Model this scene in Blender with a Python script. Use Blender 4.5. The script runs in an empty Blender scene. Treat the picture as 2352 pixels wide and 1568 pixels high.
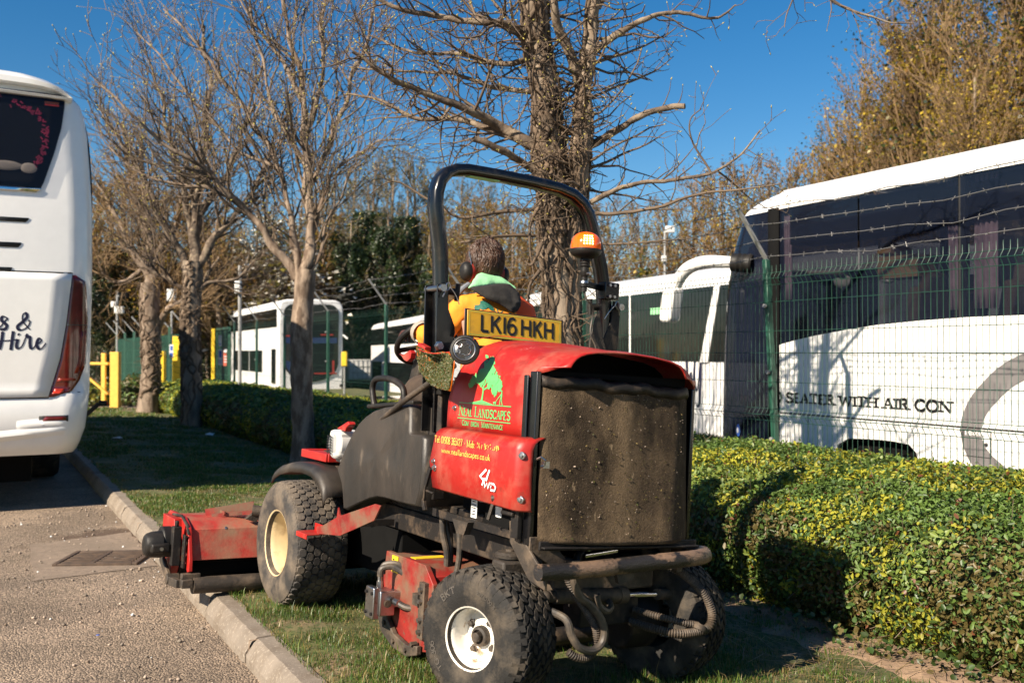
import bpy, bmesh, math, random
import numpy as np
from mathutils import Vector as V, Matrix, noise
R = math.radians
sc = bpy.context.scene
COL = sc.collection
# ---------------------------------------------------------------- camera
CAMZ, PITCH = 1.36, math.atan(26/2287)
cam = bpy.data.cameras.new('camera'); co = bpy.data.objects.new('camera', cam); COL.objects.link(co)
co.location = (0, 0, CAMZ); co.rotation_euler = (R(90)+PITCH, 0, 0)
cam.sensor_width = 36; cam.lens = 35.0; cam.clip_start = .05; cam.clip_end = 2000
cam.dof.use_dof = True; cam.dof.focus_distance = 4.6; cam.dof.aperture_fstop = 3.5
sc.camera = co
# ---------------------------------------------------------------- sky and sun
SUN_EL, SUN_AZ = R(35), (-.72, -.694)          # horizontal direction towards the sun
w = bpy.data.worlds.new('World'); sc.world = w; w.use_nodes = True
nt = w.node_tree; bg = nt.nodes['Background']
sky = nt.nodes.new('ShaderNodeTexSky'); sky.sky_type = 'NISHITA'; sky.sun_disc = False
sky.sun_elevation = SUN_EL; sky.sun_rotation = math.atan2(SUN_AZ[0], SUN_AZ[1])
sky.air_density = 1.0; sky.dust_density = .3; sky.ozone_density = 2.5; sky.altitude = 100
hs = nt.nodes.new('ShaderNodeHueSaturation'); hs.inputs['Saturation'].default_value = 1.42; hs.inputs['Value'].default_value = 1.08; nt.links.new(sky.outputs[0], hs.inputs['Color']); nt.links.new(hs.outputs[0], bg.inputs[0]); bg.inputs[1].default_value = .05
ld = bpy.data.lights.new('sun', 'SUN'); ld.energy = 5.0; ld.angle = R(.5); ld.color = (1, .87, .70)
lo = bpy.data.objects.new('sun', ld); COL.objects.link(lo)
sd = V((SUN_AZ[0]*math.cos(SUN_EL), SUN_AZ[1]*math.cos(SUN_EL), math.sin(SUN_EL)))
lo.rotation_euler = sd.to_track_quat('Z', 'Y').to_euler(); lo.location = sd*40
vs = sc.view_settings; vs.view_transform = 'Standard'; vs.look = 'None'; vs.gamma = 1; vs.exposure = 1.12
sc.cycles.max_bounces = 8; sc.cycles.diffuse_bounces = 2; sc.cycles.transparent_max_bounces = 16
random.seed(7); RNG = np.random.default_rng(7)
# ---------------------------------------------------------------- frames on site
K0, KD, KN = (-.91, 4.28), (-.474, .881), (.881, .474)      # kerb line: origin, along, towards the hedge
def K(s, t, z=0): return V((K0[0]+KN[0]*s+KD[0]*t, K0[1]+KN[1]*s+KD[1]*t, z))
def lawn_z(s): return .03-.05*max(0, min(s, 5))
def at(u, v, Y):                                             # where the sight line through a photo point reaches depth Y
    x, y = (u-1176)/2287, -(v-784)/2287; c, s = math.cos(PITCH), math.sin(PITCH)
    d = V((x, c-s*y, s+c*y)); return V((0, 0, CAMZ))+d*(Y/d.y)
def frame(o, psi, roll=0):
    a = R(psi); m = Matrix(((math.cos(a), math.sin(a), 0), (-math.sin(a), math.cos(a), 0), (0, 0, 1))).to_4x4()
    return Matrix.Translation(o) @ m @ Matrix.Rotation(R(roll), 4, 'Y')
# ---------------------------------------------------------------- materials
def mat(name, col, rough=.6, metal=0, v=.12, sc1=9, col2=None, lo=.48, hi=.62, sc2=4, bump=0, bsc=60, coat=0, spec=.5, col3=None, lo3=.55, hi3=.62, sc3=20, stretch=None, r2=None, alpha=None):
    m = bpy.data.materials.new(name); m.use_nodes = True; t = m.node_tree; N = t.nodes; L = t.links
    b = N['Principled BSDF']; b.inputs['Roughness'].default_value = rough; b.inputs['Metallic'].default_value = metal
    b.inputs['Coat Weight'].default_value = coat; b.inputs['Specular IOR Level'].default_value = spec
    tc = N.new('ShaderNodeTexCoord'); src = tc.outputs['Object']
    if stretch:
        mp = N.new('ShaderNodeMapping'); mp.inputs['Scale'].default_value = stretch; L.new(src, mp.inputs[0]); src = mp.outputs[0]
    def noi(s, d=5, r=.6):
        n = N.new('ShaderNodeTexNoise'); n.inputs['Scale'].default_value = s; n.inputs['Detail'].default_value = d; n.inputs['Roughness'].default_value = r
        L.new(src, n.inputs['Vector']); return n.outputs[0]
    def rng(i, a, b_, c, d):
        n = N.new('ShaderNodeMapRange'); L.new(i, n.inputs[0])
        for k, x in enumerate((a, b_, c, d)): n.inputs[k+1].default_value = x
        return n.outputs[0]
    def mix(f, a, b_):
        n = N.new('ShaderNodeMix'); n.data_type = 'RGBA'; L.new(f, n.inputs[0])
        for k, x in ((6, a), (7, b_)):
            if isinstance(x, tuple): n.inputs[k].default_value = (*x, 1)
            else: L.new(x, n.inputs[k])
        return n.outputs[2]
    lo_c = tuple(x*(1-v) for x in col); hi_c = tuple(min(1, x*(1+v)) for x in col)
    c = mix(rng(noi(sc1), .35, .65, 0, 1), lo_c, hi_c)
    if col2:
        f = rng(noi(sc2, 8, .65), lo, hi, 0, 1); c = mix(f, c, col2)
        if r2 is not None: L.new(rng(f, 0, 1, rough, r2), b.inputs['Roughness'])
    if col3: c = mix(rng(noi(sc3, 4, .6), lo3, hi3, 0, 1), c, col3)
    L.new(c, b.inputs['Base Color'])
    if bump:
        bn = N.new('ShaderNodeBump'); bn.inputs['Strength'].default_value = min(1, bump); bn.inputs['Distance'].default_value = .01
        L.new(noi(bsc, 4, .6), bn.inputs['Height']); L.new(bn.outputs[0], b.inputs['Normal'])
    if alpha is not None: b.inputs['Alpha'].default_value = alpha
    m['base'] = 1
    return m
def emit(name, col, st):
    m = bpy.data.materials.new(name); m.use_nodes = True; b = m.node_tree.nodes['Principled BSDF']
    b.inputs['Base Color'].default_value = (*col, 1); b.inputs['Emission Color'].default_value = (*col, 1); b.inputs['Emission Strength'].default_value = st
    return m
def glass(name, tint, alpha=.5, rough=.03):                  # tinted window: part see-through, part mirror
    m = bpy.data.materials.new(name); m.use_nodes = True; t = m.node_tree; N = t.nodes; L = t.links
    b = N['Principled BSDF']; b.inputs['Base Color'].default_value = (.010, .014, .028, 1); b.inputs['Roughness'].default_value = rough  # blue in the base colour stands in for reflected sky
    tr = N.new('ShaderNodeBsdfTransparent'); tr.inputs[0].default_value = (*tint, 1)
    mx = N.new('ShaderNodeMixShader'); mx.inputs[0].default_value = alpha
    L.new(tr.outputs[0], mx.inputs[1]); L.new(b.outputs[0], mx.inputs[2]); L.new(mx.outputs[0], N['Material Output'].inputs[0])
    return m
MT = {}
def P(k, *a, **q): MT[k] = mat(k, *a, **q)
P('black_paint', (.004, .004, .005), .26, v=.3, col2=(.022, .019, .016), lo=.55, hi=.75, sc2=12, coat=.2)
P('black_plastic', (.012, .011, .010), .5, spec=.3, col2=(.06, .048, .036), lo=.5, hi=.8, sc2=3.5, bump=.15, bsc=150)
P('fender_plastic', (.020, .018, .016), .40, v=.2, col2=(.052, .04, .03), lo=.44, hi=.74, sc2=3.0, bump=.12, bsc=120, col3=(.10, .08, .06), lo3=.6, hi3=.72, sc3=11, stretch=(1, 1, .45), r2=.65)
P('dark_steel', (.014, .012, .011), .6, spec=.3, col2=(.085, .06, .04), lo=.5, hi=.68, sc2=9, bump=.2, bsc=90)
P('dirty_steel', (.032, .025, .019), .65, col2=(.115, .083, .056), lo=.45, hi=.65, sc2=8, bump=.3, bsc=80)
P('red_paint', (.35, .012, .008), .44, v=.12, sc1=3, col2=(.34, .115, .072), lo=.48, hi=.76, sc2=4.5, coat=.06, r2=.65, col3=(.25, .022, .014), lo3=.62, hi3=.7, sc3=14, bump=.03, bsc=40)
P('red_dusty', (.21, .013, .009), .55, v=.25, col2=(.16, .088, .054), lo=.44, hi=.62, sc2=5, col3=(.12, .05, .03), lo3=.64, hi3=.72, sc3=16, bump=.1, bsc=70)
P('red_mud', (.34, .022, .015), .6, v=.2, col2=(.25, .14, .085), lo=.42, hi=.66, sc2=4, bump=.15, bsc=60, stretch=(1, 1, 1))
P('steel', (.42, .42, .42), .32, 1, col2=(.25, .2, .15), lo=.55, hi=.7, sc2=30)
P('chrome', (.8, .8, .82), .12, 1, v=.03)
P('rubber', (.017, .016, .015), .75, spec=.3, v=.25, col2=(.085, .068, .05), lo=.46, hi=.66, sc2=7, bump=.25, bsc=120)
P('rubber_dusty', (.03, .027, .025), .8, v=.25, col2=(.14, .11, .08), lo=.42, hi=.62, sc2=6, bump=.25, bsc=120)
P('rubber_letter', (.07, .06, .05), .7)
P('cream_rim', (.60, .47, .27), .4, v=.1, col2=(.36, .26, .15), lo=.5, hi=.66, sc2=9, coat=.1)
P('white_rim', (.78, .74, .66), .45, v=.06, col2=(.35, .25, .16), lo=.57, hi=.66, sc2=14)
P('hose', (.035, .031, .028), .5, v=.2, col2=(.13, .1, .07), lo=.42, hi=.66, sc2=12)
P('screen', (.050, .035, .022), .92, v=.5, sc1=5, col2=(.19, .133, .079), lo=.43, hi=.66, sc2=3.4, bump=1, bsc=240, col3=(.25, .18, .11), lo3=.66, hi3=.72, sc3=30, stretch=(1, 1, .5), spec=.2)
P('yellow', (.75, .50, .02), .5)
P('plate_yellow', (.66, .36, .015), .35, v=.06, col2=(.5, .27, .03), lo=.5, hi=.7, sc2=20)
P('ink', (.008, .008, .008), .5)
P('green_decal', (.10, .42, .13), .5, v=.06)
P('gold_decal', (.62, .42, .08), .5, v=.1)
P('white_decal', (.85, .85, .83), .5)
P('label_white', (.7, .7, .68), .5)
P('amber_dark', (.5, .1, .0), .3)
P('orange_cloth', (.86, .27, .015), .8, v=.12, col2=(.55, .14, .02), lo=.62, hi=.8, sc2=8, bump=.35, bsc=18)
P('redorange_cloth', (.75, .08, .012), .8, v=.15, bump=.35, bsc=18)
P('black_cloth', (.02, .018, .016), .9, v=.3, bump=.5, bsc=30)
P('grey_cloth', (.15, .16, .18), .9)
P('mint_cloth', (.28, .62, .32), .85, v=.12, bump=.5, bsc=25)
P('reflective', (.33, .28, .23), .6)
P('brown_cloth', (.055, .036, .024), .9, v=.3, bump=.5, bsc=40)
P('teal_print', (.012, .12, .085), .7)
P('skin', (.42, .22, .15), .55)
P('hair', (.050, .023, .012), .42, v=.5, sc1=30, bump=1, bsc=55, stretch=(1, 1, .35))
P('glove', (.06, .02, .016), .7, v=.4)
P('kerb', (.205, .17, .134), .85, v=.14, sc1=3, col2=(.155, .122, .09), lo=.45, hi=.65, sc2=5, col3=(.31, .265, .21), lo3=.55, hi3=.7, sc3=60, bump=.4, bsc=130)
P('soil', (.30, .20, .125), .95, v=.25, sc1=4, col2=(.19, .125, .08), lo=.45, hi=.6, sc2=9, bump=.7, bsc=50)
P('lawn', (.085, .09, .026), .95, v=.3, sc1=14, col2=(.22, .155, .09), lo=.50, hi=.64, sc2=2.3, col3=(.05, .07, .016), lo3=.5, hi3=.6, sc3=30, bump=.6, bsc=90)
P('yard', (.10, .09, .08), .9, v=.15, bump=.4, bsc=50)
P('far_ground', (.09, .085, .045), .95, v=.3, sc1=.5)
P('iron', (.075, .047, .03), .75, v=.3, col2=(.04, .026, .018), lo=.5, hi=.65, sc2=14, bump=.3, bsc=80)
P('patch', (.225, .17, .125), .95, v=.2, sc1=30, bump=.8, bsc=140, col2=(.19, .145, .105), lo=.45, hi=.65, sc2=3)
P('dark_stain', (.11, .068, .043), .98, v=.3, sc1=10, bump=.9, bsc=70, col2=(.25, .18, .125), lo=.56, hi=.66, sc2=16)
P('pebble', (.33, .26, .20), .9, v=.5, sc1=3)
P('bark', (.20, .15, .105), .9, v=.3, sc1=6, col2=(.28, .22, .16), lo=.46, hi=.62, sc2=5, bump=1, bsc=22, stretch=(1, 1, .3))
P('bark_pale', (.25, .19, .14), .9, v=.3, sc1=7, col2=(.12, .082, .056), lo=.45, hi=.58, sc2=11, bump=1, bsc=26, stretch=(1, 1, .35))
P('twig', (.115, .08, .052), .8, v=.3, sc1=3)
P('twig_pale', (.135, .098, .066), .8, v=.3, sc1=3)
P('twig_tan', (.19, .122, .06), .85, v=.35, sc1=.8)
P('twig_grey', (.15, .125, .085), .85, v=.3, sc1=.7)
P('bark_limb', (.125, .09, .063), .9, v=.4, sc1=9, col2=(.23, .18, .125), lo=.48, hi=.62, sc2=9, bump=1, bsc=30)
P('vine', (.105, .072, .046), .85, v=.4, sc1=8, bump=.8, bsc=60)
P('bud', (.36, .30, .06), .6)
P('pearl', (.86, .85, .82), .22, v=.02, coat=.6, spec=.5)
P('coach_white', (.76, .75, .72), .3, v=.03, coat=.4)
P('bus_white', (.72, .72, .71), .4, v=.04)
P('seam', (.02, .02, .02), .6)
P('navy', (.012, .012, .04), .4)
P('swoosh', (.16, .15, .15), .4)
P('curtain', (.55, .40, .46), .9, v=.2)
P('cardboard', (.42, .27, .14), .8)
P('seat_fabric', (.15, .10, .075), .9)
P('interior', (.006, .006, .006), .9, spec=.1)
P('grey_plastic', (.28, .27, .25), .6)
P('galv', (.34, .34, .33), .5, .3, v=.1)
P('fence_green', (.012, .055, .035), .5, v=.15)
P('fence_post', (.014, .07, .045), .45, v=.2)
P('yellow_wood', (.78, .46, .07), .6, v=.1, bump=.2, bsc=30)
P('yellow_paint', (.74, .50, .02), .5, v=.06)
P('sign_white', (.7, .7, .7), .5)
P('sign_red', (.45, .10, .06), .5)
P('sign_blue', (.03, .1, .4), .5)
P('blue_trim', (.012, .028, .09), .5)
P('red_rail', (.28, .02, .015), .5)
P('lens_red', (.115, .008, .006), .12, v=.3, sc1=8, coat=.6)
P('lens_bright', (.42, .03, .012), .25)
P('tank_white', (.6, .6, .58), .5)
P('petal', (.72, .68, .58), .8)
def leafmat(k, col, v=.25, trans=.35, rough=.45):
    m = mat(k, col, rough, v=v, sc1=2.5); t = m.node_tree; b = t.nodes['Principled BSDF']
    tl = t.nodes.new('ShaderNodeBsdfTranslucent'); mx = t.nodes.new('ShaderNodeMixShader'); mx.inputs[0].default_value = trans
    src = b.inputs['Base Color'].links[0].from_socket
    t.links.new(src, tl.inputs[0]); t.links.new(b.outputs[0], mx.inputs[1]); t.links.new(tl.outputs[0], mx.inputs[2])
    t.links.new(mx.outputs[0], t.nodes['Material Output'].inputs[0]); MT[k] = m
leafmat('leaf_green', (.10, .165, .03), trans=.25, rough=.55); leafmat('leaf_dark', (.045, .085, .02), rough=.45, trans=.2); leafmat('leaf_yellow', (.33, .32, .028), trans=.3, rough=.55)
leafmat('leaf_red', (.16, .06, .025)); leafmat('leaf_olive', (.14, .11, .035)); leafmat('leaf_pale', (.19, .25, .05))
leafmat('ivy_leaf', (.018, .036, .010), rough=.4); leafmat('ivy_mid', (.04, .065, .014)); leafmat('leaf_gold', (.42, .30, .03)); leafmat('leaf_brown', (.25, .14, .04)); leafmat('leaf_moss', (.20, .175, .035))
leafmat('blade_a', (.055, .12, .016)); leafmat('blade_b', (.12, .17, .026)); leafmat('blade_c', (.25, .185, .07)); leafmat('clipping', (.085, .09, .022))
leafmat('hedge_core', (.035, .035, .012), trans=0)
MT['glass'] = glass('glass', (.50, .50, .52), .50); MT['glass_dark'] = glass('glass_dark', (.32, .33, .36), .68); P('bus_glass', (.008, .009, .010), .06, v=.1); P('wire', (.17, .165, .16), .5, .4); MT['glass_black'] = glass('glass_black', (.04, .04, .05), .9)
# ---------------------------------------------------------------- mesh builder
class B:
    def __init__(s): s.v = []; s.f = []; s.m = []
    def add(s, vs_, fs, mi=0):
        o = len(s.v); s.v += [tuple(x) for x in vs_]; s.f += [tuple(i+o for i in f) for f in fs]; s.m += [mi]*len(fs); return s
    def box(s, c, d, rot=None, mi=0):
        q = [V((x*d[0]/2, y*d[1]/2, z*d[2]/2)) for z in (-1, 1) for y in (-1, 1) for x in (-1, 1)]
        if rot is not None:
            m = rot if isinstance(rot, Matrix) else Matrix.Rotation(rot[2], 3, 'Z') @ Matrix.Rotation(rot[1], 3, 'Y') @ Matrix.Rotation(rot[0], 3, 'X')
            q = [m @ x for x in q]
        c = V(c)
        return s.add([x+c for x in q], [(0, 2, 3, 1), (4, 5, 7, 6), (0, 1, 5, 4), (2, 6, 7, 3), (0, 4, 6, 2), (1, 3, 7, 5)], mi)
    def bar(s, a, b, w_, h, mi=0, up=(0, 0, 1)):             # a rectangular bar from a to b
        a, b = V(a), V(b); d = b-a; z = d.normalized(); x = V(up).cross(z)
        if x.length < 1e-4: x = V((1, 0, 0)).cross(z)
        x.normalize(); y = z.cross(x)
        return s.box((a+b)/2, (w_, h, d.length), Matrix((x, y, z)).transposed(), mi)
    def prism(s, poly, ax, a, b, mi=0):                      # a polygon in the other two axes, drawn out along ax from a to b
        n = len(poly)
        def pt(p, q): return {0: (q, p[0], p[1]), 1: (p[0], q, p[1]), 2: (p[0], p[1], q)}[ax]
        return s.add([pt(p, a) for p in poly]+[pt(p, b) for p in poly], [tuple(range(n))[::-1], tuple(range(n, 2*n))]+[(i, (i+1) % n, n+(i+1) % n, n+i) for i in range(n)], mi)
    def tube(s, pts, r, n=10, mi=0, caps=True, closed=False, sq=None):
        pts = [V(p) for p in pts]; k = len(pts); rr = r if isinstance(r, (list, tuple)) else [r]*k
        vs_ = []; x = None
        for i, p in enumerate(pts):
            if closed: t = pts[(i+1) % k]-pts[i-1]
            else: t = pts[min(i+1, k-1)]-pts[max(i-1, 0)]
            t.normalize()
            if x is None:
                x = V((0, 0, 1)).cross(t) if abs(t.z) < .95 else V((1, 0, 0)).cross(t)
            x = (x-t*x.dot(t)).normalized(); y = t.cross(x)
            for j in range(n):
                a = 2*math.pi*j/n+(math.pi/n if sq else 0)
                cx, cy = math.cos(a), math.sin(a)
                if sq: cx, cy = cx*sq[0], cy*sq[1]
                vs_.append(p+(x*cx+y*cy)*rr[i])
        fs = [(i*n+j, i*n+(j+1) % n, (i+1)*n+(j+1) % n, (i+1)*n+j) for i in range(k-1) for j in range(n)]
        if closed: fs += [((k-1)*n+j, (k-1)*n+(j+1) % n, (j+1) % n, j) for j in range(n)]
        elif caps: fs += [tuple(range(n))[::-1], tuple(range((k-1)*n, k*n))]
        return s.add(vs_, fs, mi)
    def cyl(s, a, b, r, n=16, mi=0): return s.tube([a, b], r, n, mi)
    def lathe(s, prof, c, ax, n=32, mi=0, closed=False):     # prof: (radius, along axis)
        ax = V(ax).normalized(); x = V((0, 0, 1)).cross(ax)
        if x.length < 1e-3: x = V((1, 0, 0))
        x.normalize(); y = ax.cross(x); c = V(c); k = len(prof)
        vs_ = [c+ax*h+(x*math.cos(2*math.pi*j/n)+y*math.sin(2*math.pi*j/n))*r for r, h in prof for j in range(n)]
        fs = [(i*n+j, i*n+(j+1) % n, (i+1)*n+(j+1) % n, (i+1)*n+j) for i in range(k-1) for j in range(n)]
        if closed: fs += [((k-1)*n+j, (k-1)*n+(j+1) % n, (j+1) % n, j) for j in range(n)]
        return s.add(vs_, fs, mi)
    def ball(s, c, r, n=12, mi=0, sx=(1, 1, 1), z0=-1, z1=1):
        c = V(c); k = max(6, n//2); vs_ = []
        for i in range(k+1):
            zz = z0+(z1-z0)*i/k; zz = max(-1, min(1, zz)); a = math.asin(zz) if (z0, z1) != (-1, 1) else -math.pi/2+math.pi*i/k
            for j in range(n): vs_.append(c+V((math.cos(a)*math.cos(2*math.pi*j/n)*sx[0], math.cos(a)*math.sin(2*math.pi*j/n)*sx[1], math.sin(a)*sx[2]))*r)
        return s.add(vs_, [(i*n+j, i*n+(j+1) % n, (i+1)*n+(j+1) % n, (i+1)*n+j) for i in range(k) for j in range(n)], mi)
    def grid(s, rows, mi=0, closed=False):                   # rows of points joined into a sheet
        n = len(rows[0]); vs_ = [p for r_ in rows for p in r_]
        m_ = n if closed else n-1
        return s.add(vs_, [(i*n+j, i*n+(j+1) % n, (i+1)*n+(j+1) % n, (i+1)*n+j) for i in range(len(rows)-1) for j in range(m_)], mi)
    def build(s, name, mats, parent=None, bevel=0, smooth=35, solid=0, sub=0, weld=False, seg=2):
        if isinstance(mats, str): mats = [mats]
        me = bpy.data.meshes.new(name); me.from_pydata(s.v, [], s.f)
        for m_ in mats: me.materials.append(MT[m_])
        me.polygons.foreach_set('material_index', s.m)
        bm = bmesh.new(); bm.from_mesh(me)
        if weld: bmesh.ops.remove_doubles(bm, verts=bm.verts, dist=1e-4)
        bmesh.ops.recalc_face_normals(bm, faces=bm.faces); bm.to_mesh(me); bm.free()
        if smooth:
            me.polygons.foreach_set('use_smooth', [True]*len(me.polygons)); me.set_sharp_from_angle(angle=R(smooth))
        o = bpy.data.objects.new(name, me); COL.objects.link(o)
        if parent: o.parent = parent
        if solid: q = o.modifiers.new('solid', 'SOLIDIFY'); q.thickness = solid; q.offset = 0
        if bevel: q = o.modifiers.new('bevel', 'BEVEL'); q.width = bevel; q.segments = seg; q.limit_method = 'ANGLE'; q.angle_limit = R(40); q.harden_normals = False
        if sub: q = o.modifiers.new('sub', 'SUBSURF'); q.levels = sub; q.render_levels = sub
        return o
def np_obj(name, Vs, Fs, mats, parent=None, mi=None, smooth=True):   # fast meshes of one face size
    Vs = np.asarray(Vs, np.float32); Fs = np.asarray(Fs, np.int32); n, k = Fs.shape
    me = bpy.data.meshes.new(name); me.vertices.add(len(Vs)); me.vertices.foreach_set('co', Vs.ravel())
    me.loops.add(n*k); me.loops.foreach_set('vertex_index', Fs.ravel()); me.polygons.add(n)
    me.polygons.foreach_set('loop_start', np.arange(n, dtype=np.int32)*k)
    for m_ in ([mats] if isinstance(mats, str) else mats): me.materials.append(MT[m_])
    if mi is not None: me.polygons.foreach_set('material_index', np.asarray(mi, np.int32))
    if smooth: me.polygons.foreach_set('use_smooth', np.ones(n, bool))
    me.update(calc_edges=True)
    o = bpy.data.objects.new(name, me); COL.objects.link(o)
    if parent: o.parent = parent
    return o
def tag(o, label=None, cat=None, group=None, kind=None):
    if label: o['label'] = label
    if cat: o['category'] = cat
    if group: o['group'] = group
    if kind: o['kind'] = kind
    return o
def thing(name, label, cat, mtx=None, group=None):
    o = bpy.data.objects.new(name, None); COL.objects.link(o); o.empty_display_size = .2
    if mtx is not None: o.matrix_world = mtx
    return tag(o, label, cat, group)
def arc(cx, cy, r, a0, a1, n, ry=None):
    return [(cx+r*math.cos(R(a0+(a1-a0)*i/n)), cy+(ry or r)*math.sin(R(a0+(a1-a0)*i/n))) for i in range(n+1)]
def spline(pts, n=8):                                        # smooth curve through the points
    pts = [V(p) for p in pts]; out = []
    for i in range(len(pts)-1):
        a, b, c, d = pts[max(i-1, 0)], pts[i], pts[i+1], pts[min(i+2, len(pts)-1)]
        for j in range(n):
            t = j/n; out.append(.5*((2*b)+(c-a)*t+(2*a-5*b+4*c-d)*t*t+(3*b-3*c+d-a)*t**3))
    return out+[pts[-1]]
# ---------------------------------------------------------------- lettering drawn with pen strokes
def _c(s): return [tuple(float(x) for x in q.split(',')) for q in s.split()]
_S = '.58,.80 .50,.94 .34,1 .18,.94 .1,.80 .14,.64 .30,.54 .46,.46 .58,.34 .6,.2 .5,.06 .32,0 .14,.05 .06,.2'
_C = '.68,.78 .58,.94 .42,1 .22,.92 .1,.72 .06,.5 .1,.28 .22,.08 .42,0 .58,.06 .7,.22'
_O = '.4,1 .2,.92 .09,.72 .06,.5 .09,.28 .2,.08 .4,0 .6,.08 .71,.28 .74,.5 .71,.72 .6,.92 .4,1'
_0 = '.3,1 .15,.92 .07,.72 .05,.5 .07,.28 .15,.08 .3,0 .45,.08 .53,.28 .55,.5 .53,.72 .45,.92 .3,1'
GL = {'X': (.74, 'k.1,1 .64,0;n.62,1 .1,0'), 'N': (.86, 'n.12,0 .12,1;k.12,1 .72,0;n.72,0 .72,1;s.12,0;s.12,1;s.72,1'), 'E': (.62, 'k.14,0 .14,1;n.14,1 .54,1;n.14,.52 .44,.52;n.14,0 .56,0;s.14,0;s.14,1'),
 'A': (.78, 'n.08,0 .36,1;k.36,1 .68,0;n.2,.36 .54,.36;s.08,0;s.68,0'), 'L': (.6, 'k.14,0 .14,1;n.14,.03 .54,.03;s.14,0;s.14,1'),
 'D': (.78, 'k.14,0 .14,1;n.14,1 .36,1;n.14,0 .36,0;k.36,1 .54,.92 .64,.74 .67,.5 .64,.26 .54,.08 .36,0;s.14,0;s.14,1'), 'S': (.66, 'k'+_S), 'C': (.76, 'k'+_C), 'O': (.8, 'k'+_O), '0': (.6, 'k'+_0),
 'P': (.64, 'k.14,0 .14,1;n.14,1 .38,1;k.38,1 .52,.92 .56,.76 .52,.58 .38,.5;n.38,.5 .14,.5;s.14,0;s.14,1'), 'R': (.74, 'k.14,0 .14,1;n.14,1 .38,1;k.38,1 .52,.92 .56,.76 .52,.6 .38,.52;n.38,.52 .14,.52;k.36,.52 .64,0;s.14,0;s.14,1;s.64,0'),
 'M': (1.0, 'n.12,0 .12,1;k.12,1 .48,0;n.48,0 .84,1;k.84,1 .84,0;s.12,0;s.12,1;s.84,0;s.84,1'), 'I': (.3, 'k.15,0 .15,1;s.15,0;s.15,1'), 'T': (.72, 'k.36,0 .36,1;n.06,1 .66,1;n.06,1 .06,.8;n.66,1 .66,.8;s.36,0'),
 'W': (1.06, 'k.06,1 .28,0;n.28,0 .52,.92;k.52,.92 .74,0;n.74,0 .98,1;s.06,1;s.98,1'), 'H': (.84, 'k.14,0 .14,1;k.7,0 .7,1;n.14,.52 .7,.52;s.14,0;s.14,1;s.7,0;s.7,1'), 'K': (.76, 'k.14,0 .14,1;n.14,.4 .62,1;k.3,.6 .66,0;s.14,0;s.14,1;s.66,0;s.62,1'),
 '1': (.4, 'k.2,0 .2,1;n.2,1 .06,.84'), '6': (.62, 'k.5,.9 .36,1 .2,.94 .1,.74 .06,.44 .1,.14 .24,0 .4,.02 .53,.16 .55,.34 .48,.52 .34,.6 .18,.54 .08,.38'), '9': (.62, 'k.1,.1 .24,0 .4,.06 .5,.26 .54,.56 .5,.86 .36,1 .2,.98 .07,.84 .05,.66 .12,.48 .26,.4 .42,.46 .52,.62'),
 '8': (.62, 'k.3,1 .16,.94 .1,.78 .16,.62 .3,.54 .46,.42 .54,.26 .46,.06 .3,0 .14,.06 .06,.26 .14,.42 .3,.54 .44,.62 .5,.78 .44,.94 .3,1'), '3': (.58, 'k.08,.86 .2,1 .36,.98 .46,.84 .42,.64 .26,.54 .42,.48 .52,.3 .46,.08 .3,0 .14,.03 .05,.16'),
 '5': (.58, 'n.5,1 .14,1;n.14,1 .1,.56;k.1,.56 .28,.62 .46,.5 .53,.3 .46,.1 .28,0 .12,.03 .05,.14'), '2': (.58, 'k.07,.76 .12,.92 .28,1 .44,.92 .48,.74 .38,.5 .07,.04;n.07,.03 .54,.03'), '7': (.56, 'n.06,1 .52,1;k.52,1 .24,0'), '4': (.6, 'n.42,0 .42,1;k.42,1 .05,.3;n.05,.3 .58,.3'),
 'G': (.8, 'k'+_C+';k.7,.22 .7,.45;n.5,.46 .74,.46'), 'B': (.66, 'k.14,0 .14,1;n.14,1 .36,1 .48,.9 .5,.74 .44,.58 .14,.54;k.4,.54 .54,.44 .57,.26 .5,.08 .36,0 .14,0'), '-': (.4, 'n.06,.42 .34,.42'), '.': (.24, 'k.12,0 .12,.1'), ':': (.24, 'k.12,0 .12,.1;k.12,.45 .12,.55'),
 'e': (.5, 'k.07,.32 .42,.34 .40,.5 .26,.58 .12,.5 .06,.28 .12,.07 .27,0 .42,.1'), 'l': (.26, 'k.13,0 .13,1'), 'o': (.54, 'k.27,.58 .13,.5 .07,.3 .13,.07 .27,0 .41,.07 .47,.3 .41,.5 .27,.58'), 'b': (.54, 'k.1,0 .1,1;k.1,.45 .25,.58 .41,.5 .46,.3 .4,.07 .25,0 .1,.1'), 'w': (.76, 'k.05,.58 .2,0;n.2,0 .37,.54;k.37,.54 .53,0;n.53,0 .69,.58'),
 'n': (.56, 'k.1,0 .1,.58;n.1,.45 .27,.58;k.27,.58 .4,.5 .43,.35 .43,0'), 'a': (.5, 'n.08,.48 .2,.58 .34,.54;k.36,.5 .38,0;k.38,.32 .14,.27 .06,.13 .15,0 .26,.02 .38,.14'), 'd': (.54, 'k.44,0 .44,1;k.44,.45 .29,.58 .13,.5 .07,.28 .13,.07 .28,0 .44,.1'), 's': (.44, 'k.36,.5 .22,.58 .1,.48 .14,.36 .30,.24 .36,.12 .24,0 .06,.08'), 'c': (.48, 'k.42,.48 .27,.58 .13,.5 .07,.28 .13,.07 .28,0 .43,.1'),
 'p': (.54, 'k.1,-.3 .1,.58;k.1,.45 .25,.58 .41,.5 .46,.3 .4,.07 .25,0 .1,.1'), 'u': (.56, 'k.1,.58 .1,.18 .16,.03 .28,0;n.28,0 .43,.14;k.43,0 .43,.58'), 'k': (.54, 'k.1,0 .1,1;n.1,.22 .42,.58;k.2,.36 .46,0'), ' ': (.34, '')}
_lz = [0]
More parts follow.
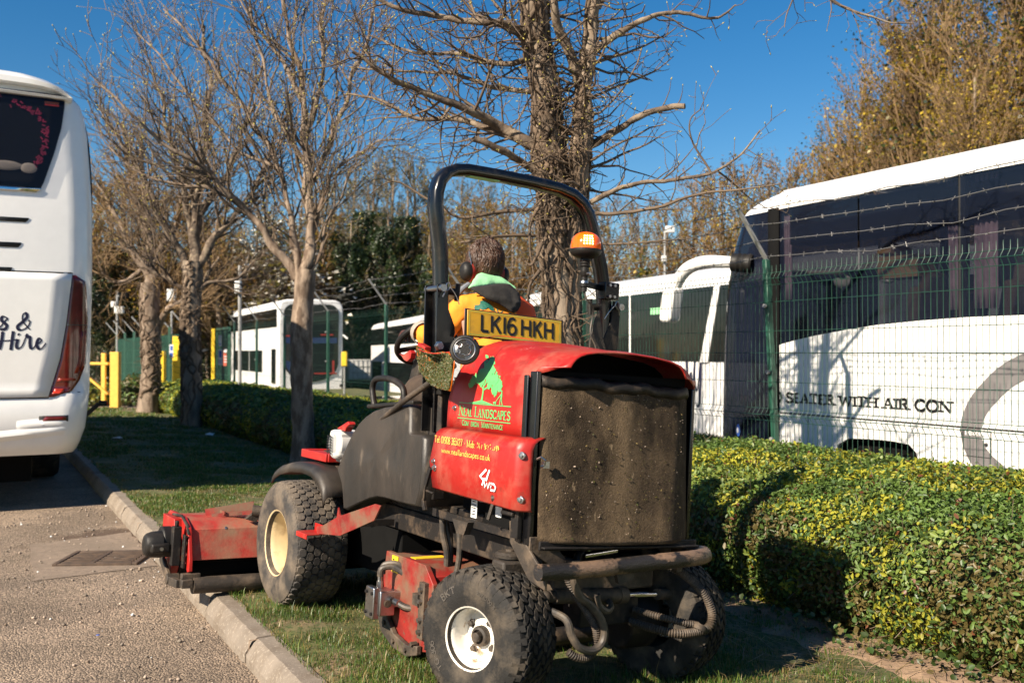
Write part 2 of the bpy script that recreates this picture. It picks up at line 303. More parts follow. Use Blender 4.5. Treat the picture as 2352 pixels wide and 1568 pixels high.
def lz(): return _lz[0]*.00005                             # pen strokes cross: each lies a hair above the last
def stroke(b, pts, w_, to, mi=0):                            # flat pen stroke; w_ may vary along it; to() maps 2-D to 3-D
    _lz[0] = (_lz[0]+1) % 30
    n = len(pts); ws = w_ if isinstance(w_, list) else [w_]*n; l = []; r = []
    for i in range(n):
        a, c = pts[max(i-1, 0)], pts[min(i+1, n-1)]; dx, dy = c[0]-a[0], c[1]-a[1]; q = math.hypot(dx, dy) or 1
        nx, ny = -dy/q*ws[i]/2, dx/q*ws[i]/2
        l.append(to(pts[i][0]+nx, pts[i][1]+ny)); r.append(to(pts[i][0]-nx, pts[i][1]-ny))
    b.add(l+r, [(i, i+1, n+i+1, n+i) for i in range(n-1)], mi)
def text(b, s, x, y, h, to, wx=1, k=.13, n=.06, serif=.2, small=None, mi=0, width=None, skip=(), sh=None):
    adv = sum(GL[c.upper() if small and c.islower() else c][0]*h*wx*((small or 1) if c.islower() else 1) for c in s)
    if width: wx *= width/adv
    for i, c in enumerate(s):
        hh = h
        if small and c.islower(): c = c.upper(); hh = h*small
        a, g = GL[c]; last = None
        if i not in skip:
            for q in g.split(';'):
                if not q: continue
                t_, pts = q[0], _c(q[1:])
                if t_ == 's':
                    if serif: px, py = pts[0]; py = (sh or n)/2 if py < .5 else 1-(sh or n)/2; pts = [(px-serif/2-k/2, py), (px+serif/2+k/2, py)]
                    else: continue
                    wd = (sh or n)*h
                else: wd = (k if t_ == 'k' else n)*h
                stroke(b, [(x+p[0]*hh*wx, y+p[1]*hh) for p in pts], wd, to, mi)
        x += a*hh*wx
    return x
# ================================================================ ground, road, kerb
def asphalt():
    m = mat('asphalt', (.24, .18, .128), .92, v=.25, sc1=1.2, col2=(.175, .13, .09), lo=.45, hi=.68, sc2=1.5)
    t = m.node_tree; N = t.nodes; L = t.links; b = N['Principled BSDF']
    tc = N.new('ShaderNodeTexCoord'); base = b.inputs['Base Color'].links[0].from_socket; last = None
    for sc_, dk in ((95, .5), (210, .35)):
        vo = N.new('ShaderNodeTexVoronoi'); vo.inputs['Scale'].default_value = sc_; L.new(tc.outputs['Object'], vo.inputs['Vector'])
        hs = N.new('ShaderNodeSeparateColor'); L.new(vo.outputs['Color'], hs.inputs[0])
        mr = N.new('ShaderNodeMapRange'); L.new(hs.outputs[0], mr.inputs[0]); mr.inputs[3].default_value = 1-dk; mr.inputs[4].default_value = 1+dk
        mx = N.new('ShaderNodeMix'); mx.data_type = 'RGBA'; mx.blend_type = 'MULTIPLY'; mx.inputs[0].default_value = 1
        cc = N.new('ShaderNodeCombineColor'); [L.new(mr.outputs[0], cc.inputs[i]) for i in range(3)]
        L.new(base, mx.inputs[6]); L.new(cc.outputs[0], mx.inputs[7]); base = mx.outputs[2]
        bu = N.new('ShaderNodeBump'); bu.inputs['Strength'].default_value = .9 if sc_ < 100 else .5; bu.inputs['Distance'].default_value = .012 if sc_ < 100 else .005; bu.invert = True
        L.new(vo.outputs['Distance'], bu.inputs['Height'])
        if last: L.new(last, bu.inputs['Normal'])
        last = bu.outputs[0]
    # a patch of dark grit washed up by the drain
    sp = N.new('ShaderNodeVectorMath'); sp.operation = 'DISTANCE'; L.new(tc.outputs['Object'], sp.inputs[0]); sp.inputs[1].default_value = (-2.93, 7.75, -.09)
    nz = N.new('ShaderNodeTexNoise'); nz.inputs['Scale'].default_value = 2.6; nz.inputs['Detail'].default_value = 8; nz.inputs['Roughness'].default_value = .7; L.new(tc.outputs['Object'], nz.inputs['Vector'])
    ma = N.new('ShaderNodeMath'); ma.operation = 'MULTIPLY_ADD'; L.new(nz.outputs[0], ma.inputs[0]); ma.inputs[1].default_value = -1.7; L.new(sp.outputs['Value'], ma.inputs[2])
    mr = N.new('ShaderNodeMapRange'); L.new(ma.outputs[0], mr.inputs[0]); mr.inputs[1].default_value = -.10; mr.inputs[2].default_value = -.36; mr.inputs[3].default_value = 0; mr.inputs[4].default_value = .85
    mx = N.new('ShaderNodeMix'); mx.data_type = 'RGBA'; L.new(mr.outputs[0], mx.inputs[0]); L.new(base, mx.inputs[6]); mx.inputs[7].default_value = (.085, .05, .03, 1); base = mx.outputs[2]
    L.new(base, b.inputs['Base Color']); L.new(last, b.inputs['Normal']); MT['asphalt'] = m
asphalt()
ROADZ, YARDZ = -.09, -.52
def sheet(name, pts_s, t0, t1, nt_, mt, wob=0):
    rows = []
    for i in range(nt_+1):
        t = t0+(t1-t0)*i/nt_; rows.append([K(s, t, z+(noise.noise(V((s*2, t*2, 0)))*wob if wob else 0)) for s, z in pts_s])
    b = B().grid(rows); return tag(b.build(name, mt), kind='structure')
b = B().add([(-900, -60, -.75), (900, -60, -.75), (900, 1200, -.75), (-900, 1200, -.75)], [(0, 1, 2, 3)]); tag(b.build('ground', 'far_ground'), kind='structure')
sheet('road', [(-30, ROADZ), (-.105, ROADZ)], -12, 23.2, 20, 'asphalt')
sheet('entrance_road', [(-30, ROADZ-.002), (12, ROADZ-.03)], 23.2, 26.0, 4, 'asphalt')
sl = [(i*.1, lawn_z(i*.1)) for i in range(0, 29)]
sheet('lawn', [(.018, .02)]+sl[1:]+[(3.5, lawn_z(3.5)-.004), (4.9, lawn_z(4.9)), (5.6, -.55)], -9, 23.2, 240, 'lawn', .03)
sheet('verge', [(-30, .0), (-8, .02), (0, .0), (12, -.05)], 26.25, 46, 6, 'lawn')
sheet('yard', [(5.3, YARDZ), (70, YARDZ)], -12, 110, 4, 'yard')
# bare soil under the hedge
rows = []
for i in range(121):
    t = -7+i*.13; a = 2.42+.22*noise.noise(V((t*1.3, 0, 4)))+.1*noise.noise(V((t*4, 0, 1)))
    rows.append([K(s, t, lawn_z(s)+.016+.012*noise.noise(V((s*6, t*6, 2)))-(.03 if k == 0 else 0)) for k, s in enumerate((a, a+.12, a+.3, a+.6, a+1.3))])
tag(B().grid(rows).build('soil_bed', 'soil'), kind='structure')
# kerb: stones end to end, chamfered face, open joints
b = B(); t = -8.6
while t < 23:
    ln = .91; g = .007; kz = 12; prof = [(-.115, -.3), (-.115, ROADZ+.04), (-.085, .012), (-.062, .03), (.03, .03), (.03, -.3)]
    dz = random.uniform(-.004, .004); ds = random.uniform(-.004, .004); n = 24; rws = []
    for i in range(n+1):
        tt = t+g+(ln-2*g)*i/n; e = .006 if i in (0, n) else 0; ch = .012*max(0, noise.noise(V((tt*9, 5, 3)))-.25)/.3
        rws.append([K(s+ds+(e if s < -.05 else 0)+.003*noise.noise(V((tt*14, q*2.3, 1)))+(ch if q in (2, 3) else 0), tt, z+dz-(e if z > 0 else 0)+.003*noise.noise(V((tt*11, q*3.1, 8)))-(ch*.8 if q in (2, 3) else 0)) for q, (s, z) in enumerate(prof)])
    b.grid(rws); b.add(rws[0], [tuple(range(6))]); b.add(rws[-1], [tuple(range(6))[::-1]])
    b.add([K(-.095, t-g, -.3), K(-.095, t+g, -.3), K(.028, t+g, -.3), K(.028, t-g, -.3), K(-.095, t-g, .015), K(-.095, t+g, .015), K(.028, t+g, .015), K(.028, t-g, .015)], [(4, 5, 6, 7), (0, 1, 5, 4)], 1)
    t += ln
tag(b.build('kerb', ['kerb', 'soil'], smooth=25), kind='structure')
b = B().bar(K(-25, 26.13, -.02), K(9, 26.13, -.02), .25, .14); tag(b.build('far_kerb', 'kerb'), kind='structure')
# smoother patch of asphalt and a dirty stain, thin sheets on the road
def blob(name, pts, z, mt, amp=.05, seed=0):
    P_ = []
    for i in range(len(pts)):
        a, c = V(pts[i]), V(pts[(i+1) % len(pts)])
        for j in range(14):
            q = a.lerp(c, j/14); P_.append(q+V((noise.noise(V((q.x*5, q.y*5, seed)))*amp, noise.noise(V((q.x*5, q.y*5, seed+9)))*amp)))
    return tag(B().add([(p.x, p.y, z) for p in P_], [tuple(range(len(P_)))]).build(name, mt, smooth=0), kind='structure')
def gr(u, v, z=ROADZ):
    p = at(u, v, 1); k = (z-CAMZ)/(p.z-CAMZ); return (p.x*k, k)
blob('road_patch', [gr(66, 1252), gr(300, 1222), gr(362, 1300), gr(80, 1334)], ROADZ+.004, 'patch', .03)
# drain grate
gp = gr(243, 1284); gt = thing('drain_grate', 'rusty iron drain grate set in the road by the kerb', 'drain grate', frame((gp[0], gp[1], ROADZ+.006), -4))
f = B(); W_, H_ = .56, .46
for sx in (-1, 1): f.box((sx*(W_/2-.015), 0, 0), (.035, H_, .03)); f.box((0, sx*(H_/2-.015), 0), (W_-.065, .03, .028))
f.box((-.03, 0, .001), (.035, H_-.06, .028)); f.build('frame', 'iron', gt, bevel=.004)
f = B().box((0, 0, -.008), (W_-.03, H_-.03, .006)); f.build('sump', 'interior', gt)
f = B()
for i in range(7):
    y = -H_/2+.06+i*(H_-.12)/6; f.box((-.145, y, .001), (.19, .020, .026)); f.box((.11, y, .001), (.24, .020, .026))
f.build('grate_bars', 'iron', gt, bevel=.003)
# ---------------------------------------------------------------- leaf and blade clouds
def unit(a): return a/np.maximum(np.linalg.norm(a, axis=1, keepdims=True), 1e-9)
def leaves(C, Nn, L_, wd=.5, bend=.25, rng=RNG):             # one bent four-sided leaf at each centre
    n = len(C); d = rng.normal(size=(n, 3)); d = unit(d-Nn*(d*Nn).sum(1, keepdims=True)*.55+Nn*.25); u = unit(np.cross(d, Nn+rng.normal(size=(n, 3))*.42)); h = np.cross(u, d)
    L_ = np.broadcast_to(np.asarray(L_, float), (n,))[:, None]
    a = C-d*L_*.5; c = C+d*L_*.5; l = C+u*L_*wd*.5+h*L_*bend*.5; r = C-u*L_*wd*.5+h*L_*bend*.5
    Vv = np.stack([a, l, c, r], 1).reshape(-1, 3); return Vv, np.arange(n*4).reshape(n, 4)
def ovals(C, Nn, L_, wd=.5, bend=.18, rng=RNG):              # broader leaf: two quads folded along the midrib
    n = len(C); d = rng.normal(size=(n, 3)); d = unit(d-Nn*(d*Nn).sum(1, keepdims=True)*.4+Nn*.3); u = unit(np.cross(d, Nn+rng.normal(size=(n, 3))*.5)); h = np.cross(u, d)
    L_ = np.broadcast_to(np.asarray(L_, float), (n,))[:, None]; w_ = L_*wd*(.75+.5*rng.random((n, 1)))*.5; k = L_*bend*(.3+rng.random((n, 1))); c = L_*.12*rng.normal(size=(n, 1))
    V_ = [C-d*L_*.5, C-d*L_*.22+u*w_*.85+h*k, C+d*L_*.16+u*w_+h*(k+c), C+d*L_*.5+h*c*2, C+d*L_*.16-u*w_+h*(k+c), C-d*L_*.22-u*w_*.85+h*k]
    i = np.arange(n)*6; return np.stack(V_, 1).reshape(-1, 3), np.stack([np.stack([i, i+1, i+2, i+3], 1), np.stack([i, i+3, i+4, i+5], 1)], 1).reshape(-1, 4)
def np_noise(C, s, seed=0): return np.array([noise.noise(V((c[0]*s+seed, c[1]*s, c[2]*s))) for c in C])
def k_np(S, T, Z): return np.stack([K0[0]+KN[0]*S+KD[0]*T, K0[1]+KN[1]*S+KD[1]*T, Z], 1)
# hedge along the fence
PROF = [(2.86, -.13), (2.72, .06), (2.70, .26), (2.80, .43), (3.05, .55), (3.5, .615), (4.1, .63), (4.38, .60), (4.5, .45), (4.5, -.2)]
def hedge_pts(n, t0, t1, lump=.042, profile=PROF):
    pr = np.array(profile); seg = np.linalg.norm(np.diff(pr, axis=0), axis=1); cum = np.r_[0, np.cumsum(seg)]
    x = RNG.random(n)*(cum[-1]-.6); S = np.interp(x, cum, pr[:, 0]); Z = np.interp(x, cum, pr[:, 1]); T = t0+RNG.random(n)*(t1-t0)
    dx = np.interp(x+.02, cum, pr[:, 0])-S; dz = np.interp(x+.02, cum, pr[:, 1])-Z; q = np.hypot(dx, dz)+1e-9; ns, nz = -dz/q, dx/q
    C = k_np(S, T, Z); d = np_noise(C, 1.1)*lump*1.3+np_noise(C, 3.5, 7)*lump*.8+RNG.normal(size=n)*.018
    S = S+ns*d; Z = Z+nz*d; C = k_np(S, T, Z); Nn = np.stack([KN[0]*ns, KN[1]*ns, nz], 1); return C, Nn, Z, T, S
def hedge_leaves(name, n, t0, t1, size, parent):
    C, Nn, Z, T, S = hedge_pts(n, t0, t1); C2 = C*np.array([1, 1, 1.3])
    a, b_, c = np_noise(C2, 1.5, 11), np_noise(C2, 4, 31), np_noise(C2, 2.2, 51); r = RNG.random(n); m = np.zeros(n, int)
    m[(a+b_*1.1 > -.16) & (r < .34+.9*np.clip(a+b_+.25, 0, .5))] = 2; m[(c > .22) & (r < .6)] = 5; m[(a+b_*.6 < -.2) & (Z < .5) & (r < .7)] = 4; m[(r > .975)] = 3; m[(r < .2)] = 1
    L_ = size*(.6+RNG.random(n)*.8); L_[m == 5] *= 1.25; L_[m == 4] *= 1.1
    ov = size < .04; Vv, F = (ovals if ov else leaves)(C, Nn, L_); m = np.repeat(m, 2) if ov else m; return np_obj(name, Vv, F, ['leaf_green', 'leaf_dark', 'leaf_yellow', 'leaf_red', 'leaf_olive', 'leaf_pale'], parent, m, False)
hd = thing('hedge', 'long clipped green and yellow hedge below the mesh fence', 'hedge')
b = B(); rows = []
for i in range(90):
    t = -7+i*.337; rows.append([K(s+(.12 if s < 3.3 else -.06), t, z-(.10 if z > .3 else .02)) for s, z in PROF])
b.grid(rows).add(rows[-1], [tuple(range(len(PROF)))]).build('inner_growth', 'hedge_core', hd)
hedge_leaves('foliage', 150000, -4.0, 4.2, .027, hd); hedge_leaves('foliage', 32000, 4.2, 12, .052, hd); hedge_leaves('foliage', 22000, 12, 23.0, .075, hd)
C, Nn, Z, T, S = hedge_pts(2600, -5, 6); b = B()             # bare stalks poking out
V1 = []; F1 = []
for i in range(len(C)):
    p = V(C[i])-V(Nn[i])*.06; d = (V(Nn[i])*.8+V(RNG.normal(size=3))*.6).normalized(); l = .06+.10*RNG.random()
    if Z[i] > .5 and RNG.random() < .5: l *= .5
    b.tube([p, p+d*l*.5+V(RNG.normal(size=3))*.006, p+d*l], .0016, 3, caps=False)
b.build('twigs', 'twig_pale', hd)
# ivy and trailing leaves at the hedge foot
n = 1800; T = -5+RNG.random(n)*7.5; S = 2.55+RNG.random(n)**2*.5+.25*np.array([noise.noise(V((t*.9, 3, 0))) for t in T]); Cv = k_np(S, T, .03-.05*S+.02+RNG.random(n)*.1)
Vv, F = ovals(Cv, np.tile([0, -.3, 1.], (n, 1)), .02+RNG.random(n)*.022, .8); tag(np_obj('ivy_ground_cover', Vv, F, ['ivy_mid', 'leaf_olive', 'leaf_dark'], None, np.repeat(RNG.integers(0, 3, n), 2), False), 'dark ivy trailing over soil at the hedge foot', 'ivy', kind='stuff')
# ---------------------------------------------------------------- grass
def blades(n, t0, t1, h0, h1, wd, thin=.25):
    T = t0+RNG.random(n)*(t1-t0); S = .0+RNG.random(n)*2.75
    pn = np.array([noise.noise(V((s*1.6, t*1.6, 5)))+.6*noise.noise(V((s*5, t*5, 8))) for s, t in zip(S, T)])
    keep = RNG.random(n) < np.clip(.62+pn*1.3-np.clip(S-2.2, 0, 1)*1.6, .06, 1); T, S, pn = T[keep], S[keep], pn[keep]; n = len(T)
    base = k_np(S, T, .03-.05*S+.004); az = RNG.random(n)*6.283; h = h0+(h1-h0)*RNG.random(n)**1.6; h *= np.clip(.8+pn*.7, .5, 1.4)
    ln = np.abs(RNG.normal(size=n))*.55+.15; dx = np.stack([np.cos(az), np.sin(az), 0*az], 1); sx = np.stack([-np.sin(az), np.cos(az), 0*az], 1)*wd
    up = np.array([0, 0, 1.]); h_ = h[:, None]; l_ = ln[:, None]
    mid = base+up*h_*.6+dx*h_*l_*.3; tip = base+up*h_*(1.05-.25*l_)+dx*h_*l_*1.0
    Vv = np.stack([base-sx, base+sx, mid+sx*.8, mid-sx*.8, tip+sx*.12, tip-sx*.12], 1).reshape(-1, 3)
    i = np.arange(n)*6; F = np.concatenate([np.stack([i, i+1, i+2, i+3], 1), np.stack([i+3, i+2, i+4, i+5], 1)])
    r = RNG.random(n); m = np.where(r < .45, 0, np.where(r < .80, 1, 2)); m = np.where((pn < -.05) & (r > .4), 2, m); return Vv, F, np.r_[m, m]
parts = [blades(230000, -3.2, 3.2, .012, .045, .0015), blades(6000, -3.2, 3.2, .05, .085, .0022), blades(110000, 3.2, 8, .014, .042, .0024), blades(36000, 8, 15, .02, .05, .005), blades(16000, 15, 23, .03, .07, .008)]
o = 0; VV = []; FF = []; MM = []
for v_, f_, m_ in parts: VV.append(v_); FF.append(f_+o); MM.append(m_); o += len(v_)
tag(np_obj('grass', np.concatenate(VV), np.concatenate(FF), ['blade_a', 'blade_b', 'blade_c'], None, np.concatenate(MM), False), 'short mown grass of the verge between kerb and hedge', 'grass', kind='stuff')
# straw and clippings on the bare soil
n = 1500; T = -4+RNG.random(n)*6; S = 1.9+RNG.random(n)*.95; base = k_np(S, T, .03-.05*S+.022+RNG.random(n)*.012); az = RNG.random(n)*6.283; l = .02+RNG.random(n)**2*.10
d = np.stack([np.cos(az), np.sin(az), RNG.normal(size=n)*.08], 1)*l[:, None]; sx = np.stack([-np.sin(az), np.cos(az), 0*az], 1)*.0018
Vv = np.stack([base-d-sx, base-d+sx, base+d+sx, base+d-sx], 1).reshape(-1, 3); tag(np_obj('straw_litter', Vv, np.arange(4*n).reshape(n, 4), ['blade_c', 'soil', 'twig_pale'], None, RNG.integers(0, 3, n), False), 'dry straw scattered over the bare soil by the hedge', 'straw', kind='stuff')
# loose chippings on the road, thickest along the kerb
n = 3000; T = -3.5+RNG.random(n)*9.5; S = -.12-RNG.exponential(.55, n); S[: n//2] = -.12-RNG.random(n//2)*3.2; rr = .003+RNG.random(n)**5*.011
ok = S > -4.2; T, S, rr = T[ok], S[ok], rr[ok]; n = len(T); C = k_np(S, T, ROADZ+rr*.5)
oc = np.array([[1, 0, 0], [0, 1, 0], [-1, 0, 0], [0, -1, 0], [0, 0, .8], [0, 0, -.8]]); J = oc[None]*rr[:, None, None]*(.6+RNG.random((n, 6, 3))*.8)
Vv = (C[:, None]+J).reshape(-1, 3); q = np.array([[0, 1, 4], [1, 2, 4], [2, 3, 4], [3, 0, 4], [1, 0, 5], [2, 1, 5], [3, 2, 5], [0, 3, 5]]); F = (np.arange(n)[:, None, None]*6+q[None]).reshape(-1, 3)
tag(np_obj('loose_chippings', Vv, F, ['pebble', 'kerb', 'patch', 'label_white'], None, np.repeat(RNG.choice(4, n, p=[.5, .25, .2, .05]), 8), False), 'loose stone chippings lying along the kerb and road', 'chippings', kind='stuff')
# litter
def litter(name, uv, z, label, mt, sz):
    x, y = gr(*uv, z); b = B(); r_ = [[V((i/3-.5, j/2-.5, .25*noise.noise(V((i*1.3+x, j*1.7, y)))))*sz for i in range(4)] for j in range(3)]
    o = b.grid(r_).build(name, mt, solid=.002); o.location = (x, y, z+.012); tag(o, label, 'litter')
litter('paper_scrap', (482, 998), .0, 'crumpled pale scrap of paper on the shaded grass', 'label_white', .13)
litter('plastic_strip', (268, 1007), .0, 'thin white plastic strip lying on shaded grass', 'label_white', .14)
litter('wood_chip', (603, 1388), .0, 'small pale wood chip beside the left front tyre', 'cardboard', .035)
litter('blue_straw', (225, 1463), ROADZ, 'small blue plastic scrap on the asphalt', 'sign_blue', .016)
# ---------------------------------------------------------------- mesh fence with barbed wire
FS, FT0, FT1, FZ = 4.55, -4.0, 21.6, 2.08
fe = thing('mesh_fence', 'tall green welded mesh fence topped by barbed wire', 'fence')
PT = [-3.87, -.92, 2.03, 4.98, 7.93, 10.9, 13.9, 16.9, 19.3, 21.6]
pr = [(0, -.3), (0, -.14), (-.03, -.1), (0, -.06), (0, .80), (-.035, .85), (0, .90), (0, 1.92), (-.035, 1.97), (0, 2.02), (0, FZ)]
for a, c in zip(PT[:-1], PT[1:]):
    b = B(); t = a+.03
    wr = .0027 if a < 1 else .0024 if a < 5 else .0012
    while t < c: b.tube([K(FS+s, t, z) for s, z in pr], wr, 4, caps=False); t += .05
    for z in (-.25, -.1, .1, .35, .6, .80, .90, 1.12, 1.36, 1.54, 1.78, 1.92, 2.02): b.tube([K(FS+.004, a, z), K(FS+.004, c, z)], wr, 4)
    for s, z in ((-.035, .85), (-.035, 1.97)): b.tube([K(FS+s, a, z), K(FS+s, c, z)], .003, 4)
    b.build('mesh_panel', 'fence_green', fe)
ARM = [(.0, .0), (-.30, .40)]; LEAN = {2.03: .17}
for t in PT:
    l = LEAN.get(t, 0); h = 2.55; lo_, hi_ = K(FS+.04, t-l*.5, -.5), K(FS+.04, t+l*.55, FZ+.06)
    p = B().bar(lo_, hi_, .05, .05, up=(KN[0], KN[1], 0)).build('post', 'fence_post', fe, bevel=.006)
    for k in range(4): z = .1+k*.55; e = lo_.lerp(hi_, (z+.5)/2.64); B().cyl(e-V((KN[0], KN[1], 0))*.055, e-V((KN[0], KN[1], 0))*.03, .016, 8).build('clip', 'galv', p)
    q = B(); top = hi_
    q.bar(top-V((0, 0, .22)), top, .05, .012, up=(KN[0], KN[1], 0)); e = top+V((-KN[0]*.30, -KN[1]*.30, .40)); q.bar(top, e, .035, .02, up=(KN[0], KN[1], 0)); q.build('angled_arm', 'galv', p)
for fr in (.06, .36, .68, .98):
    b = B(); pts = []
    for a, c in zip(PT[:-1], PT[1:]):
        for j in range(8):
            x = j/8; sag = -.05*math.sin(math.pi*x)*(.6+.8*random.random()*(j % 2)); la, lc = LEAN.get(a, 0)*.6, LEAN.get(c, 0)*.6
            pts.append(K(FS+.04-.30*fr, (a+la)*(1-x)+(c+lc)*x, FZ+.06+.40*fr+sag))
    b.tube(pts, .0035, 4)
    for i in range(len(pts)-1):
        for x in (.2, .5, .8) if i < 40 else (.5,):
            p = pts[i].lerp(pts[i+1], x)
            for k in range(2): d = V(RNG.normal(size=3)).normalized()*.02; b.tube([p-d, p+d], .0026, 3, caps=False)
    b.build('barbed_wire', 'wire', fe)
# ---------------------------------------------------------------- gate and yellow posts at the entrance
def post(name, u, v0, v1, Y, w_, d_, mt, label, cat='post', group=None):
    a, c = at(u, v1, Y), at(u, v0, Y); o = B().box((0, 0, (c.z-a.z)/2-.15), (w_, d_, c.z-a.z+.3)).build(name, mt, bevel=.012); o.location = a; return tag(o, label, cat, group)
post('timber_post', 265, 808, 921, 26.8, .23, .2, 'yellow_wood', 'thick yellow timber post standing at the end of yellow rail barrier', 'post')
post('steel_post', 371, 806, 888, 29.5, .20, .2, 'yellow_paint', 'orange yellow post partly hidden behind the leftmost tree trunk', 'post')
post('gate_post', 409, 772, 878, 30, .27, .25, 'yellow_paint', 'tall yellow gate post between the two leftmost tree trunks', 'post')
br = thing('rail_barrier', 'yellow timber rail barrier beside the white coach', 'barrier')
for u in (238,): 
    p = at(u, 919, 26.8); B().box(p+V((0, 0, .62)), (.11, .1, 1.3)).build('upright', 'yellow_wood', br, bevel=.01)
B().bar(at(120, 833, 26.8), at(250, 835, 26.8), .12, .07).build('top_rail', 'yellow_wood', br, bevel=.01); B().bar(at(205, 868, 26.75), at(248, 905, 26.75), .10, .06).build('brace', 'yellow_wood', br, bevel=.01)
gt2 = thing('mesh_gate', 'open green mesh gate with yellow edge and notices', 'gate')
A_, C_ = at(498, 905, 26.5), at(527, 908, 24.6); A_.z = C_.z = -.1; b = B(); n = 34
for i in range(n+1):
    p = A_.lerp(C_, i/n); b.tube([p, p+V((0, 0, 2.05))], .006, 4, caps=False)
for z in (.05, .3, .6, .9, 1.2, 1.5, 1.8, 2.0): b.tube([A_+V((0, 0, z)), C_+V((0, 0, z))], .006, 4)
b.build('mesh', 'fence_green', gt2); b = B()
for p in (A_, C_): b.bar(p, p+V((0, 0, 2.08)), .06, .06)
b.bar(A_+V((0, 0, 2.08)), C_+V((0, 0, 2.08)), .06, .06).build('frame', 'fence_post', gt2)
B().box(A_+V((-.09, -.03, 1.0)), (.09, .06, 2.2)).build('yellow_edge', 'yellow_paint', gt2)
def board(name, u0, v0, u1, v1, Y, mt, parent, bits=()):
    a, c = at(u0, v1, Y), at(u1, v0, Y); b = B().box((a+c)/2, (c.x-a.x, .012, c.z-a.z)); o = b.build(name, mt, parent)
    q = B()
    for x0, z0, x1, z1, mi in bits:
        q.box((a.x+(c.x-a.x)*(x0+x1)/2, a.y-.009, a.z+(c.z-a.z)*(z0+z1)/2), ((c.x-a.x)*(x1-x0), .006, (c.z-a.z)*(z1-z0)), mi=mi)
    if bits: q.build('marks', ['sign_blue', 'sign_red', 'sign_white'], o)
    return o
LN = [(.1, .12+.09*k, .9, .16+.09*k, 0) for k in range(3)]
board('notice', 502, 770, 509, 795, 25.6, 'sign_white', gt2, [(.2, .15, .8, .25, 0)])
board('notice', 501, 802, 511, 838, 25.5, 'sign_white', gt2, [(.2, .48, .8, .9, 0)]+LN)
board('notice', 513, 799, 524, 840, 25.0, 'sign_red', gt2, [(.1, .75, .9, .97, 2), (.15, .2, .85, .25, 2), (.15, .35, .85, .4, 2), (.15, .5, .85, .55, 2)])
board('notice_board', 389, 791, 398, 822, 29.7, 'sign_white', None, [(.2, .55, .85, .9, 0), (.1, .1, .9, .4, 0)]); tag(bpy.data.objects['notice_board'], 'white and blue notice beside the tall yellow gate post', 'sign')
# green screened fence beyond the entrance road
f2 = thing('screen_fence', 'dark green mesh fence running beyond the entrance road', 'fence'); A_, C_ = at(268, 850, 44), at(425, 850, 30); A_.z = C_.z = -.05
b = B(); n = 150
for i in range(n+1): p = A_.lerp(C_, i/n); b.tube([p, p+V((0, 0, 2.0))], .016, 4, caps=False)
for z in (.1, .5, 1.0, 1.5, 1.95): b.tube([A_+V((0, 0, z)), C_+V((0, 0, z))], .016, 4)
b.build('mesh_panel', 'fence_green', f2)
for i in range(7):
    p = A_.lerp(C_, i/6); q = B().box(p+V((0, 0, 1.1)), (.08, .08, 2.3)).build('post', 'fence_post', f2); B().bar(p+V((0, 0, 2.2)), p+V((-.45, -.1, 2.75)), .06, .04).build('angled_arm', 'galv', q)
# poles with lamps and cameras
def pole(u, v0, v1, Y, label, heads, cat='camera pole', r=.036):
    a = at(u, v1, Y); a.z = -.6; c = at(u, v0, Y); o = thing('camera_pole', label, cat); B().tube([a, c], r, 8).build('pole', 'galv', o)
    for du, dv, w_, h_, mt in heads: p = at(u+du, dv, Y-.1); B().box(p, (w_, .16, h_)).build('camera_head', mt, o, bevel=.02); B().bar(p, at(u, dv+2, Y), .03, .03).build('bracket', 'galv', o)
pole(269, 668, 850, 34, 'thin pole with a dark lamp and two white cameras left of the trees', [(-7, 699, .18, .2, 'tank_white'), (5, 712, .3, .25, 'tank_white'), (16, 678, .3, .2, 'interior')])
pole(394, 672, 820, 36, 'pole with one white camera box between the two leftmost trees', [(0, 678, .3, .45, 'tank_white')])
pole(551, 610, 880, 22, 'tall pole with white camera box left of the double decker bus', [(-4, 660, .13, .28, 'tank_white')], r=.04)
pole(1527, 530, 640, 33, 'pole with a floodlight above the right hand coach roof', [(12, 527, .3, .22, 'tank_white'), (-2, 594, .16, .2, 'tank_white')])
# low shrubs by the entrance
def shrub(name, p, rx, ry, h, n, L_, mats, pr_, label):
    u_ = unit(RNG.normal(size=(n, 3))); u_[:, 2] = np.abs(u_[:, 2]); q = u_*(.78+.22*RNG.random((n, 1)))*np.array([rx, ry, h]); q *= (1+.25*np_noise(q, 1.6, p[0]))[:, None]; C = q+np.array([p[0], p[1], p[2]])
    Vv, F = leaves(C, u_, L_*(.6+RNG.random(n)*.8)); o = thing(name, label, 'shrub'); np_obj('foliage', Vv, F, mats, o, RNG.choice(len(mats), n, p=pr_), False)
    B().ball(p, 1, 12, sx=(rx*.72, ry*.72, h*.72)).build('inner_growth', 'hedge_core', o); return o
p = at(222, 920, 27.6); shrub('shrub', (p.x-.6, p.y, -.05), 1.1, .5, .78, 2600, .10, ['leaf_moss', 'leaf_yellow', 'leaf_green'], [.4, .2, .4], 'low mossy shrub behind the yellow rail barrier')
p = at(313, 920, 27.9); shrub('shrub', (p.x, p.y, -.05), .68, .5, .82, 2400, .09, ['leaf_olive', 'leaf_green', 'leaf_dark'], [.4, .3, .3], 'round olive shrub between yellow timber post and leftmost tree')
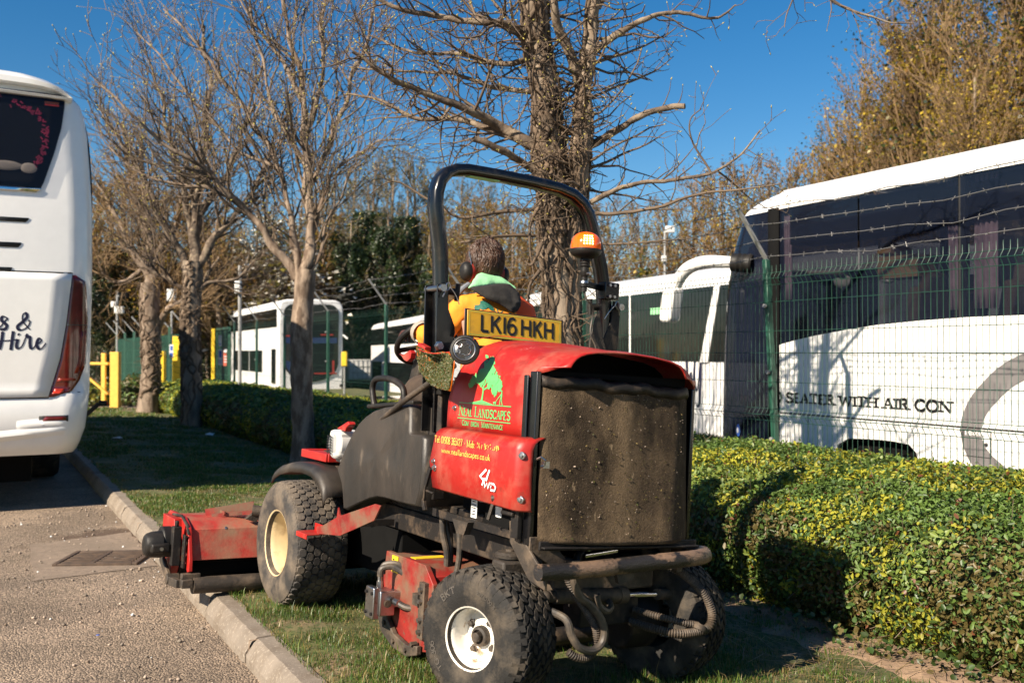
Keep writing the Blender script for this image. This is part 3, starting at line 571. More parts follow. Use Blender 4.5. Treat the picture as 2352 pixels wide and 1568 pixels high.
# ================================================================ trees
def wob(p, lf): q = noise.noise_vector(V((p[0]*2.2, p[1]*2.2, p[2]*2.2)))*lf; return np.array([p[0]+q.x, p[1]+q.y, p[2]+q.z*.5])
class TW:                                                    # gathers many thin tubes as one mesh
    def __init__(s, k=4): s.k = k; s.V = []; s.F = []; s.n = 0; s.ends = []; s.nodes = []
    def tube(s, pts, rad, k=None):
        k = k or s.k; P_ = np.asarray(pts, float); n = len(P_); t = np.gradient(P_, axis=0); t = unit(t)
        ref = np.array([.31, .17, .93]) if abs(t[0, 2]) < .9 else np.array([.95, .2, .1])
        x = unit(np.cross(t, ref)); y = np.cross(t, x); a = np.arange(k)*2*np.pi/k
        ring = P_[:, None]+(x[:, None]*np.cos(a)[None, :, None]+y[:, None]*np.sin(a)[None, :, None])*np.asarray(rad)[:, None, None]
        i = np.arange(n-1)[:, None]*k; j = np.arange(k)[None]; j2 = (j+1) % k
        s.F.append((np.stack([i+j, i+j2, i+k+j2, i+k+j], -1).reshape(-1, 4))+s.n); s.V.append(ring.reshape(-1, 3)); s.n += n*k
    def obj(s, name, mt, parent, rough=0, lf=0):
        Vs = np.concatenate(s.V)
        if lf: Vs = np.array([wob(p, lf) for p in Vs])
        if rough: Vs = np.array([V(p)+noise.noise_vector(V((p[0]*9, p[1]*9, p[2]*3.2)))*rough+noise.noise_vector(V((p[0]*28, p[1]*28, p[2]*8)))*rough*.45 for p in Vs])
        return np_obj(name, Vs, np.concatenate(s.F), mt, parent)
RT = random.Random(5)
def rv(): return np.array([RT.gauss(0, 1), RT.gauss(0, 1), RT.gauss(0, 1)])
def nrm(a): return a/(np.linalg.norm(a)+1e-9)
def grow(T, p, d, L, r, depth, up=.12, wig=.22, dens=5, rmin=.003, ang=.75, lf=.55, seg=.12):
    n = max(3, min(9, int(L/seg)+1)); pts = [p]; dirs = [d]; st = L/n
    for i in range(n):
        d = nrm(d+rv()*wig*.5+np.array([0, 0, up])); p = p+d*st; pts.append(p); dirs.append(d)
    rad = np.linspace(r, max(rmin*.7, r*.35), n+1); T.tube(pts, rad, 5 if r > .02 else None); T.ends.append((p, d))
    if depth > 0:
        m = max(1, int(L*dens*(.7+.6*RT.random())))
        for j in range(m):
            f = .15+.8*(j+RT.random())/m; i = min(n-1, int(f*n)); q = pts[i]+(pts[i+1]-pts[i])*(f*n-i)
            s_ = nrm(np.cross(dirs[i], rv())); dd = nrm(dirs[i]*math.cos(ang)+s_*math.sin(ang)*(.7+.6*RT.random()))
            l = L*lf*(1.1-.6*f)*(.6+.8*RT.random()); grow(T, q, dd, max(l, .07), max(rmin, rad[i]*.55), depth-1, up, wig*1.1, dens*1.35, rmin, ang, lf, seg)
def limb(T, pts, r0, r1, k=8, n=6):
    q = [np.array(x) for x in spline(pts, n)]; T.tube(q, np.linspace(r0, r1, len(q)), k); return q, np.linspace(r0, r1, len(q))
def dress(T, q, rad, num, L0, L1, depth, f0=.2, f1=1, **kw):  # side branches along a limb
    for j in range(num):
        f = f0+(f1-f0)*(j+RT.random())/num; x = f*(len(q)-1); i = min(len(q)-2, int(x)); p = q[i]+(q[i+1]-q[i])*(x-i); t = nrm(q[i+1]-q[i])
        s_ = nrm(np.cross(t, rv())); a = kw.get('ang', .8); d = nrm(t*math.cos(a)+s_*math.sin(a)); L = L0+(L1-L0)*RT.random()
        grow(T, p, d, L*(1.15-.5*f), max(kw.get('rmin', .003), min(rad[i]*.5, L*.013+.002)), depth, **kw)
def buds(T, name, parent, mt, n, L_, w_=.3, sub=1.0, lf=0):
    E = T.ends; idx = RT.sample(range(len(E)), min(n, int(len(E)*sub))); Vv = []; Fv = []
    for c, i in enumerate(idx):
        p, d = E[i]; p = wob(p, lf) if lf else p; l = L_*(.6+.8*RT.random()); x = nrm(np.cross(d, [.3, .5, .8])); y = np.cross(d, x); ww = l*w_
        Vv += [p-d*l*.2, p+d*l*.35+x*ww, p+d*l*.35+y*ww, p+d*l*.35-x*ww, p+d*l*.35-y*ww, p+d*l]; o = c*6
        Fv += [(o, o+1, o+2), (o, o+2, o+3), (o, o+3, o+4), (o, o+4, o+1), (o+5, o+2, o+1), (o+5, o+3, o+2), (o+5, o+4, o+3), (o+5, o+1, o+4)]
    return np_obj(name, Vv, Fv, mt, parent, None, False)
def px(l, Y): return [at(p[0], p[1], Y+(p[2] if len(p) > 2 else 0)) for p in l]
# ---- the near tree, vine covered, behind the mower
Y1 = 7.2; tr = thing('vine_clad_tree', 'nearest tree, thick trunk wrapped in dead vine stems', 'tree')
T = TW(12); TA, RA = limb(T, px([(1292, 1010), (1290, 850), (1283, 650), (1270, 470), (1262, 330), (1250, 190), (1226, 30), (1205, -140)], Y1), .135, .075, 22, 14)
TB, RB = limb(T, px([(1300, 900), (1310, 760), (1318, 600), (1328, 440, -.06), (1338, 300, -.08), (1346, 180), (1362, 60), (1385, -140)], Y1-.02), .07, .045, 20, 14)
b1 = px([(1292, 980), (1290, 1120), (1288, 1225), (1286, 1290)], Y1); T.tube([np.array(x) for x in b1], [.122, .128, .15, .21], 22); T.obj('trunk', 'bark', tr, .014, .05)
W = TW(5)
def vine(W, Q, RR, rs, sp=.35, tw=5):
    a0 = RT.random()*6.283; st = RT.randrange(0, len(Q)//2); en = min(len(Q), st+RT.randrange(len(Q)//5, len(Q)*4//5)); pts = []; sd = RT.random()*50
    dr = RT.uniform(-.6, .6)
    for i in range(st, en):
        for h in (0, .5):
            j = min(i+1, len(Q)-1); c = Q[i]*(1-h)+Q[j]*h; s_ = (i+h)*sp; a = a0+dr*s_*.16+.95*noise.noise(V((s_*1.2, sd, 0))); rr = RR[i]+.006+.03*max(0, noise.noise(V((s_*1.3, sd, 5))))
            pts.append(c+np.array([math.cos(a)*rr, math.sin(a)*rr, .02*noise.noise(V((s_*2, sd, 9)))]))
    r0 = RT.choice([.005, .007, .009, .012, .016, .021])*rs; W.tube(pts, np.linspace(r0, r0*.5, len(pts))*(1+.25*np.sin(np.arange(len(pts))*1.7)), 6)
    for _ in range(tw):
        i = RT.randrange(len(pts)); c = Q[min(len(Q)-1, st+i//2)]; d = nrm((pts[i]-c)*np.array([1, 1, .2])+rv()*.04); grow(W, pts[i], d, RT.uniform(.08, .34), .004, 1, -.05, .6, 7, .0022, .9)
for k in range(66): Q_, R_ = (TA, RA) if k % 5 < 3 else (TB, RB); vine(W, Q_, R_, 1, .18)
for pts in ([(1245, 470), (1222, 520), (1215, 580), (1224, 640)], [(1250, 560), (1232, 590), (1215, 610), (1200, 600)], [(1240, 620), (1215, 650), (1212, 690), (1218, 705)]): q, r_ = limb(W, px(pts, Y1-.2), .016, .007, 5); dress(W, q, r_, 7, .06, .2, 0, wig=.5)
W.obj('vine_stems', 'vine', tr, 0, .05)
T = TW(4); TL_ = TW(8); L1 = []
for pts, r0, r1 in [
    ([(1255, 345), (1215, 325), (1150, 288), (1060, 240, -.2), (960, 205, -.35), (880, 172, -.5), (800, 120, -.6)], .062, .012),
    ([(1260, 350), (1205, 322), (1120, 293, .1), (1040, 270, .2), (965, 266, .2), (880, 232, .3), (790, 215, .4)], .045, .009),
    ([(1268, 430), (1228, 388), (1180, 360, -.1), (1130, 338, -.2), (1086, 320, -.25)], .036, .028),
    ([(1262, 190), (1225, 110), (1180, 62, -.1), (1110, 48, -.2), (1000, 34, -.2), (900, 16, -.3), (800, -30, -.3)], .05, .012),
    ([(1335, 190), (1310, 110, -.1), (1282, 30, -.2), (1262, -60, -.2)], .055, .03),
    ([(1335, 345), (1400, 306, -.1), (1470, 268, -.2), (1530, 250, -.25), (1573, 245, -.3)], .036, .024),
    ([(1340, 475, -.1), (1392, 442, -.2), (1460, 424, -.3), (1540, 418, -.4), (1622, 400, -.5), (1700, 350, -.55), (1745, 300, -.6)], .026, .005),
    ([(1345, 490, -.1), (1420, 486, -.2), (1520, 476, -.35), (1600, 448, -.5), (1700, 432, -.6), (1800, 422, -.7)], .02, .005),
    ([(1622, 402, -.5), (1588, 340, -.5), (1590, 280, -.5), (1618, 250, -.5)], .011, .004), ([(1640, 396, -.5), (1690, 425, -.4), (1760, 480, -.3)], .01, .004),
    ([(1365, 120), (1410, 85, -.1), (1480, 45, -.2), (1550, 30, -.2), (1640, 38, -.3), (1700, 10, -.3)], .034, .006),
    ([(1380, 20), (1440, -50), (1640, -110, -.2), (1840, -40, -.3), (1930, 20, -.3), (2030, 48, -.35), (2100, 55, -.4)], .03, .005),
    ([(1830, -40, -.3), (1812, 20, -.3), (1808, 60, -.3)], .008, .003),
    ([(1240, 130), (1160, 150, .2), (1060, 130, .3), (950, 120, .4), (850, 80, .5)], .03, .008),
    ([(1248, 220), (1150, 205, .4), (1040, 170, .5), (930, 165, .6), (800, 150, .7)], .028, .007),
    ([(1340, 240), (1420, 200, .3), (1500, 170, .4), (1545, 130, .4)], .016, .004), ([(1335, 390), (1410, 360, .2), (1480, 330, .2), (1530, 300, .2)], .016, .004),
    ([(1250, 480, .1), (1150, 490, .1), (1060, 500), (980, 460), (900, 420), (850, 445)], .02, .004), ([(1245, 540, .1), (1160, 545), (1090, 555, -.1), (1060, 558, -.1)], .016, .009),
    ([(1345, 560, -.1), (1430, 560, -.2), (1530, 556, -.3), (1600, 545, -.3)], .013, .004), ([(1345, 430, .1), (1440, 450, .1), (1530, 470, .1)], .014, .004),
    ([(1220, 0), (1160, -60), (1040, -80), (900, -60)], .04, .012), ([(1345, 150), (1450, 120, .3), (1530, 75, .3)], .02, .004)]:
    q, r_ = limb(TL_ if r0 > .02 else T, px(pts, Y1), r0*.8, r1*.8, 9, 9); L1.append((q, r_))
for i, (q, r_) in enumerate(L1):
    ln = sum(np.linalg.norm(q[j+1]-q[j]) for j in range(len(q)-1)); big = i in (0, 1, 3, 13, 14, 21)
    if i in (2, 5): dress(T, q, r_, 8, .1, .3, 0, .25, .9, rmin=.0022); continue
    dress(T, q, r_, int(ln*(17 if big else 10)), .2, .9 if big else .45, 2 if big else 1, .18, 1, rmin=.0026, up=.03, wig=.52, dens=5, ang=.85)
for Q, RR in ((TA, RA), (TB, RB)): dress(T, Q, RR, 85, .2, .9, 2, .40, 1, rmin=.0026, up=.02, wig=.55, dens=4.5, ang=1.35)
T.obj('crown', 'twig', tr, .0045, .05); TL_.obj('limbs', 'bark_limb', tr, .009, .05); buds(T, 'buds', tr, 'bud', 2200, .020, .2, lf=.05)
# ---- three more trees along the hedge
def crown_tree(name, label, Y, trunk, rt, limbs, seedn, n1=26, tw='twig_pale', bk='bark_pale', L=(.5, 1.5), budn=2500, rs=1.0, dens=3.6, bl=.026, vn=0):
    o = thing(name, label, 'tree'); RT.seed(seedn); T = TW(20); Q_, R_ = limb(T, px(trunk, Y), rt[0], rt[1], 20, 16); b_ = px(trunk[:2], Y); g = b_[0]; T.tube([np.array(b_[1]), np.array(g)+np.array([0, 0, .45]), np.array(g)+np.array([0, 0, .12]), np.array(g)-np.array([0, 0, .1])], [rt[0]*.95, rt[0], rt[0]*1.25, rt[0]*1.8], 20); T.obj('trunk', bk, o, rt[0]*.16)
    if vn:
        W = TW(5); [vine(W, Q_, R_, rt[0]*9, .3, 4) for _ in range(vn)]; W.obj('vine_stems', 'vine', o)
    T = TW(3); TL_ = TW(9); LL = [limb(TL_, px(p, Y), r0*.85, r1*.8, 9, 9) for p, r0, r1 in limbs]; TL_.obj('limbs', 'bark_limb' if bk == 'bark' else bk, o, .012, .09)
    for q, r_ in LL:
        ln = sum(np.linalg.norm(q[j+1]-q[j]) for j in range(len(q)-1)); dress(T, q, r_, int(ln*n1/2.6), L[0], L[1], 2, .12, 1, rmin=.0048*rs, up=.11, wig=.30, dens=dens, ang=.7, seg=.2)
    T.obj('crown', tw, o, .006, .09); buds(T, 'buds', o, 'bud', budn, bl, .3, lf=.09); return o
crown_tree('bare_tree', 'pale barked bare tree in front of the white double decker bus', 12.9, [(696, 1075), (694, 900), (692, 780), (697, 700), (703, 620)], (.14, .13), [
    ([(703, 640), (712, 540), (708, 430), (700, 330), (690, 200), (660, 80), (640, -60)], .10, .02), ([(690, 640), (640, 575), (575, 490), (510, 420, -.3), (440, 370, -.5), (340, 290, -.8), (225, 190, -1)], .075, .012),
    ([(694, 650), (668, 520), (640, 380), (560, 250), (470, 130), (380, 20)], .06, .012), ([(715, 560), (740, 450), (790, 380), (850, 330), (930, 320)], .04, .01), ([(722, 620), (760, 500), (800, 420, -.4), (830, 380, -.5)], .03, .008),
    ([(706, 430), (760, 330), (800, 200), (850, 60), (880, -60)], .05, .014), ([(700, 380), (630, 260), (600, 120), (560, -40)], .045, .014), ([(575, 490), (500, 440), (400, 420), (300, 380), (240, 330)], .035, .009), ([(640, 390), (540, 330), (420, 200), (300, 60)], .035, .01), ([(700, 300), (745, 160), (740, 20), (760, -100)], .04, .012), ([(690, 230), (620, 100), (500, -60)], .035, .012)], 21, 25, budn=2200)
crown_tree('bare_tree', 'dark bare tree in the coach shadow, left of the pole with camera box', 19.6, [(440, 1010), (440, 880), (437, 760), (440, 680), (445, 600)], (.185, .185), [
    ([(445, 640), (450, 540), (455, 440), (470, 340), (480, 200), (470, 60)], .16, .03), ([(440, 640), (400, 560), (360, 470), (320, 390), (260, 300), (215, 230)], .10, .02), ([(450, 620), (500, 540), (560, 470), (600, 400), (640, 300)], .10, .02),
    ([(448, 560), (420, 440), (390, 320), (360, 200), (330, 90)], .08, .02), ([(455, 500), (520, 400), (560, 280), (600, 150)], .08, .02), ([(440, 690), (480, 650), (540, 640), (590, 600)], .06, .02), ([(438, 680), (395, 640), (340, 620), (290, 560)], .06, .02)], 22, 30, 'twig', 'bark', (.6, 1.7), 1500, 1.2, vn=34)
crown_tree('bare_tree', 'leftmost bare tree with a sunlit leaning trunk', 24.2, [(340, 957), (346, 880), (347, 800), (344, 720), (345, 650)], (.22, .23), [
    ([(345, 700), (345, 600), (340, 500), (330, 420), (320, 320)], .19, .04), ([(350, 760), (385, 715), (420, 690), (470, 650), (500, 590)], .13, .03), ([(344, 640), (300, 560), (260, 480), (225, 420)], .12, .03), ([(345, 620), (390, 540), (420, 450), (430, 350)], .11, .03),
    ([(340, 560), (310, 450), (290, 360), (280, 280)], .09, .03), ([(344, 600), (290, 640), (250, 640), (220, 600)], .07, .02)], 23, 32, 'twig_tan', 'bark_pale', (.6, 1.8), 1200, 1.5, vn=22)
# ---- woodland beyond the yard: a few kinds, each copied
PROTO = {}
def bare_proto(key, h, spread, nb, dep, up, tw, rs, seedn, bark='bark', leafn=0, leafL=.1, leafm=None, leafp=None, ivy=0, ivym=None, low=.15):
    RT.seed(seedn); T = TW(8); q, r_ = limb(T, [V((0, 0, -.3)), V((.1, .05, h*.3)), V((-.1, .1, h*.6)), V((.05, 0, h*.95))], h*.014, h*.003, 7, 6); tr_ = T
    C = TW(3)
    for j in range(nb):
        f = low+(.93-low)*(j+RT.random())/nb; p = q[min(len(q)-1, int(f*(len(q)-1)))]; a = RT.random()*6.283; el = RT.uniform(.5, 1.15); d = np.array([math.cos(a)*math.cos(el), math.sin(a)*math.cos(el), math.sin(el)])
        grow(C, p, d, spread*(1.25-f*.8)*RT.uniform(.7, 1.25), h*.005*(1.2-f), dep, up, .2, 2.6 if spread > 2.5 else 3.4, rs, .55, .55, .5)
    ms = [('trunk', np.concatenate(tr_.V), np.concatenate(tr_.F), bark, None), ('crown', np.concatenate(C.V), np.concatenate(C.F), tw, None)]
    if leafn:
        E = np.array([e[0] for e in C.ends]); pick = E[RNG.integers(0, len(E), leafn)]+RNG.normal(size=(leafn, 3))*.16; pick = pick[:leafn]
        Vv, F = leaves(pick, np.tile([0, 0, 1.], (leafn, 1)), leafL*(.5+RNG.random(leafn)), .6); cn = np_noise(pick, .45, seedn); r = RNG.random(leafn)+cn*.9
        ms.append(('foliage', Vv, F, leafm, np.digitize(r, np.cumsum(leafp)[:-1])))
    if ivy:
        th = RNG.random(ivy)*6.283; zz = RNG.random(ivy)**.8*h*.82; lump = np.array([noise.noise(V((math.cos(t)*1.3, math.sin(t)*1.3, z*.5+seedn))) for t, z in zip(th, zz)]); rr = (.55+1.0*np.abs(lump)*2)*spread*.55*(1-.55*zz/h)*np.sqrt(.35+.65*RNG.random(ivy))
        P_ = np.stack([np.cos(th)*rr, np.sin(th)*rr, zz], 1); Nn = np.stack([np.cos(th), np.sin(th), .3+0*th], 1); Vv, F = leaves(P_, Nn, (.09 if key == 'gold' else .10)*(.6+1.2*RNG.random(ivy)), .75); cn = np_noise(P_, .6, 3)
        ms.append(('ivy', Vv, F, ivym or ['ivy_leaf', 'ivy_mid'], ((RNG.random(ivy)+cn) > .62).astype(int)))
    PROTO[key] = (ms, h, {})
def place_tree(key, u, Y, h, label, group, name='bare_tree', sx=1):
    ms, h0, cache = PROTO[key]; p = at(u, 800, Y); k = h/h0; m = Matrix.Translation((p.x, p.y, -.55)) @ Matrix.Rotation(RT.random()*6.28, 4, 'Z') @ Matrix.Diagonal((k*sx, k*sx, k, 1))
    o = thing(name, label, 'tree', m, group)
    for nm, Vv, F, mt, mi in ms:
        if nm in cache: c = bpy.data.objects.new(nm, cache[nm]); COL.objects.link(c); c.parent = o
        else: c = np_obj(nm, Vv, F, mt, o, mi, nm in ('trunk', 'crown')); cache[nm] = c.data
    return o
bare_proto('slim', 10, 2.6, 52, 2, .24, 'twig_tan', .017, 31, 'bark_pale', 4200, .12, ['leaf_brown', 'leaf_gold', 'leaf_moss'], [.55, .25, .2])
bare_proto('pale', 14, 3.0, 60, 2, .25, 'twig_grey', .02, 32, 'bark_pale', 3600, .14, ['leaf_moss', 'leaf_olive'], [.6, .4])
bare_proto('ivy', 12, 2.6, 40, 2, .2, 'twig_grey', .018, 33, 'bark', 1500, .12, ['leaf_moss', 'leaf_olive'], [.5, .5], 14000)
bare_proto('blossom', 8, 2.8, 44, 2, .1, 'twig', .015, 34, 'bark', 2600, .22, ['petal', 'leaf_moss', 'leaf_olive'], [.62, .2, .18])
bare_proto('gold', 14, 4.2, 95, 2, .24, 'twig_tan', .014, 35, 'bark', 19000, .11, ['leaf_gold', 'leaf_brown', 'leaf_moss', 'ivy_mid'], [.48, .24, .22, .06], 900, ['ivy_leaf', 'ivy_mid'], .06)
RT.seed(77)
place_tree('gold', 2350, 27, 15.5, 'big golden budding tree at the right picture edge above the coach roof', None, 'budding_tree')
place_tree('gold', 2150, 31, 15, 'tall golden brown budding tree rising over the middle of the coach roof', None, 'budding_tree')
place_tree('gold', 1985, 35, 11.8, 'smaller golden brown budding tree next to the open sky', None, 'budding_tree')
place_tree('gold', 2240, 24, 9.0, 'low golden bush directly behind the coach roof', None, 'budding_tree')
place_tree('gold', 2080, 40, 13, 'golden budding tree in the gap between the two tall ones', None, 'budding_tree', .9)
for u, Y, h in ((1395, 44, 9), (1465, 48, 9.6), (1530, 42, 8.6), (1600, 46, 10.6), (1655, 40, 9.4), (1710, 44, 10.8), (1765, 38, 9.2), (1815, 41, 10.4), (1870, 37, 9.6), (1930, 36, 8.5)): place_tree('slim', u, Y, h, 'slim bare brown tree in the row behind the coaches right of the vine clad tree', 'slim brown trees behind the coaches', 'slim_tree')
for u, Y, h in ((1000, 56, 10.5), (1045, 50, 9), (1085, 52, 10.2), (1140, 58, 11.5), (1180, 50, 9.2), (1225, 54, 10.4), (1280, 50, 9), (1340, 52, 9.8)): place_tree('slim', u, Y, h, 'bare brown tree in the woodland behind the driver', 'brown trees behind the driver', 'slim_tree', 1.15)
for u, Y, h in ((770, 60, 13.5), (815, 64, 14.5), (860, 58, 13.8), (905, 64, 15.4), (950, 60, 14.2), (1000, 66, 14.6), (1060, 62, 13), (1120, 68, 14)): place_tree('pale', u, Y, h, 'tall pale grey twigged tree above the woodland left of the roll bar', 'tall pale trees above the woodland', 'pale_tree')
for u, Y, h in ((765, 55, 10.4), (805, 53, 9.4), (845, 55, 11.8), (890, 54, 10.6), (935, 56, 11.6), (985, 54, 8.8), (1040, 55, 7.6), (1110, 54, 7)): place_tree('ivy', u, Y, h, 'dark ivy clad tree between the double decker bus and the driver', 'dark ivy clad trees', 'ivy_tree', 1.1)
place_tree('blossom', 640, 50, 8.6, 'white blossoming tree behind the double decker bus', None, 'blossom_tree', 1.3); place_tree('blossom', 560, 52, 7.5, 'white flecked blossoming tree left of the double decker bus', None, 'blossom_tree', 1.2)
for u, Y, h in ((225, 46, 10.5), (285, 50, 11), (350, 47, 9.8), (430, 52, 10.8), (500, 48, 10), (590, 56, 11), (690, 58, 11.4), (740, 54, 10)): place_tree('slim', u, Y, h, 'bare brown tree in the woodland behind the three hedge side trees', 'brown trees behind the hedge side trees', 'slim_tree', 1.3)
for u, Y, h in ((225, 46, 7.2), (255, 48, 8.4), (300, 47, 7), (365, 50, 8), (425, 52, 8), (480, 56, 10.2), (540, 58, 9.4), (600, 57, 8.6), (680, 58, 8.8)): place_tree('ivy', u, Y, h, 'low ivy clad tree behind the entrance gate', 'ivy trees behind the entrance', 'ivy_tree', 1.2)
p = at(1475, 620, 37); shrub('evergreen_shrub', (p.x, p.y, -.5), 1.5, 1.2, 5.4, 3500, .16, ['leaf_moss', 'ivy_mid', 'leaf_gold'], [.45, .35, .2], 'yellow green evergreen shrub above the second coach roof')
# the wood's dark undergrowth reads as one mass
n = 26000; U = RNG.random(n)*2500-80; Yd = np.where(U > 1350, 52, 60)+RNG.random(n)*8; hh = np.array([3.6+2.6*noise.noise(V((u*.006, 3, 1)))+1.3*noise.noise(V((u*.02, 7, 1))) for u in U]); zz = -.6+np.maximum(hh, 1)*RNG.random(n)**.8
C = np.stack([(U-1176)/2287*Yd, Yd, zz], 1); Vv, F = leaves(C, np.tile([0, -1., .3], (n, 1)), .25+RNG.random(n)*.35, .7)
cn = np_noise(C, .35, 2)+RNG.random(n)*.5; tag(np_obj('undergrowth', Vv, F, ['ivy_leaf', 'ivy_mid', 'leaf_olive', 'leaf_moss'], None, np.digitize(cn, [.05, .3, .5]), False), 'dark undergrowth of the woodland behind the yard', 'undergrowth', kind='stuff')
# ================================================================ vehicles
def ip(x, tab):
    return float(np.interp(x, [a for a, _ in tab], [b_ for _, b_ in tab]))
# ---- the white coach on the left, seen from behind
lc = thing('coach', 'white coach on the left seen from behind, navy script on its rear panel', 'coach', frame((-3.9, 9.3, ROADZ), -28.28))
XR = [(.50, -.16), (.54, -.13), (.62, -.10), (.75, -.06), (1.0, -.03), (1.09, -.02), (2.2, 0), (2.76, 0), (3.16, -.02), (3.5, -.045), (3.66, -.07), (3.8, -.11), (3.9, -.2), (3.96, -.3), (4.02, -.5), (4.07, -.8), (4.11, -1.0), (4.14, -1.2)]
YR = [(.50, .10), (.54, .06), (.6, .0), (.75, -.05), (.95, -.05), (1.08, -.015), (1.1, 0), (2.2, 0), (2.7, .015), (3.0, .03), (3.75, .07), (3.9, .10), (4.0, .16), (4.08, .30), (4.12, .6), (4.14, 1.0)]
CR = .24
def rear(x, z, off=0):                                       # a point on the coach's rear skin
    xr = ip(z, XR); dx = max(0, xr-x); y = ip(z, YR)
    if dx < CR: y += CR-math.sqrt(max(0, CR*CR-(CR-dx)**2))
    return V((x, y-off, z))
ZS = [.515, .54, .57, .62, .68, .75, .85, .95, 1.02, 1.06, 1.085, 1.1, 1.3, 1.5, 1.7, 1.9, 2.1, 2.2, 2.4, 2.6, 2.76, 2.95, 3.16, 3.35, 3.5, 3.66, 3.74, 3.8, 3.85, 3.9, 3.935, 3.96, 3.99, 4.02, 4.05, 4.07, 4.09, 4.11, 4.125, 4.14]
rows = []
for z in ZS:
    xr = ip(z, XR); half = [rear(xr-d, z) for d in [0, .004, .015, .035, .06, .09, .13, .18, .24] if d < xr+1.25]+[rear(-1.25, z)]
    side = [V((xr, y, z)) for y in (12, 9, 6, 3, 1.2, .7)]; r_ = side+[half[0]+V((0, .12, 0))]+half; r_ += [V((-2.5-p.x, p.y, p.z)) for p in r_[::-1][1:]]
    rows.append(r_)
m = max(len(r_) for r_ in rows)
for r_ in rows:
    while len(r_) < m: r_.insert(len(r_)//2, r_[len(r_)//2].copy())
bd = B().grid(rows); bd.add(rows[-1], [tuple(range(m))]); bd.add([V((-2.3, 12, .3)), V((-.2, 12, .3)), V((-.2, 12, 3.9)), V((-2.3, 12, 3.9))], [(0, 1, 2, 3)]); bd.build('body', 'pearl', lc, smooth=40)
def rpanel(name, lf, rt_, zs, mt, off, parent, nc=8, th=.012, bevel=0):
    rws = []
    for z in zs:
        a, c = ip(z, lf), ip(z, rt_); rws.append([rear(a+(c-a)*j/nc, z, off) for j in range(nc+1)])
    return B().grid(rws).build(name, mt, parent, solid=th, bevel=bevel)
def lin(a, c, n): return [a+(c-a)*i/n for i in range(n+1)]
# rear window: recess, garland and shelf behind dark glass
WL = [(2.9, -2.06), (3.88, -2.22)]; WR = [(2.955, -.46), (2.975, -.45), (3.0, -.44), (3.29, -.35), (3.53, -.29), (3.74, -.262), (3.80, -.26), (3.825, -.275), (3.84, -.30)]
zz = lin(2.955, 3.845, 14)
rw = rpanel('rear_window', WL, WR, zz, 'interior', .008, lc, 14, .006)
b = B(); gpts = spline([rear(x, z, .022) for x, z in ((-1.0, 3.79), (-.69, 3.73), (-.55, 3.68), (-.46, 3.6), (-.42, 3.47), (-.44, 3.3), (-.50, 3.17))], 8)
for i in range(90):
    p = gpts[random.randrange(len(gpts))]+V((RNG.normal()*.018, 0, RNG.normal()*.018)); b.box(p, (.03, .004, .012), (0, random.random()*3, 0))
MT['garland'] = mat('garland', (.30, .014, .05), .5, v=.4, sc1=20); b.build('garland', 'garland', rw, smooth=0)
B().ball(rear(-.75, 3.14, .02), .09, 10, sx=(1.6, .08, .5)).build('cushion', 'reflective', rw); B().ball(rear(-.56, 3.13, .02), .07, 10, sx=(1.0, .08, .7)).build('cushion', 'reflective', rw)
b = B(); b.box(rear(-.37, 3.755, .022), (.12, .004, .018)); b.box(rear(-.37, 3.735, .022), (.12, .004, .018), mi=1); b.build('high_brake_lamp', ['amber_dark', 'lens_bright'], rw)
MT['rear_glass'] = glass('rear_glass', (.9, .9, .92), .30, .02)
rpanel('glass', WL, [(z, x+.004) for z, x in WR], zz, 'rear_glass', .040, rw, 14, 0)
rpanel('chrome_strip', [(2.9, -2.05), (3, -2.05)], [(2.9, -.52), (2.945, -.46), (2.957, -.45)], [2.915, 2.925, 2.94, 2.952], 'chrome', .014, rw, 8, .01)
b = B(); r1 = []                                             # roof visor over the window
for i in range(25):
    x = -1.25+1.05*i/24; f = (i/24); zt = 4.03-.10*f**3-.09*f**9; zb = 3.905-.02*f-.10*f**8; r1.append([rear(x, zt, -.1), rear(x, zt-.01, .10), rear(x, (zt+zb)/2, .13), rear(x, zb+.01, .10), rear(x, zb, .0)])
r2 = [[V((-2.5-p.x, p.y, p.z)) for p in r_] for r_ in r1[::-1][1:]]; B().grid(r1+r2).build('roof_visor', 'pearl', lc)
for zc, x1, h in ((2.655, -.555, .04), (2.425, -.615, .045), (2.195, -.69, .05)):
    rpanel('vent_slot', [(0, -1.95), (5, -1.95)], [(zc-h/2, x1-.03), (zc, x1-.008), (zc+h/2, x1)], [zc-h/2, zc-h/4, zc, zc+h/4, zc+h/2], 'seam', .004, lc, 6, .004)
# engine cover, its seam and the navy script
EL = [(1.04, -2.11), (1.4, -2.21), (2.2, -2.31)]; ER = [(1.04, -.395), (1.25, -.335), (1.4, -.295), (1.72, -.245), (2.18, -.195)]
rpanel('engine_cover_seam', EL, [(z, x+.006) for z, x in ER], lin(1.035, 2.19, 16), 'seam', .002, lc, 10, .003)
ec = rpanel('engine_cover', EL, ER, lin(1.048, 2.178, 16), 'pearl', .012, lc, 12, .014)
def rto(x, z): return rear(x, z, .0215+lz())
b = B(); bz = 1.49
def script(b, pts, w0, to, sc_=1, n=8):
    q = [(p.x, p.y) for p in spline([(a, c, 0) for a, c in pts], n)]; k = len(q); ws = []
    for i in range(k):
        dy = q[min(i+1, k-1)][1]-q[max(i-1, 0)][1]; ws.append(w0*(1.25 if dy < -1e-4 else .55))
    ws = [sum(ws[max(0, i-2):i+3])/len(ws[max(0, i-2):i+3]) for i in range(k)]; stroke(b, q, ws, to)
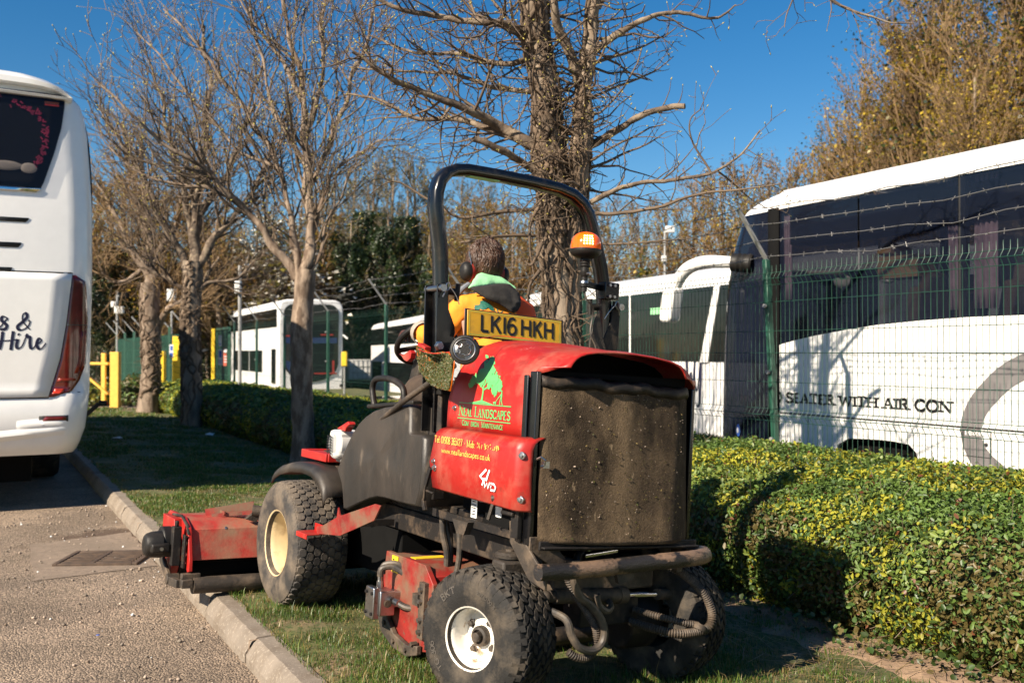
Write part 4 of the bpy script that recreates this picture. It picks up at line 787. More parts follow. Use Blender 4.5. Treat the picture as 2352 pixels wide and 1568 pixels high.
for pts in ([(-.95, 1.66), (-.86, 1.69), (-.80, 1.67), (-.74, 1.745), (-.725, 1.75)], [(-.725, 1.76), (-.765, 1.775), (-.775, 1.74), (-.735, 1.70), (-.745, 1.665), (-.79, 1.66), (-.80, 1.675)],
    [(-.545, 1.66), (-.60, 1.73), (-.605, 1.79), (-.58, 1.81), (-.57, 1.775), (-.60, 1.735), (-.645, 1.69), (-.635, 1.66), (-.60, 1.66), (-.56, 1.69), (-.545, 1.735), (-.56, 1.74)],
    [(-.765, 1.64), (-.775, 1.55), (-.79, 1.48)], [(-.68, 1.645), (-.69, 1.56), (-.70, 1.475)], [(-.83, 1.555), (-.72, 1.56), (-.645, 1.57)], [(-.643, 1.575), (-.655, 1.515), (-.64, 1.49), (-.61, 1.51), (-.59, 1.56), (-.575, 1.60)],
    [(-.645, 1.61), (-.638, 1.618), (-.632, 1.61)], [(-.585, 1.60), (-.57, 1.615), (-.565, 1.59), (-.545, 1.595), (-.545, 1.53), (-.535, 1.49), (-.51, 1.50), (-.49, 1.54)],
    [(-.50, 1.52), (-.455, 1.55), (-.455, 1.575), (-.475, 1.575), (-.49, 1.53), (-.475, 1.49), (-.45, 1.49), (-.425, 1.52), (-.415, 1.54)], [(-1.2, 1.5), (-1.1, 1.6), (-1.05, 1.5), (-.95, 1.58), (-.9, 1.5), (-.85, 1.54)], [(-1.3, 1.68), (-1.2, 1.76), (-1.15, 1.68), (-1.05, 1.74), (-1.0, 1.67), (-.95, 1.66)]):
    script(b, pts, .021, rto)
b.build('script_lettering', 'navy', ec, smooth=0)
# tail lamp
TL = [(1.045, -.39), (1.2, -.345), (1.4, -.29), (1.72, -.24), (2.17, -.19)]; TR = [(1.045, -.36), (1.07, -.25), (1.10, -.19), (1.2, -.125), (1.35, -.07), (1.5, -.062), (1.77, -.055), (2.05, -.07), (2.12, -.082), (2.15, -.12), (2.17, -.17)]
for sgn in (0, 1):
    def flip(o_):
        if sgn:
            for v_ in o_.data.vertices: v_.co.x = -2.5-v_.co.x
            o_.data.flip_normals()
        return o_
    tl = flip(rpanel('tail_lamp', TL, TR, lin(1.047, 2.168, 22), 'lens_red', .008, lc, 8, .01))
    def sub(z): return ip(z, TL), ip(z, TR)
    for nm, f0, f1, z0, z1, mt in (('indicator', .15, .62, 1.075, 1.12, 'lens_bright'), ('light_band', .70, .82, 1.26, 1.65, 'lens_bright'), ('light_band', .90, .96, 1.28, 1.66, 'lens_bright'), ('light_band', .15, .85, 1.19, 1.215, 'lens_bright')):
        if nm == 'light_band': MT.setdefault('lens_band', mat('lens_band', (.2, .02, .008), .25, v=.3, sc1=40)); mt = 'lens_band'
        flip(rpanel(nm, [(z, sub(z)[0]+(sub(z)[1]-sub(z)[0])*f0) for z in lin(z0, z1, 6)], [(z, sub(z)[0]+(sub(z)[1]-sub(z)[0])*f1) for z in lin(z0, z1, 6)], lin(z0, z1, 6), mt, .0155, tl, 4, .003))
    flip(rpanel('lamp_seam', [(1.70, ip(1.7, TL)), (1.72, ip(1.72, TL))], [(1.70, -.06), (1.72, -.06)], [1.704, 1.712], 'seam', .0165, tl, 6, .003))
    rf = flip(rpanel('reflector_recess', [(.82, -.47), (.88, -.47)], [(.82, -.225), (.88, -.225)], [.822, .83, .87, .878], 'seam', .004, lc, 5, .004))
    flip(rpanel('reflector', [(.83, -.44), (.87, -.42)], [(.83, -.245), (.87, -.24)], [.832, .845, .858, .868], 'lens_red', .010, rf, 5, .006))
rpanel('bumper_seam', [(1, -2.47), (1.2, -2.47)], [(1, -.022), (1.2, -.022)], [1.083, 1.089], 'seam', .002, lc, 24, .003)
rpanel('upper_seam', [(2, -2.47), (2.3, -2.47)], [(2, -.2), (2.3, -.2)], [2.187, 2.193], 'seam', .003, lc, 24, .003)
for x0, x1, zz0, zz1, pk in ((-2.3, -.17, .755, .735, .035), (-1.9, -.43, .79, .86, .02)):       # pressed ridges of the bumper
    b = B(); rws = []
    for i in range(21):
        x = x0+(x1-x0)*i/20; zc = .66+(.08*min(1, (1.25-abs(x+1.25))*0+abs(x+1.25)/1.0)) if pk > .03 else ip(x, [(-.65, .79), (-.43, .805), (-.2, .81)])
        if pk < .03: x = -.66+.45*i/20; zc = .79+.02*i/20
        e = math.sin(math.pi*i/20)**.5; rws.append([rear(x, zc+dz, o_*pk*e-.002) for dz, o_ in ((.06, 0), (.025, .7), (.0, 1), (-.02, .6), (-.05, 0))])
    B().grid(rws).build('bumper_ridge', 'pearl', lc)
b = B(); rws = []                                            # side glass wrapping at the upper corner
for z in lin(2.72, 3.62, 10):
    x = ip(z, XR)+.006; yb = ip(z, [(2.72, .55), (2.8, .36), (3.0, .24), (3.4, .25), (3.62, .33)]); rws.append([V((x, y, z)) for y in lin(yb, 11, 6)])
B().grid(rws).build('side_glass', 'glass_black', lc, solid=.006)
b = B(); p0 = V((-.03, .5, .84)); b.bar(p0, (.09, .5, .95), .05, .04); b.bar((.09, .5, .955), (.16, .5, .955), .06, .05); o = b.build('side_marker_lamp', 'black_plastic', lc, bevel=.008); B().box((.165, .47, .955), (.012, .03, .03)).build('lens', 'lens_bright', o)
for y in (2.9, 4.3, 9.5):
    for x in (-.32, -2.18):
        wh = B(); wh.lathe([(.0, .10), (.26, .10), (.3, .14), (.47, .15), (.5, .1), (.5, -.13), (.4, -.15), (0, -.15)], (x+(.05 if x > -1 else -.05), y, .5), (1, 0, 0) if x > -1 else (-1, 0, 0), 28).build('wheel', 'rubber', lc)
B().box((-1.25, 1.6, .42), (1.5, 2.0, .40)).build('underside_shade_box', 'interior', lc)  # added black box standing in for deep shade under the coach, hides the wheels
# ---- the big coach on the right behind the fence
rc = thing('coach', 'large white coach behind the fence lettered SEATER WITH AIR CON', 'coach', frame((3.32, 8.9, YARDZ), -26.2))
YB, YF = -9.6, 1.42
SILL = [(YB, 2.17), (-.89, 2.17), (.07, 2.13), (.82, 2.05), (1.42, 1.95)]
def side_poly(): 
    arch = [(-.42, .35), (-.40, .9), (-.36, 1.02), (-.28, 1.085), (-.1, 1.10), (.1, 1.10), (.42, 1.085), (.55, 1.02), (.62, .9), (.64, .35)]
    arch2 = [(y-6.3, z) for y, z in arch]; return [(YB, .35)]+arch2+arch+[(YF, .35), (YF, 1.95), (1.1, 2.01), (.82, 2.05), (.4, 2.10), (.07, 2.13), (-.4, 2.155), (-.89, 2.17), (YB, 2.17)]
for x in (0, 2.5): B().prism(side_poly(), 0, x+(.0 if x == 0 else -.04), x+(.04 if x == 0 else .0)).build('side_panel', 'coach_white', rc)
prof = [(-.0, 3.34), (-.005, 3.40), (.03, 3.48), (.12, 3.55), (.35, 3.595), (.8, 3.62), (1.25, 3.63)]; prof += [(2.5-x, z) for x, z in prof[::-1][1:]]
rows = [[V((x, y, z)) for x, z in prof] for y in lin(YB, YF, 12)]
PL = [(0, 1.42), (0, 1.7), (.004, 1.95), (.012, 2.12), (.03, 2.26), (.07, 2.37), (.15, 2.46), (.32, 2.51), (.65, 2.535), (1.25, 2.54)]; PL += [(2.5-x, y) for x, y in PL[::-1][1:]]
KZ = [(.3, .97), (.9, 1.0), (2.03, .955), (2.56, .90), (2.98, .78), (3.27, .63), (3.37, .60), (3.45, .49), (3.51, .38), (3.56, .20), (3.6, .04)]
def nose(z): k = ip(z, KZ); s_ = min(1, .25+k); return [V((1.25+(x-1.25)*(1 if z < 3.3 else 1-.25*((z-3.3)/.3)**2), 1.42+(y-1.42)*k, z)) for x, y in PL]
rf = B().grid(rows).grid([nose(z) for z in (3.34, 3.38, 3.42, 3.46, 3.50, 3.53, 3.56, 3.585, 3.6)]).build('roof', 'coach_white', rc, smooth=50)
B().grid([nose(z) for z in lin(.95, 3.34, 14)]).build('windscreen', 'glass_dark', rc)
B().grid([nose(z) for z in (.32, .5, .7, .85, .95)]).build('front_bumper', 'coach_white', rc)
B().add([V((0.3, YB, .35)), V((2.2, YB, .35)), V((2.2, YB, 3.5)), V((.3, YB, 3.5))], [(0, 1, 2, 3)]).box((1.25, YB, 2), (2.4, .05, 3.1)).build('rear_panel', 'coach_white', rc)
for x in (0.012, 2.488):                                     # glazing: one dark band with pillars behind
    ys = [YB, -7, -4.6, -2.2, -.8, .3, 1.42]
    for a, c in zip(ys[:-1], ys[1:]):
        n = 4; B().grid([[V((x, y, ip(y, SILL)-.01)), V((x, y, 3.35))] for y in lin(a+.01, c-.01, n)]).build('side_window', 'glass', rc)
    for y in (-7, -4.6, -2.2, -.815, 1.42): B().box((x+(.035 if x < 1 else -.035), y, 2.7), (.05, .07, 1.3)).build('window_pillar', 'seam', rc)
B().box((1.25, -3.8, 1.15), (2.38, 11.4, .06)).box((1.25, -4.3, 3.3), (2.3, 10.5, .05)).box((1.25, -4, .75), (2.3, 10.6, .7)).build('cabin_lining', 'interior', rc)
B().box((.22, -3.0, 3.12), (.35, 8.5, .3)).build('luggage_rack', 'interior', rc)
def seat(y, x, mt='seat_fabric'):
    s_ = B().box((x, y, 1.62), (.46, .46, .14)).box((x, y-.24, 2.05), (.46, .13, .85), (.18, 0, 0)).box((x, y-.32, 2.5), (.26, .12, .2), (.18, 0, 0)).build('seat', mt, rc, bevel=.04)
for i in range(9): seat(.15-i*.95, .42); seat(.15-i*.95, .92)
seat(1.45, 1.9)
def curtain(y0, y1, z0, z1, x=.10, ya=None):
    rws = []
    for i in range(7):
        f = i/6; a = y0+((ya or y0)-y0)*math.sin(f*math.pi*.5); c = y1; rws.append([V((x+.02*math.cos(j*2.1), a+(c-a)*j/14, z1+(z0-z1)*f)) for j in range(15)])
    B().grid(rws).build('curtain', 'curtain', rc, solid=.004)
curtain(-.59, -.79, 2.24, 3.32, ya=-.63); curtain(-.88, -1.10, 2.24, 3.33, ya=-.86); curtain(1.42, 1.28, 2.42, 3.32, ya=1.47); curtain(-2.3, -2.55, 2.24, 3.33)
bx = B().box((.35, .04, 2.66), (.3, .42, .20), (0, 0, .1)).build('cardboard_box', 'cardboard', rc); B().box((.35, .19, 2.82), (.26, .16, .1), (0, .2, 0)).build('cardboard_flap', 'cardboard', rc)
b = B(); b.prism([(-.55, 2.9), (-.95, 2.86), (-.98, 2.7), (-.86, 2.44), (-.72, 2.44), (-.62, 2.66)], 0, .5, .62).build('paper_sack', 'cardboard', rc)
b = B(); b.tube([(.4, 1.93, 2.70), (.4, 1.80, 2.1)], .03, 6); b.tube([(.4, 1.93, 2.7), (.4, 1.6, 2.72), (.4, .9, 2.68)], .022, 6); b.build('grab_rail', 'reflective', rc)
b = B(); b.ball((.5, 1.0, 2.62), .11, 8, sx=(.6, 1, .9)).build('bundle', 'label_white', rc); B().ball((.6, .5, 2.62), .09, 8, sx=(.6, 1.4, .8)).build('bundle', 'label_white', rc)
# dark corner pillar and the white curve under the windscreen
q = B(); q.grid([[V((x-.004, y, z)) for y in lin(1.36, 1.52, 2)] for z in lin(.95, 3.36, 4) for x in (0,)]); q.build('corner_pillar', 'interior', rc, solid=.012)
def sto(y, z): return V((-.005-lz(), -y, z))                # lettering runs towards -y
b = B(); text(b, '0 SEATER WITH AIR CON', -1.42, 1.385, .092, sto, k=.29, n=.16, serif=.16, sh=.15, width=2.16); text(b, '7', -1.50, 1.385, .092, sto, k=.24, n=.1, serif=0); b.build('lettering', 'ink', rc, smooth=0)
b = B(); q = [(p.x, p.y) for p in spline([(3.2, 2.02, 0), (2.2, 1.98, 0), (1.40, 1.775, 0), (1.06, 1.54, 0), (.92, 1.32, 0), (.935, 1.14, 0), (1.06, .98, 0), (1.4, .80, 0), (1.9, .7, 0)], 8)]; stroke(b, q, [.2+.02*math.sin(i) if 0 else .195 for i in range(len(q))], lambda y, z: V((-.003, -y, z))); b.build('swoosh_decal', 'swoosh', rc, smooth=0)
for y in (-2.0, -3.4, -4.8, .95): B().box((-.003, y, .80), (.004, .008, .92)).build('panel_gap', 'seam', rc)
for z, h in ((1.275, .012), (1.88, .006)): B().box((-.004, -4.1, z), (.006, 11, h)).build('trim_line', 'seam', rc)
fl = B(); 
for a, c in (((-.84, 1.045), (-.84, 1.255)), ((-1.10, 1.045), (-1.10, 1.255)), ((-.84, 1.255), (-1.10, 1.255)), ((-.84, 1.045), (-1.10, 1.045))): fl.bar((-.004, a[0], a[1]), (-.004, c[0], c[1]), .007, .004)
fl.ball((-.01, -1.06, 1.15), .014, 8); f_ = fl.build('fuel_flap', 'seam', rc); b = B(); b.add([V((-.0065, -.86, 1.213)), V((-.0065, -1.05, 1.213)), V((-.0065, -1.05, 1.25)), V((-.0065, -.86, 1.25))], [(0, 1, 2, 3)], 1); text(b, 'DIESEL', .87, 1.219, .026, lambda y, z: V((-.0085-lz(), -y, z)), serif=0, k=.16, n=.14, width=.16); b.build('flap_label', ['ink', 'label_white'], f_, smooth=0)
B().ball((-.012, 2.0, 1.05), .05, 12, sx=(.12, .7, 1.35)).build('blue_badge', 'sign_blue', rc); B().ball((-.02, 2.0, 1.05), .022, 10, sx=(.1, .7, 1.5)).build('badge_mark', 'sign_white', rc)
for y in (.11, -6.2):
    for x in (.22, 2.28): B().lathe([(0, .03), (.22, .03), (.27, .08), (.46, .10), (.5, .05), (.5, -.14), (.42, -.16), (0, -.16)], (x, y, .5), (-1 if x < 1 else 1, 0, 0), 28).build('wheel', 'rubber', rc)
B().box((1.25, -3, .8), (1.9, 11, .7)).build('chassis', 'interior', rc)
mp = spline([(-.05, 1.86, 2.83), (-.16, 2.02, 2.85), (-.28, 2.24, 2.86), (-.34, 2.46, 2.80), (-.36, 2.62, 2.66), (-.36, 2.68, 2.52)], 6)
ar = B().tube(mp, [.055+.018*math.sin(i/30*3.1) for i in range(len(mp))], 12).build('mirror_arm', 'coach_white', rc); B().lathe([(.095, -.12), (.105, -.10), (.095, -.06), (.105, -.03), (.095, 0), (.105, .03), (.095, .06), (.1, .1)], mp[1], mp[3]-mp[0], 14).build('gaiter', 'black_plastic', ar)
B().prism([(2.56, 2.60), (2.74, 2.62), (2.80, 2.50), (2.84, 2.26), (2.80, 2.22), (2.66, 2.22), (2.63, 2.27)], 0, -.46, -.30).build('mirror_head', 'coach_white', ar, bevel=.03); B().box((-.38, 2.633, 2.42), (.12, .012, .26), (.04, 0, 0)).build('mirror_glass', 'interior', ar)
# ---- plainer vehicles further off
def far_body(root, L_, W_, H, bands, mt='bus_white', nose_=0, gl='bus_glass'):
    # bands: (z0, z1, y0, y1) dark windows let into the left side and its mirror; y runs away from the nose end at 0
    pr = [(0, .35), (0, H-.35), (.03, H-.2), (.12, H-.07), (.3, H), (W_/2, H+.03)]; pr += [(W_-x, z) for x, z in pr[::-1][1:]]
    B().prism(pr, 1, 0, L_).build('body', mt, root, bevel=.06, seg=3)
    for z0, z1, y0, y1 in bands:
        for x in (-.012, W_+.012): B().box((x, (y0+y1)/2, (z0+z1)/2), (.024, y1-y0, z1-z0)).build('window', gl, root, bevel=.008)
c2 = thing('coach', 'white coach with dark window band parked beyond the lettered coach', 'coach', frame((2.86+.4*5.6, 20.2-5.2+.0, YARDZ), -22))
fr0 = V((2.86, 20.2, YARDZ)); dd_ = V((math.sin(R(-22)), math.cos(R(-22)), 0)); c2.matrix_world = frame(fr0-dd_*6.5, -22)
far_body(c2, 13.3, 2.5, 3.47, [(1.72, 3.10, .1, 2.55), (1.72, 3.10, 2.72, 7.4), (1.72, 3.1, 7.5, 12.9)], 'coach_white')
B().prism([(4.72, 1.70), (4.46, 1.70), (4.05, 3.12), (4.22, 3.14)], 0, -.04, -.022).build('white_pillar', 'coach_white', c2, bevel=.005)
B().box((-.026, 6.3, 2.72), (.006, .5, .13)).build('exit_sign', 'mint_cloth', c2)
b = B(); cy = 4.9
for pts in ([(0, .1), (.05, .5), (.08, .15), (.2, .1), (.26, .5), (.28, .1), (.36, .2)], [(.45, .5), (.38, .4), (.5, .25), (.45, .05), (.36, .1)], [(.62, .55), (.6, .2), (.72, .15), (.8, .6), (.78, 0), (.66, -.3), (.6, -.15), (.9, .3)], [(1.1, .9), (1.15, .3), (1.3, .5), (1.35, .1)], [(1.5, .9), (1.45, .3), (1.6, .1), (1.75, .8), (1.7, -.2), (1.55, -.3)]):
    script(b, [(x*.75-6.05, 1.12+z*.75) for x, z in pts], .06, lambda y, z: V((-.006-lz(), -y, z)))
b.build('script_lettering', 'navy', c2, smooth=0)
b3 = thing('bus', 'white bus with small rear side window left of the driver', 'bus', frame(at(852, 800, 46)-V((0, 0, at(852, 800, 46).z+.8))-V((math.sin(R(-16)), math.cos(R(-16)), 0))*11.5, -16))
far_body(b3, 11.5, 2.5, 3.5, [(2.5, 3.22, .2, 11.35), (.95, 1.78, 8.2, 11.0), (.95, 1.78, .5, 7.4)])
B().lathe([(0, .03), (.46, .08), (.5, .03), (.5, -.1), (0, -.1)], (.1, 2.5, .5), (-1, 0, 0), 20).build('wheel', 'rubber', b3)
dk = thing('double_decker_bus', 'white double decker bus with large dark rounded front glass', 'bus', frame((-8.9, 38, -.94), -25))
far_body(dk, 12.5, 2.5, 4.35, [(3.3, 4.0, .35, 12.2), (1.5, 2.4, 6.2, 9.8), (1.5, 2.4, 3.2, 6.0), (1.1, 2.45, .55, 1.3)])
fg = [(.2, 2.2), (.2, 3.75)]+arc(.55, 3.8, .38, 180, 95, 5)+arc(1.95, 3.8, .38, 85, 0, 5)+[(2.3, 2.2), (2.3, 1.9)]+arc(1.25, 1.9, 1.05, 0, -180, 16, .72)
fo = B().prism(fg, 1, -.05, -.02).build('front_glass', 'bus_glass', dk)
b = B(); b.box((1.25, -.062, 2.78), (2.0, .012, .22)); b.build('destination_band', 'blue_trim', fo)
for c_, d_ in (((.55, -.065, 2.95), (.6, .012, .05)), ((.55, -.068, 2.85), (.06, .010, .3)), ((1.85, -.065, 3.0), (.5, .012, .05)), ((1.8, -.065, 1.5), (.9, .012, .05)), ((2.1, -.068, 1.75), (.08, .010, .5))): B().box(c_, d_).build('hand_rail', 'red_rail', fo)
b = B().prism([(.24, 2.0), (.5, 1.95), (.75, 1.7), (.78, 1.4), (.45, 1.5), (.28, 1.75)], 1, -.07, -.055); b.build('dash_panel', 'blue_trim', fo)
for x in (.3, .5, 2.0, 2.2): B().lathe([(.0, .03), (.08, .03), (.1, 0)], (x, -.02, .75), (0, -1, 0), 14).build('headlamp', 'chrome', dk)
B().box((2.42, -.02, 1.02), (.1, .05, .1)).build('fog_lamp', 'black_plastic', dk, bevel=.01); B().bar((2.5, -.05, 3.0), (2.62, -.25, 2.85), .05, .05).build('mirror_arm', 'coach_white', dk)
B().lathe([(0, .03), (.46, .08), (.5, .03), (.5, -.1), (0, -.1)], (.1, 2.6, .5), (-1, 0, 0), 20).build('wheel', 'rubber', dk)
ib = thing('liquid_tank', 'white caged liquid tank in the yard beside the double decker bus', 'tank', frame(at(824, 882, 50), -15))
B().box((0, 0, .72), (1.1, 1.0, 1.0)).build('tank', 'tank_white', ib, bevel=.06); b = B()
for i in range(6):
    for s_ in (-1, 1): b.bar((-.57+i*.228, s_*.53, .15), (-.57+i*.228, s_*.53, 1.25), .02, .02); b.bar((s_*.57, -.5+i*.2, .15), (s_*.57, -.5+i*.2, 1.25), .02, .02)
for z in (.3, .6, .9, 1.24):
    for s_ in (-1, 1): b.bar((-.57, s_*.53, z), (.57, s_*.53, z), .02, .02); b.bar((s_*.57, -.53, z), (s_*.57, .53, z), .02, .02)
b.build('cage', 'galv', ib); B().box((0, 0, .08), (1.15, 1.05, .14)).build('pallet', 'dirty_steel', ib)
yb = thing('bollard', 'yellow yard marker post right of the double decker bus', 'post', frame(at(791, 820, 34)-V((0, 0, at(791, 820, 34).z+.6)), 0)); B().tube([(0, 0, 0), (0, 0, 1.5)], .035, 8).build('pole', 'galv', yb); B().box((0, 0, 1.75), (.2, .14, .5)).build('marker', 'yellow_paint', yb, bevel=.03)
# ================================================================ the mower (x right, y forwards, z up from its own ground)
MF = frame((-.179, 3.8416, .0146), -33, 3.5)
mw = thing('ride_on_mower', 'dirty red ride on mower with black roll bar mowing the verge', 'mower', MF)
XC = .555
def wheel(c, Rr_, w_, rr, side, steer, kind, rim, label=None):
    o = bpy.data.objects.new('wheel', None); COL.objects.link(o); o.parent = mw; o.location = c; o.rotation_euler = (0, 0, R(steer))
    if label: o['label'] = label
    s = side
    PRO = [(rr*.97, .36), (rr*1.0, .44), (rr+(Rr_-rr)*.30, .49), (rr+(Rr_-rr)*.55, .50), (rr+(Rr_-rr)*.78, .475), (Rr_*.955, .435), (Rr_*.982, .36), (Rr_*.995, .22), (Rr_, 0)]
    full = [(r_, a*w_) for r_, a in PRO]+[(r_, -a*w_) for r_, a in PRO[::-1][1:]]
    b = B().lathe(full, (0, 0, 0), (s, 0, 0), 72, closed=True)
    def rad(a): return ip(abs(a)/w_, [(0, Rr_), (.22, Rr_*.995), (.36, Rr_*.982), (.435, Rr_*.955), (.475, rr+(Rr_-rr)*.78), (.5, rr+(Rr_-rr)*.55)])
    def P3(th, a, r_): return (s*a, r_*math.cos(th), r_*math.sin(th))
    def block(poly, h):                                      # a tread lug from a polygon in (angle, across)
        ca = sum(p[0] for p in poly)/len(poly); cb = sum(p[1] for p in poly)/len(poly); n = len(poly)
        lo_ = [P3(t, a, rad(a)-.003) for t, a in poly]; hi_ = [P3(ca+(t-ca)*.86, cb+(a-cb)*.86, rad(cb+(a-cb)*.86)+h) for t, a in poly]
        b.add(lo_+hi_, [tuple(range(n, 2*n))]+[(i, (i+1) % n, n+(i+1) % n, n+i) for i in range(n)])
    if kind == 'hex':
        nr = 7; na = 44; dt = 2*math.pi/na; da = .86*w_/nr
        for j in range(nr):
            a = -.43*w_+da*(j+.5)
            for i in range(na):
                t = dt*(i+.5*(j % 2)); jt = random.uniform(-.04, .04)*dt
                block([(t+dt*x*.47+jt, a+da*y*.47) for x, y in ((-1, -.45), (-1, .45), (-.55, 1.05), (.55, 1.05), (1, .45), (1, -.45), (.55, -1.05), (-.55, -1.05))], .008)
        for i in range(na*2):
            for q in (-1, 1): t = dt*.5*i; block([(t-dt*.17, q*.44*w_), (t+dt*.17, q*.44*w_), (t+dt*.12, q*.487*w_), (t-dt*.12, q*.487*w_)], .004)
    else:
        nr = 6; na = 34; dt = 2*math.pi/na; da = .70*w_/nr
        for j in range(nr):
            a = -.35*w_+da*(j+.5)
            for i in range(na):
                t = dt*(i+.5*(j % 2)); sk = .22 if j % 2 else -.22
                block([(t+dt*(x*.44+sk*y), a+da*y*.50) for x, y in ((-1, -.7), (-.9, .2), (-.6, .9), (.35, 1), (1, .7), (.9, -.2), (.6, -.9), (-.35, -1))], .011)
        for i in range(na):
            for q in (-1, 1):
                t = dt*(i+.25*q); block([(t-dt*.30, q*.352*w_), (t+dt*.30, q*.352*w_), (t+dt*.27, q*.43*w_), (t+dt*.2, q*.495*w_), (t-dt*.2, q*.495*w_), (t-dt*.27, q*.43*w_)], .009)
    ty = b.build('tyre', 'rubber_dusty' if kind == 'hex' else 'rubber', o, smooth=30)
    ow = .445*w_
    if kind == 'hex': prof = [(rr*1.02, ow), (rr*1.06, ow+.004), (rr*1.055, ow-.012), (rr*.97, ow-.025), (rr*.93, ow-.05), (rr*.90, ow-.075), (rr*.885, ow-.085), (rr*.86, ow-.13), (rr*.83, ow-.20), (rr*.6, ow-.215), (0, ow-.215)]
    else: prof = [(rr*1.01, ow), (rr*1.06, ow+.004), (rr*1.055, ow-.010), (rr*.96, ow-.02), (rr*.91, ow-.035), (rr*.88, ow-.06), (rr*.86, ow-.085), (rr*.80, ow-.095), (rr*.62, ow-.088), (rr*.5, ow-.075), (0, ow-.075)]
    rm = B().lathe(prof, (0, 0, 0), (s, 0, 0), 48).build('rim', rim, o, smooth=35)
    if kind != 'hex':
        B().lathe([(.040, -.02), (.040, .012), (.036, .02), (.027, .024), (.026, .012), (0, .012)], (s*(ow-.07), 0, 0), (s, 0, 0), 24).lathe([(.018, 0), (.018, .03), (.014, .034), (0, .034)], (s*(ow-.062), 0, 0), (s, 0, 0), 14).build('hub', 'dirty_steel', o)
        for i in range(4): a = R(35+90*i); B().lathe([(.017, 0), (.017, .008), (.011, .010), (.011, .022), (0, .024)], (s*(ow-.082), .066*math.cos(a), .066*math.sin(a)), (s, 0, 0), 6).build('lug_nut', 'dirty_steel', o, smooth=20)
        B().cyl((s*(ow-.085), .085*math.cos(R(200)), .085*math.sin(R(200))), (s*(ow-.045), .078*math.cos(R(200)), .078*math.sin(R(200))), .006, 8).build('valve_stem', 'rubber', o)
        def ring(txt, th0, r0, h, span):                     # raised sidewall lettering
            q = B()
            def to(x, z):
                r_ = r0+z; th = th0+x/r0; a = ip(r_, [(rr, .44*w_), (rr+(Rr_-rr)*.30, .49*w_), (rr+(Rr_-rr)*.55, .50*w_), (rr+(Rr_-rr)*.78, .475*w_)]); return V((s*(a+.0016+lz()), -s*0+r_*math.cos(th)*(1 if s < 0 else 1), r_*math.sin(th)))
            text(q, txt, 0, 0, h, to, serif=0, k=.17, n=.15, width=span); q.build('sidewall_lettering', 'rubber_letter', ty, smooth=0)
        if s < 0: ring('BKT', R(42), .178, .026, .075); ring('TG-306', R(-48), .176, .022, .11); ring('20X10.00-8', R(100), .178, .014, .10)
    return o
wheel((.088, 0, .255), .255, .25, .115, -1, 19, 'turf', 'white_rim', 'steered rear wheel with white rim'); wheel((.985, 0, .255), .255, .25, .115, 1, 19, 'turf', 'white_rim')
wheel((.025, 1.84, .325), .325, .31, .165, -1, 0, 'hex', 'cream_rim', 'front wheel with cream rim'); wheel((1.085, 1.84, .325), .325, .31, .165, 1, 0, 'hex', 'cream_rim')
# ---- hood
SF = [(0, 1.03), (0, 1.09), (.002, 1.15), (.008, 1.195), (.017, 1.24), (.029, 1.282), (.045, 1.32), (.068, 1.356), (.10, 1.388), (.16, 1.412), (.28, 1.425), (.435, 1.43)]
SR = [(0, 1.02), (0, 1.09), (.0, 1.15), (.003, 1.20), (.008, 1.24), (.018, 1.275), (.036, 1.305), (.062, 1.333), (.10, 1.357), (.17, 1.375), (.28, 1.386), (.435, 1.392)]
def hood_sec(y, i):
    f = max(0, min(1, (.47-y)/.61)); f = f*f*(3-2*f); a, c = SF[i], SR[i]; return a[0]+(c[0]-a[0])*f, a[1]+(c[1]-a[1])*f
def hood_x(y, z):
    P_ = [hood_sec(y, i) for i in range(12)]; return .12+float(np.interp(z, [p[1] for p in P_], [p[0] for p in P_]))
def rl(p, e=0): return V((p.x-.085*e*max(0, (p.x-.40)/.45), p.y, p.z-.030*max(0, p.x-.35)))   # the machine sits down on its right side
rows = []
for y in lin(.47, -.135, 20):
    h = [V((.12+hood_sec(y, i)[0], y-(0, 0, 0, .008, .022, .040, .062, .085, .11, .13, .14, .14)[i]*max(0, (y+.135)/.605), hood_sec(y, i)[1])) for i in range(12)]; rows.append([rl(p) for p in h]+[rl(V((2*XC-p.x, p.y, p.z))) for p in h[::-1][1:]])
b = B().grid(rows); rows = []
for k in range(9):                                           # the lip over the screen narrows to an arch
    f = k/8; y = -.135-.150*f; e = f**1.6
    h = []
    for i in range(4, 12):
        x, z = hood_sec(-.135, i); j = i-4; x2 = .085+.03*j*(1+.2*j)*.6 if j < 7 else .435; x2 = [.095, .105, .12, .14, .17, .22, .31, .435][j]; z2 = [1.305, 1.322, 1.338, 1.35, 1.360, 1.368, 1.375, 1.378][j]
        zb = max(z, 1.24+.065*min(1, f*3)) if j == 0 else z; yy = y+.03*(1-j/7)*f*0
        h.append(V((.12+x+(x2-x)*e, yy+.05*math.cos(0)*0, zb+(z2-zb)*e)))
    rows.append([rl(p, e) for p in h]+[rl(V((2*XC-p.x, p.y, p.z)), e) for p in h[::-1][1:]])
b.grid(rows); bk = B(); q_ = [rl(V((.128+hood_sec(-.02, i)[0], -.02, hood_sec(-.02, i)[1]-.012))) for i in range(12)]; q_ += [rl(V((2*XC-.016-p.x, p.y, p.z))) for p in q_[::-1][1:]]
bk.add(q_+[p+V((0, .02, 0)) for p in q_], [tuple(range(len(q_))), tuple(range(len(q_), 2*len(q_)))]+[(i, i+1, len(q_)+i+1, len(q_)+i) for i in range(len(q_)-1)]); bk.build('hood_bulkhead', 'interior', mw, smooth=0)
hood = b.build('hood', 'red_paint', mw, smooth=60, solid=.006, weld=True)
def hto(a, z):
    if z > 1.15: a -= 1.45*(hood_x(-a, z)-.12)
    return V((hood_x(-a, z)-.0045-lz(), -a, z))
b = B()
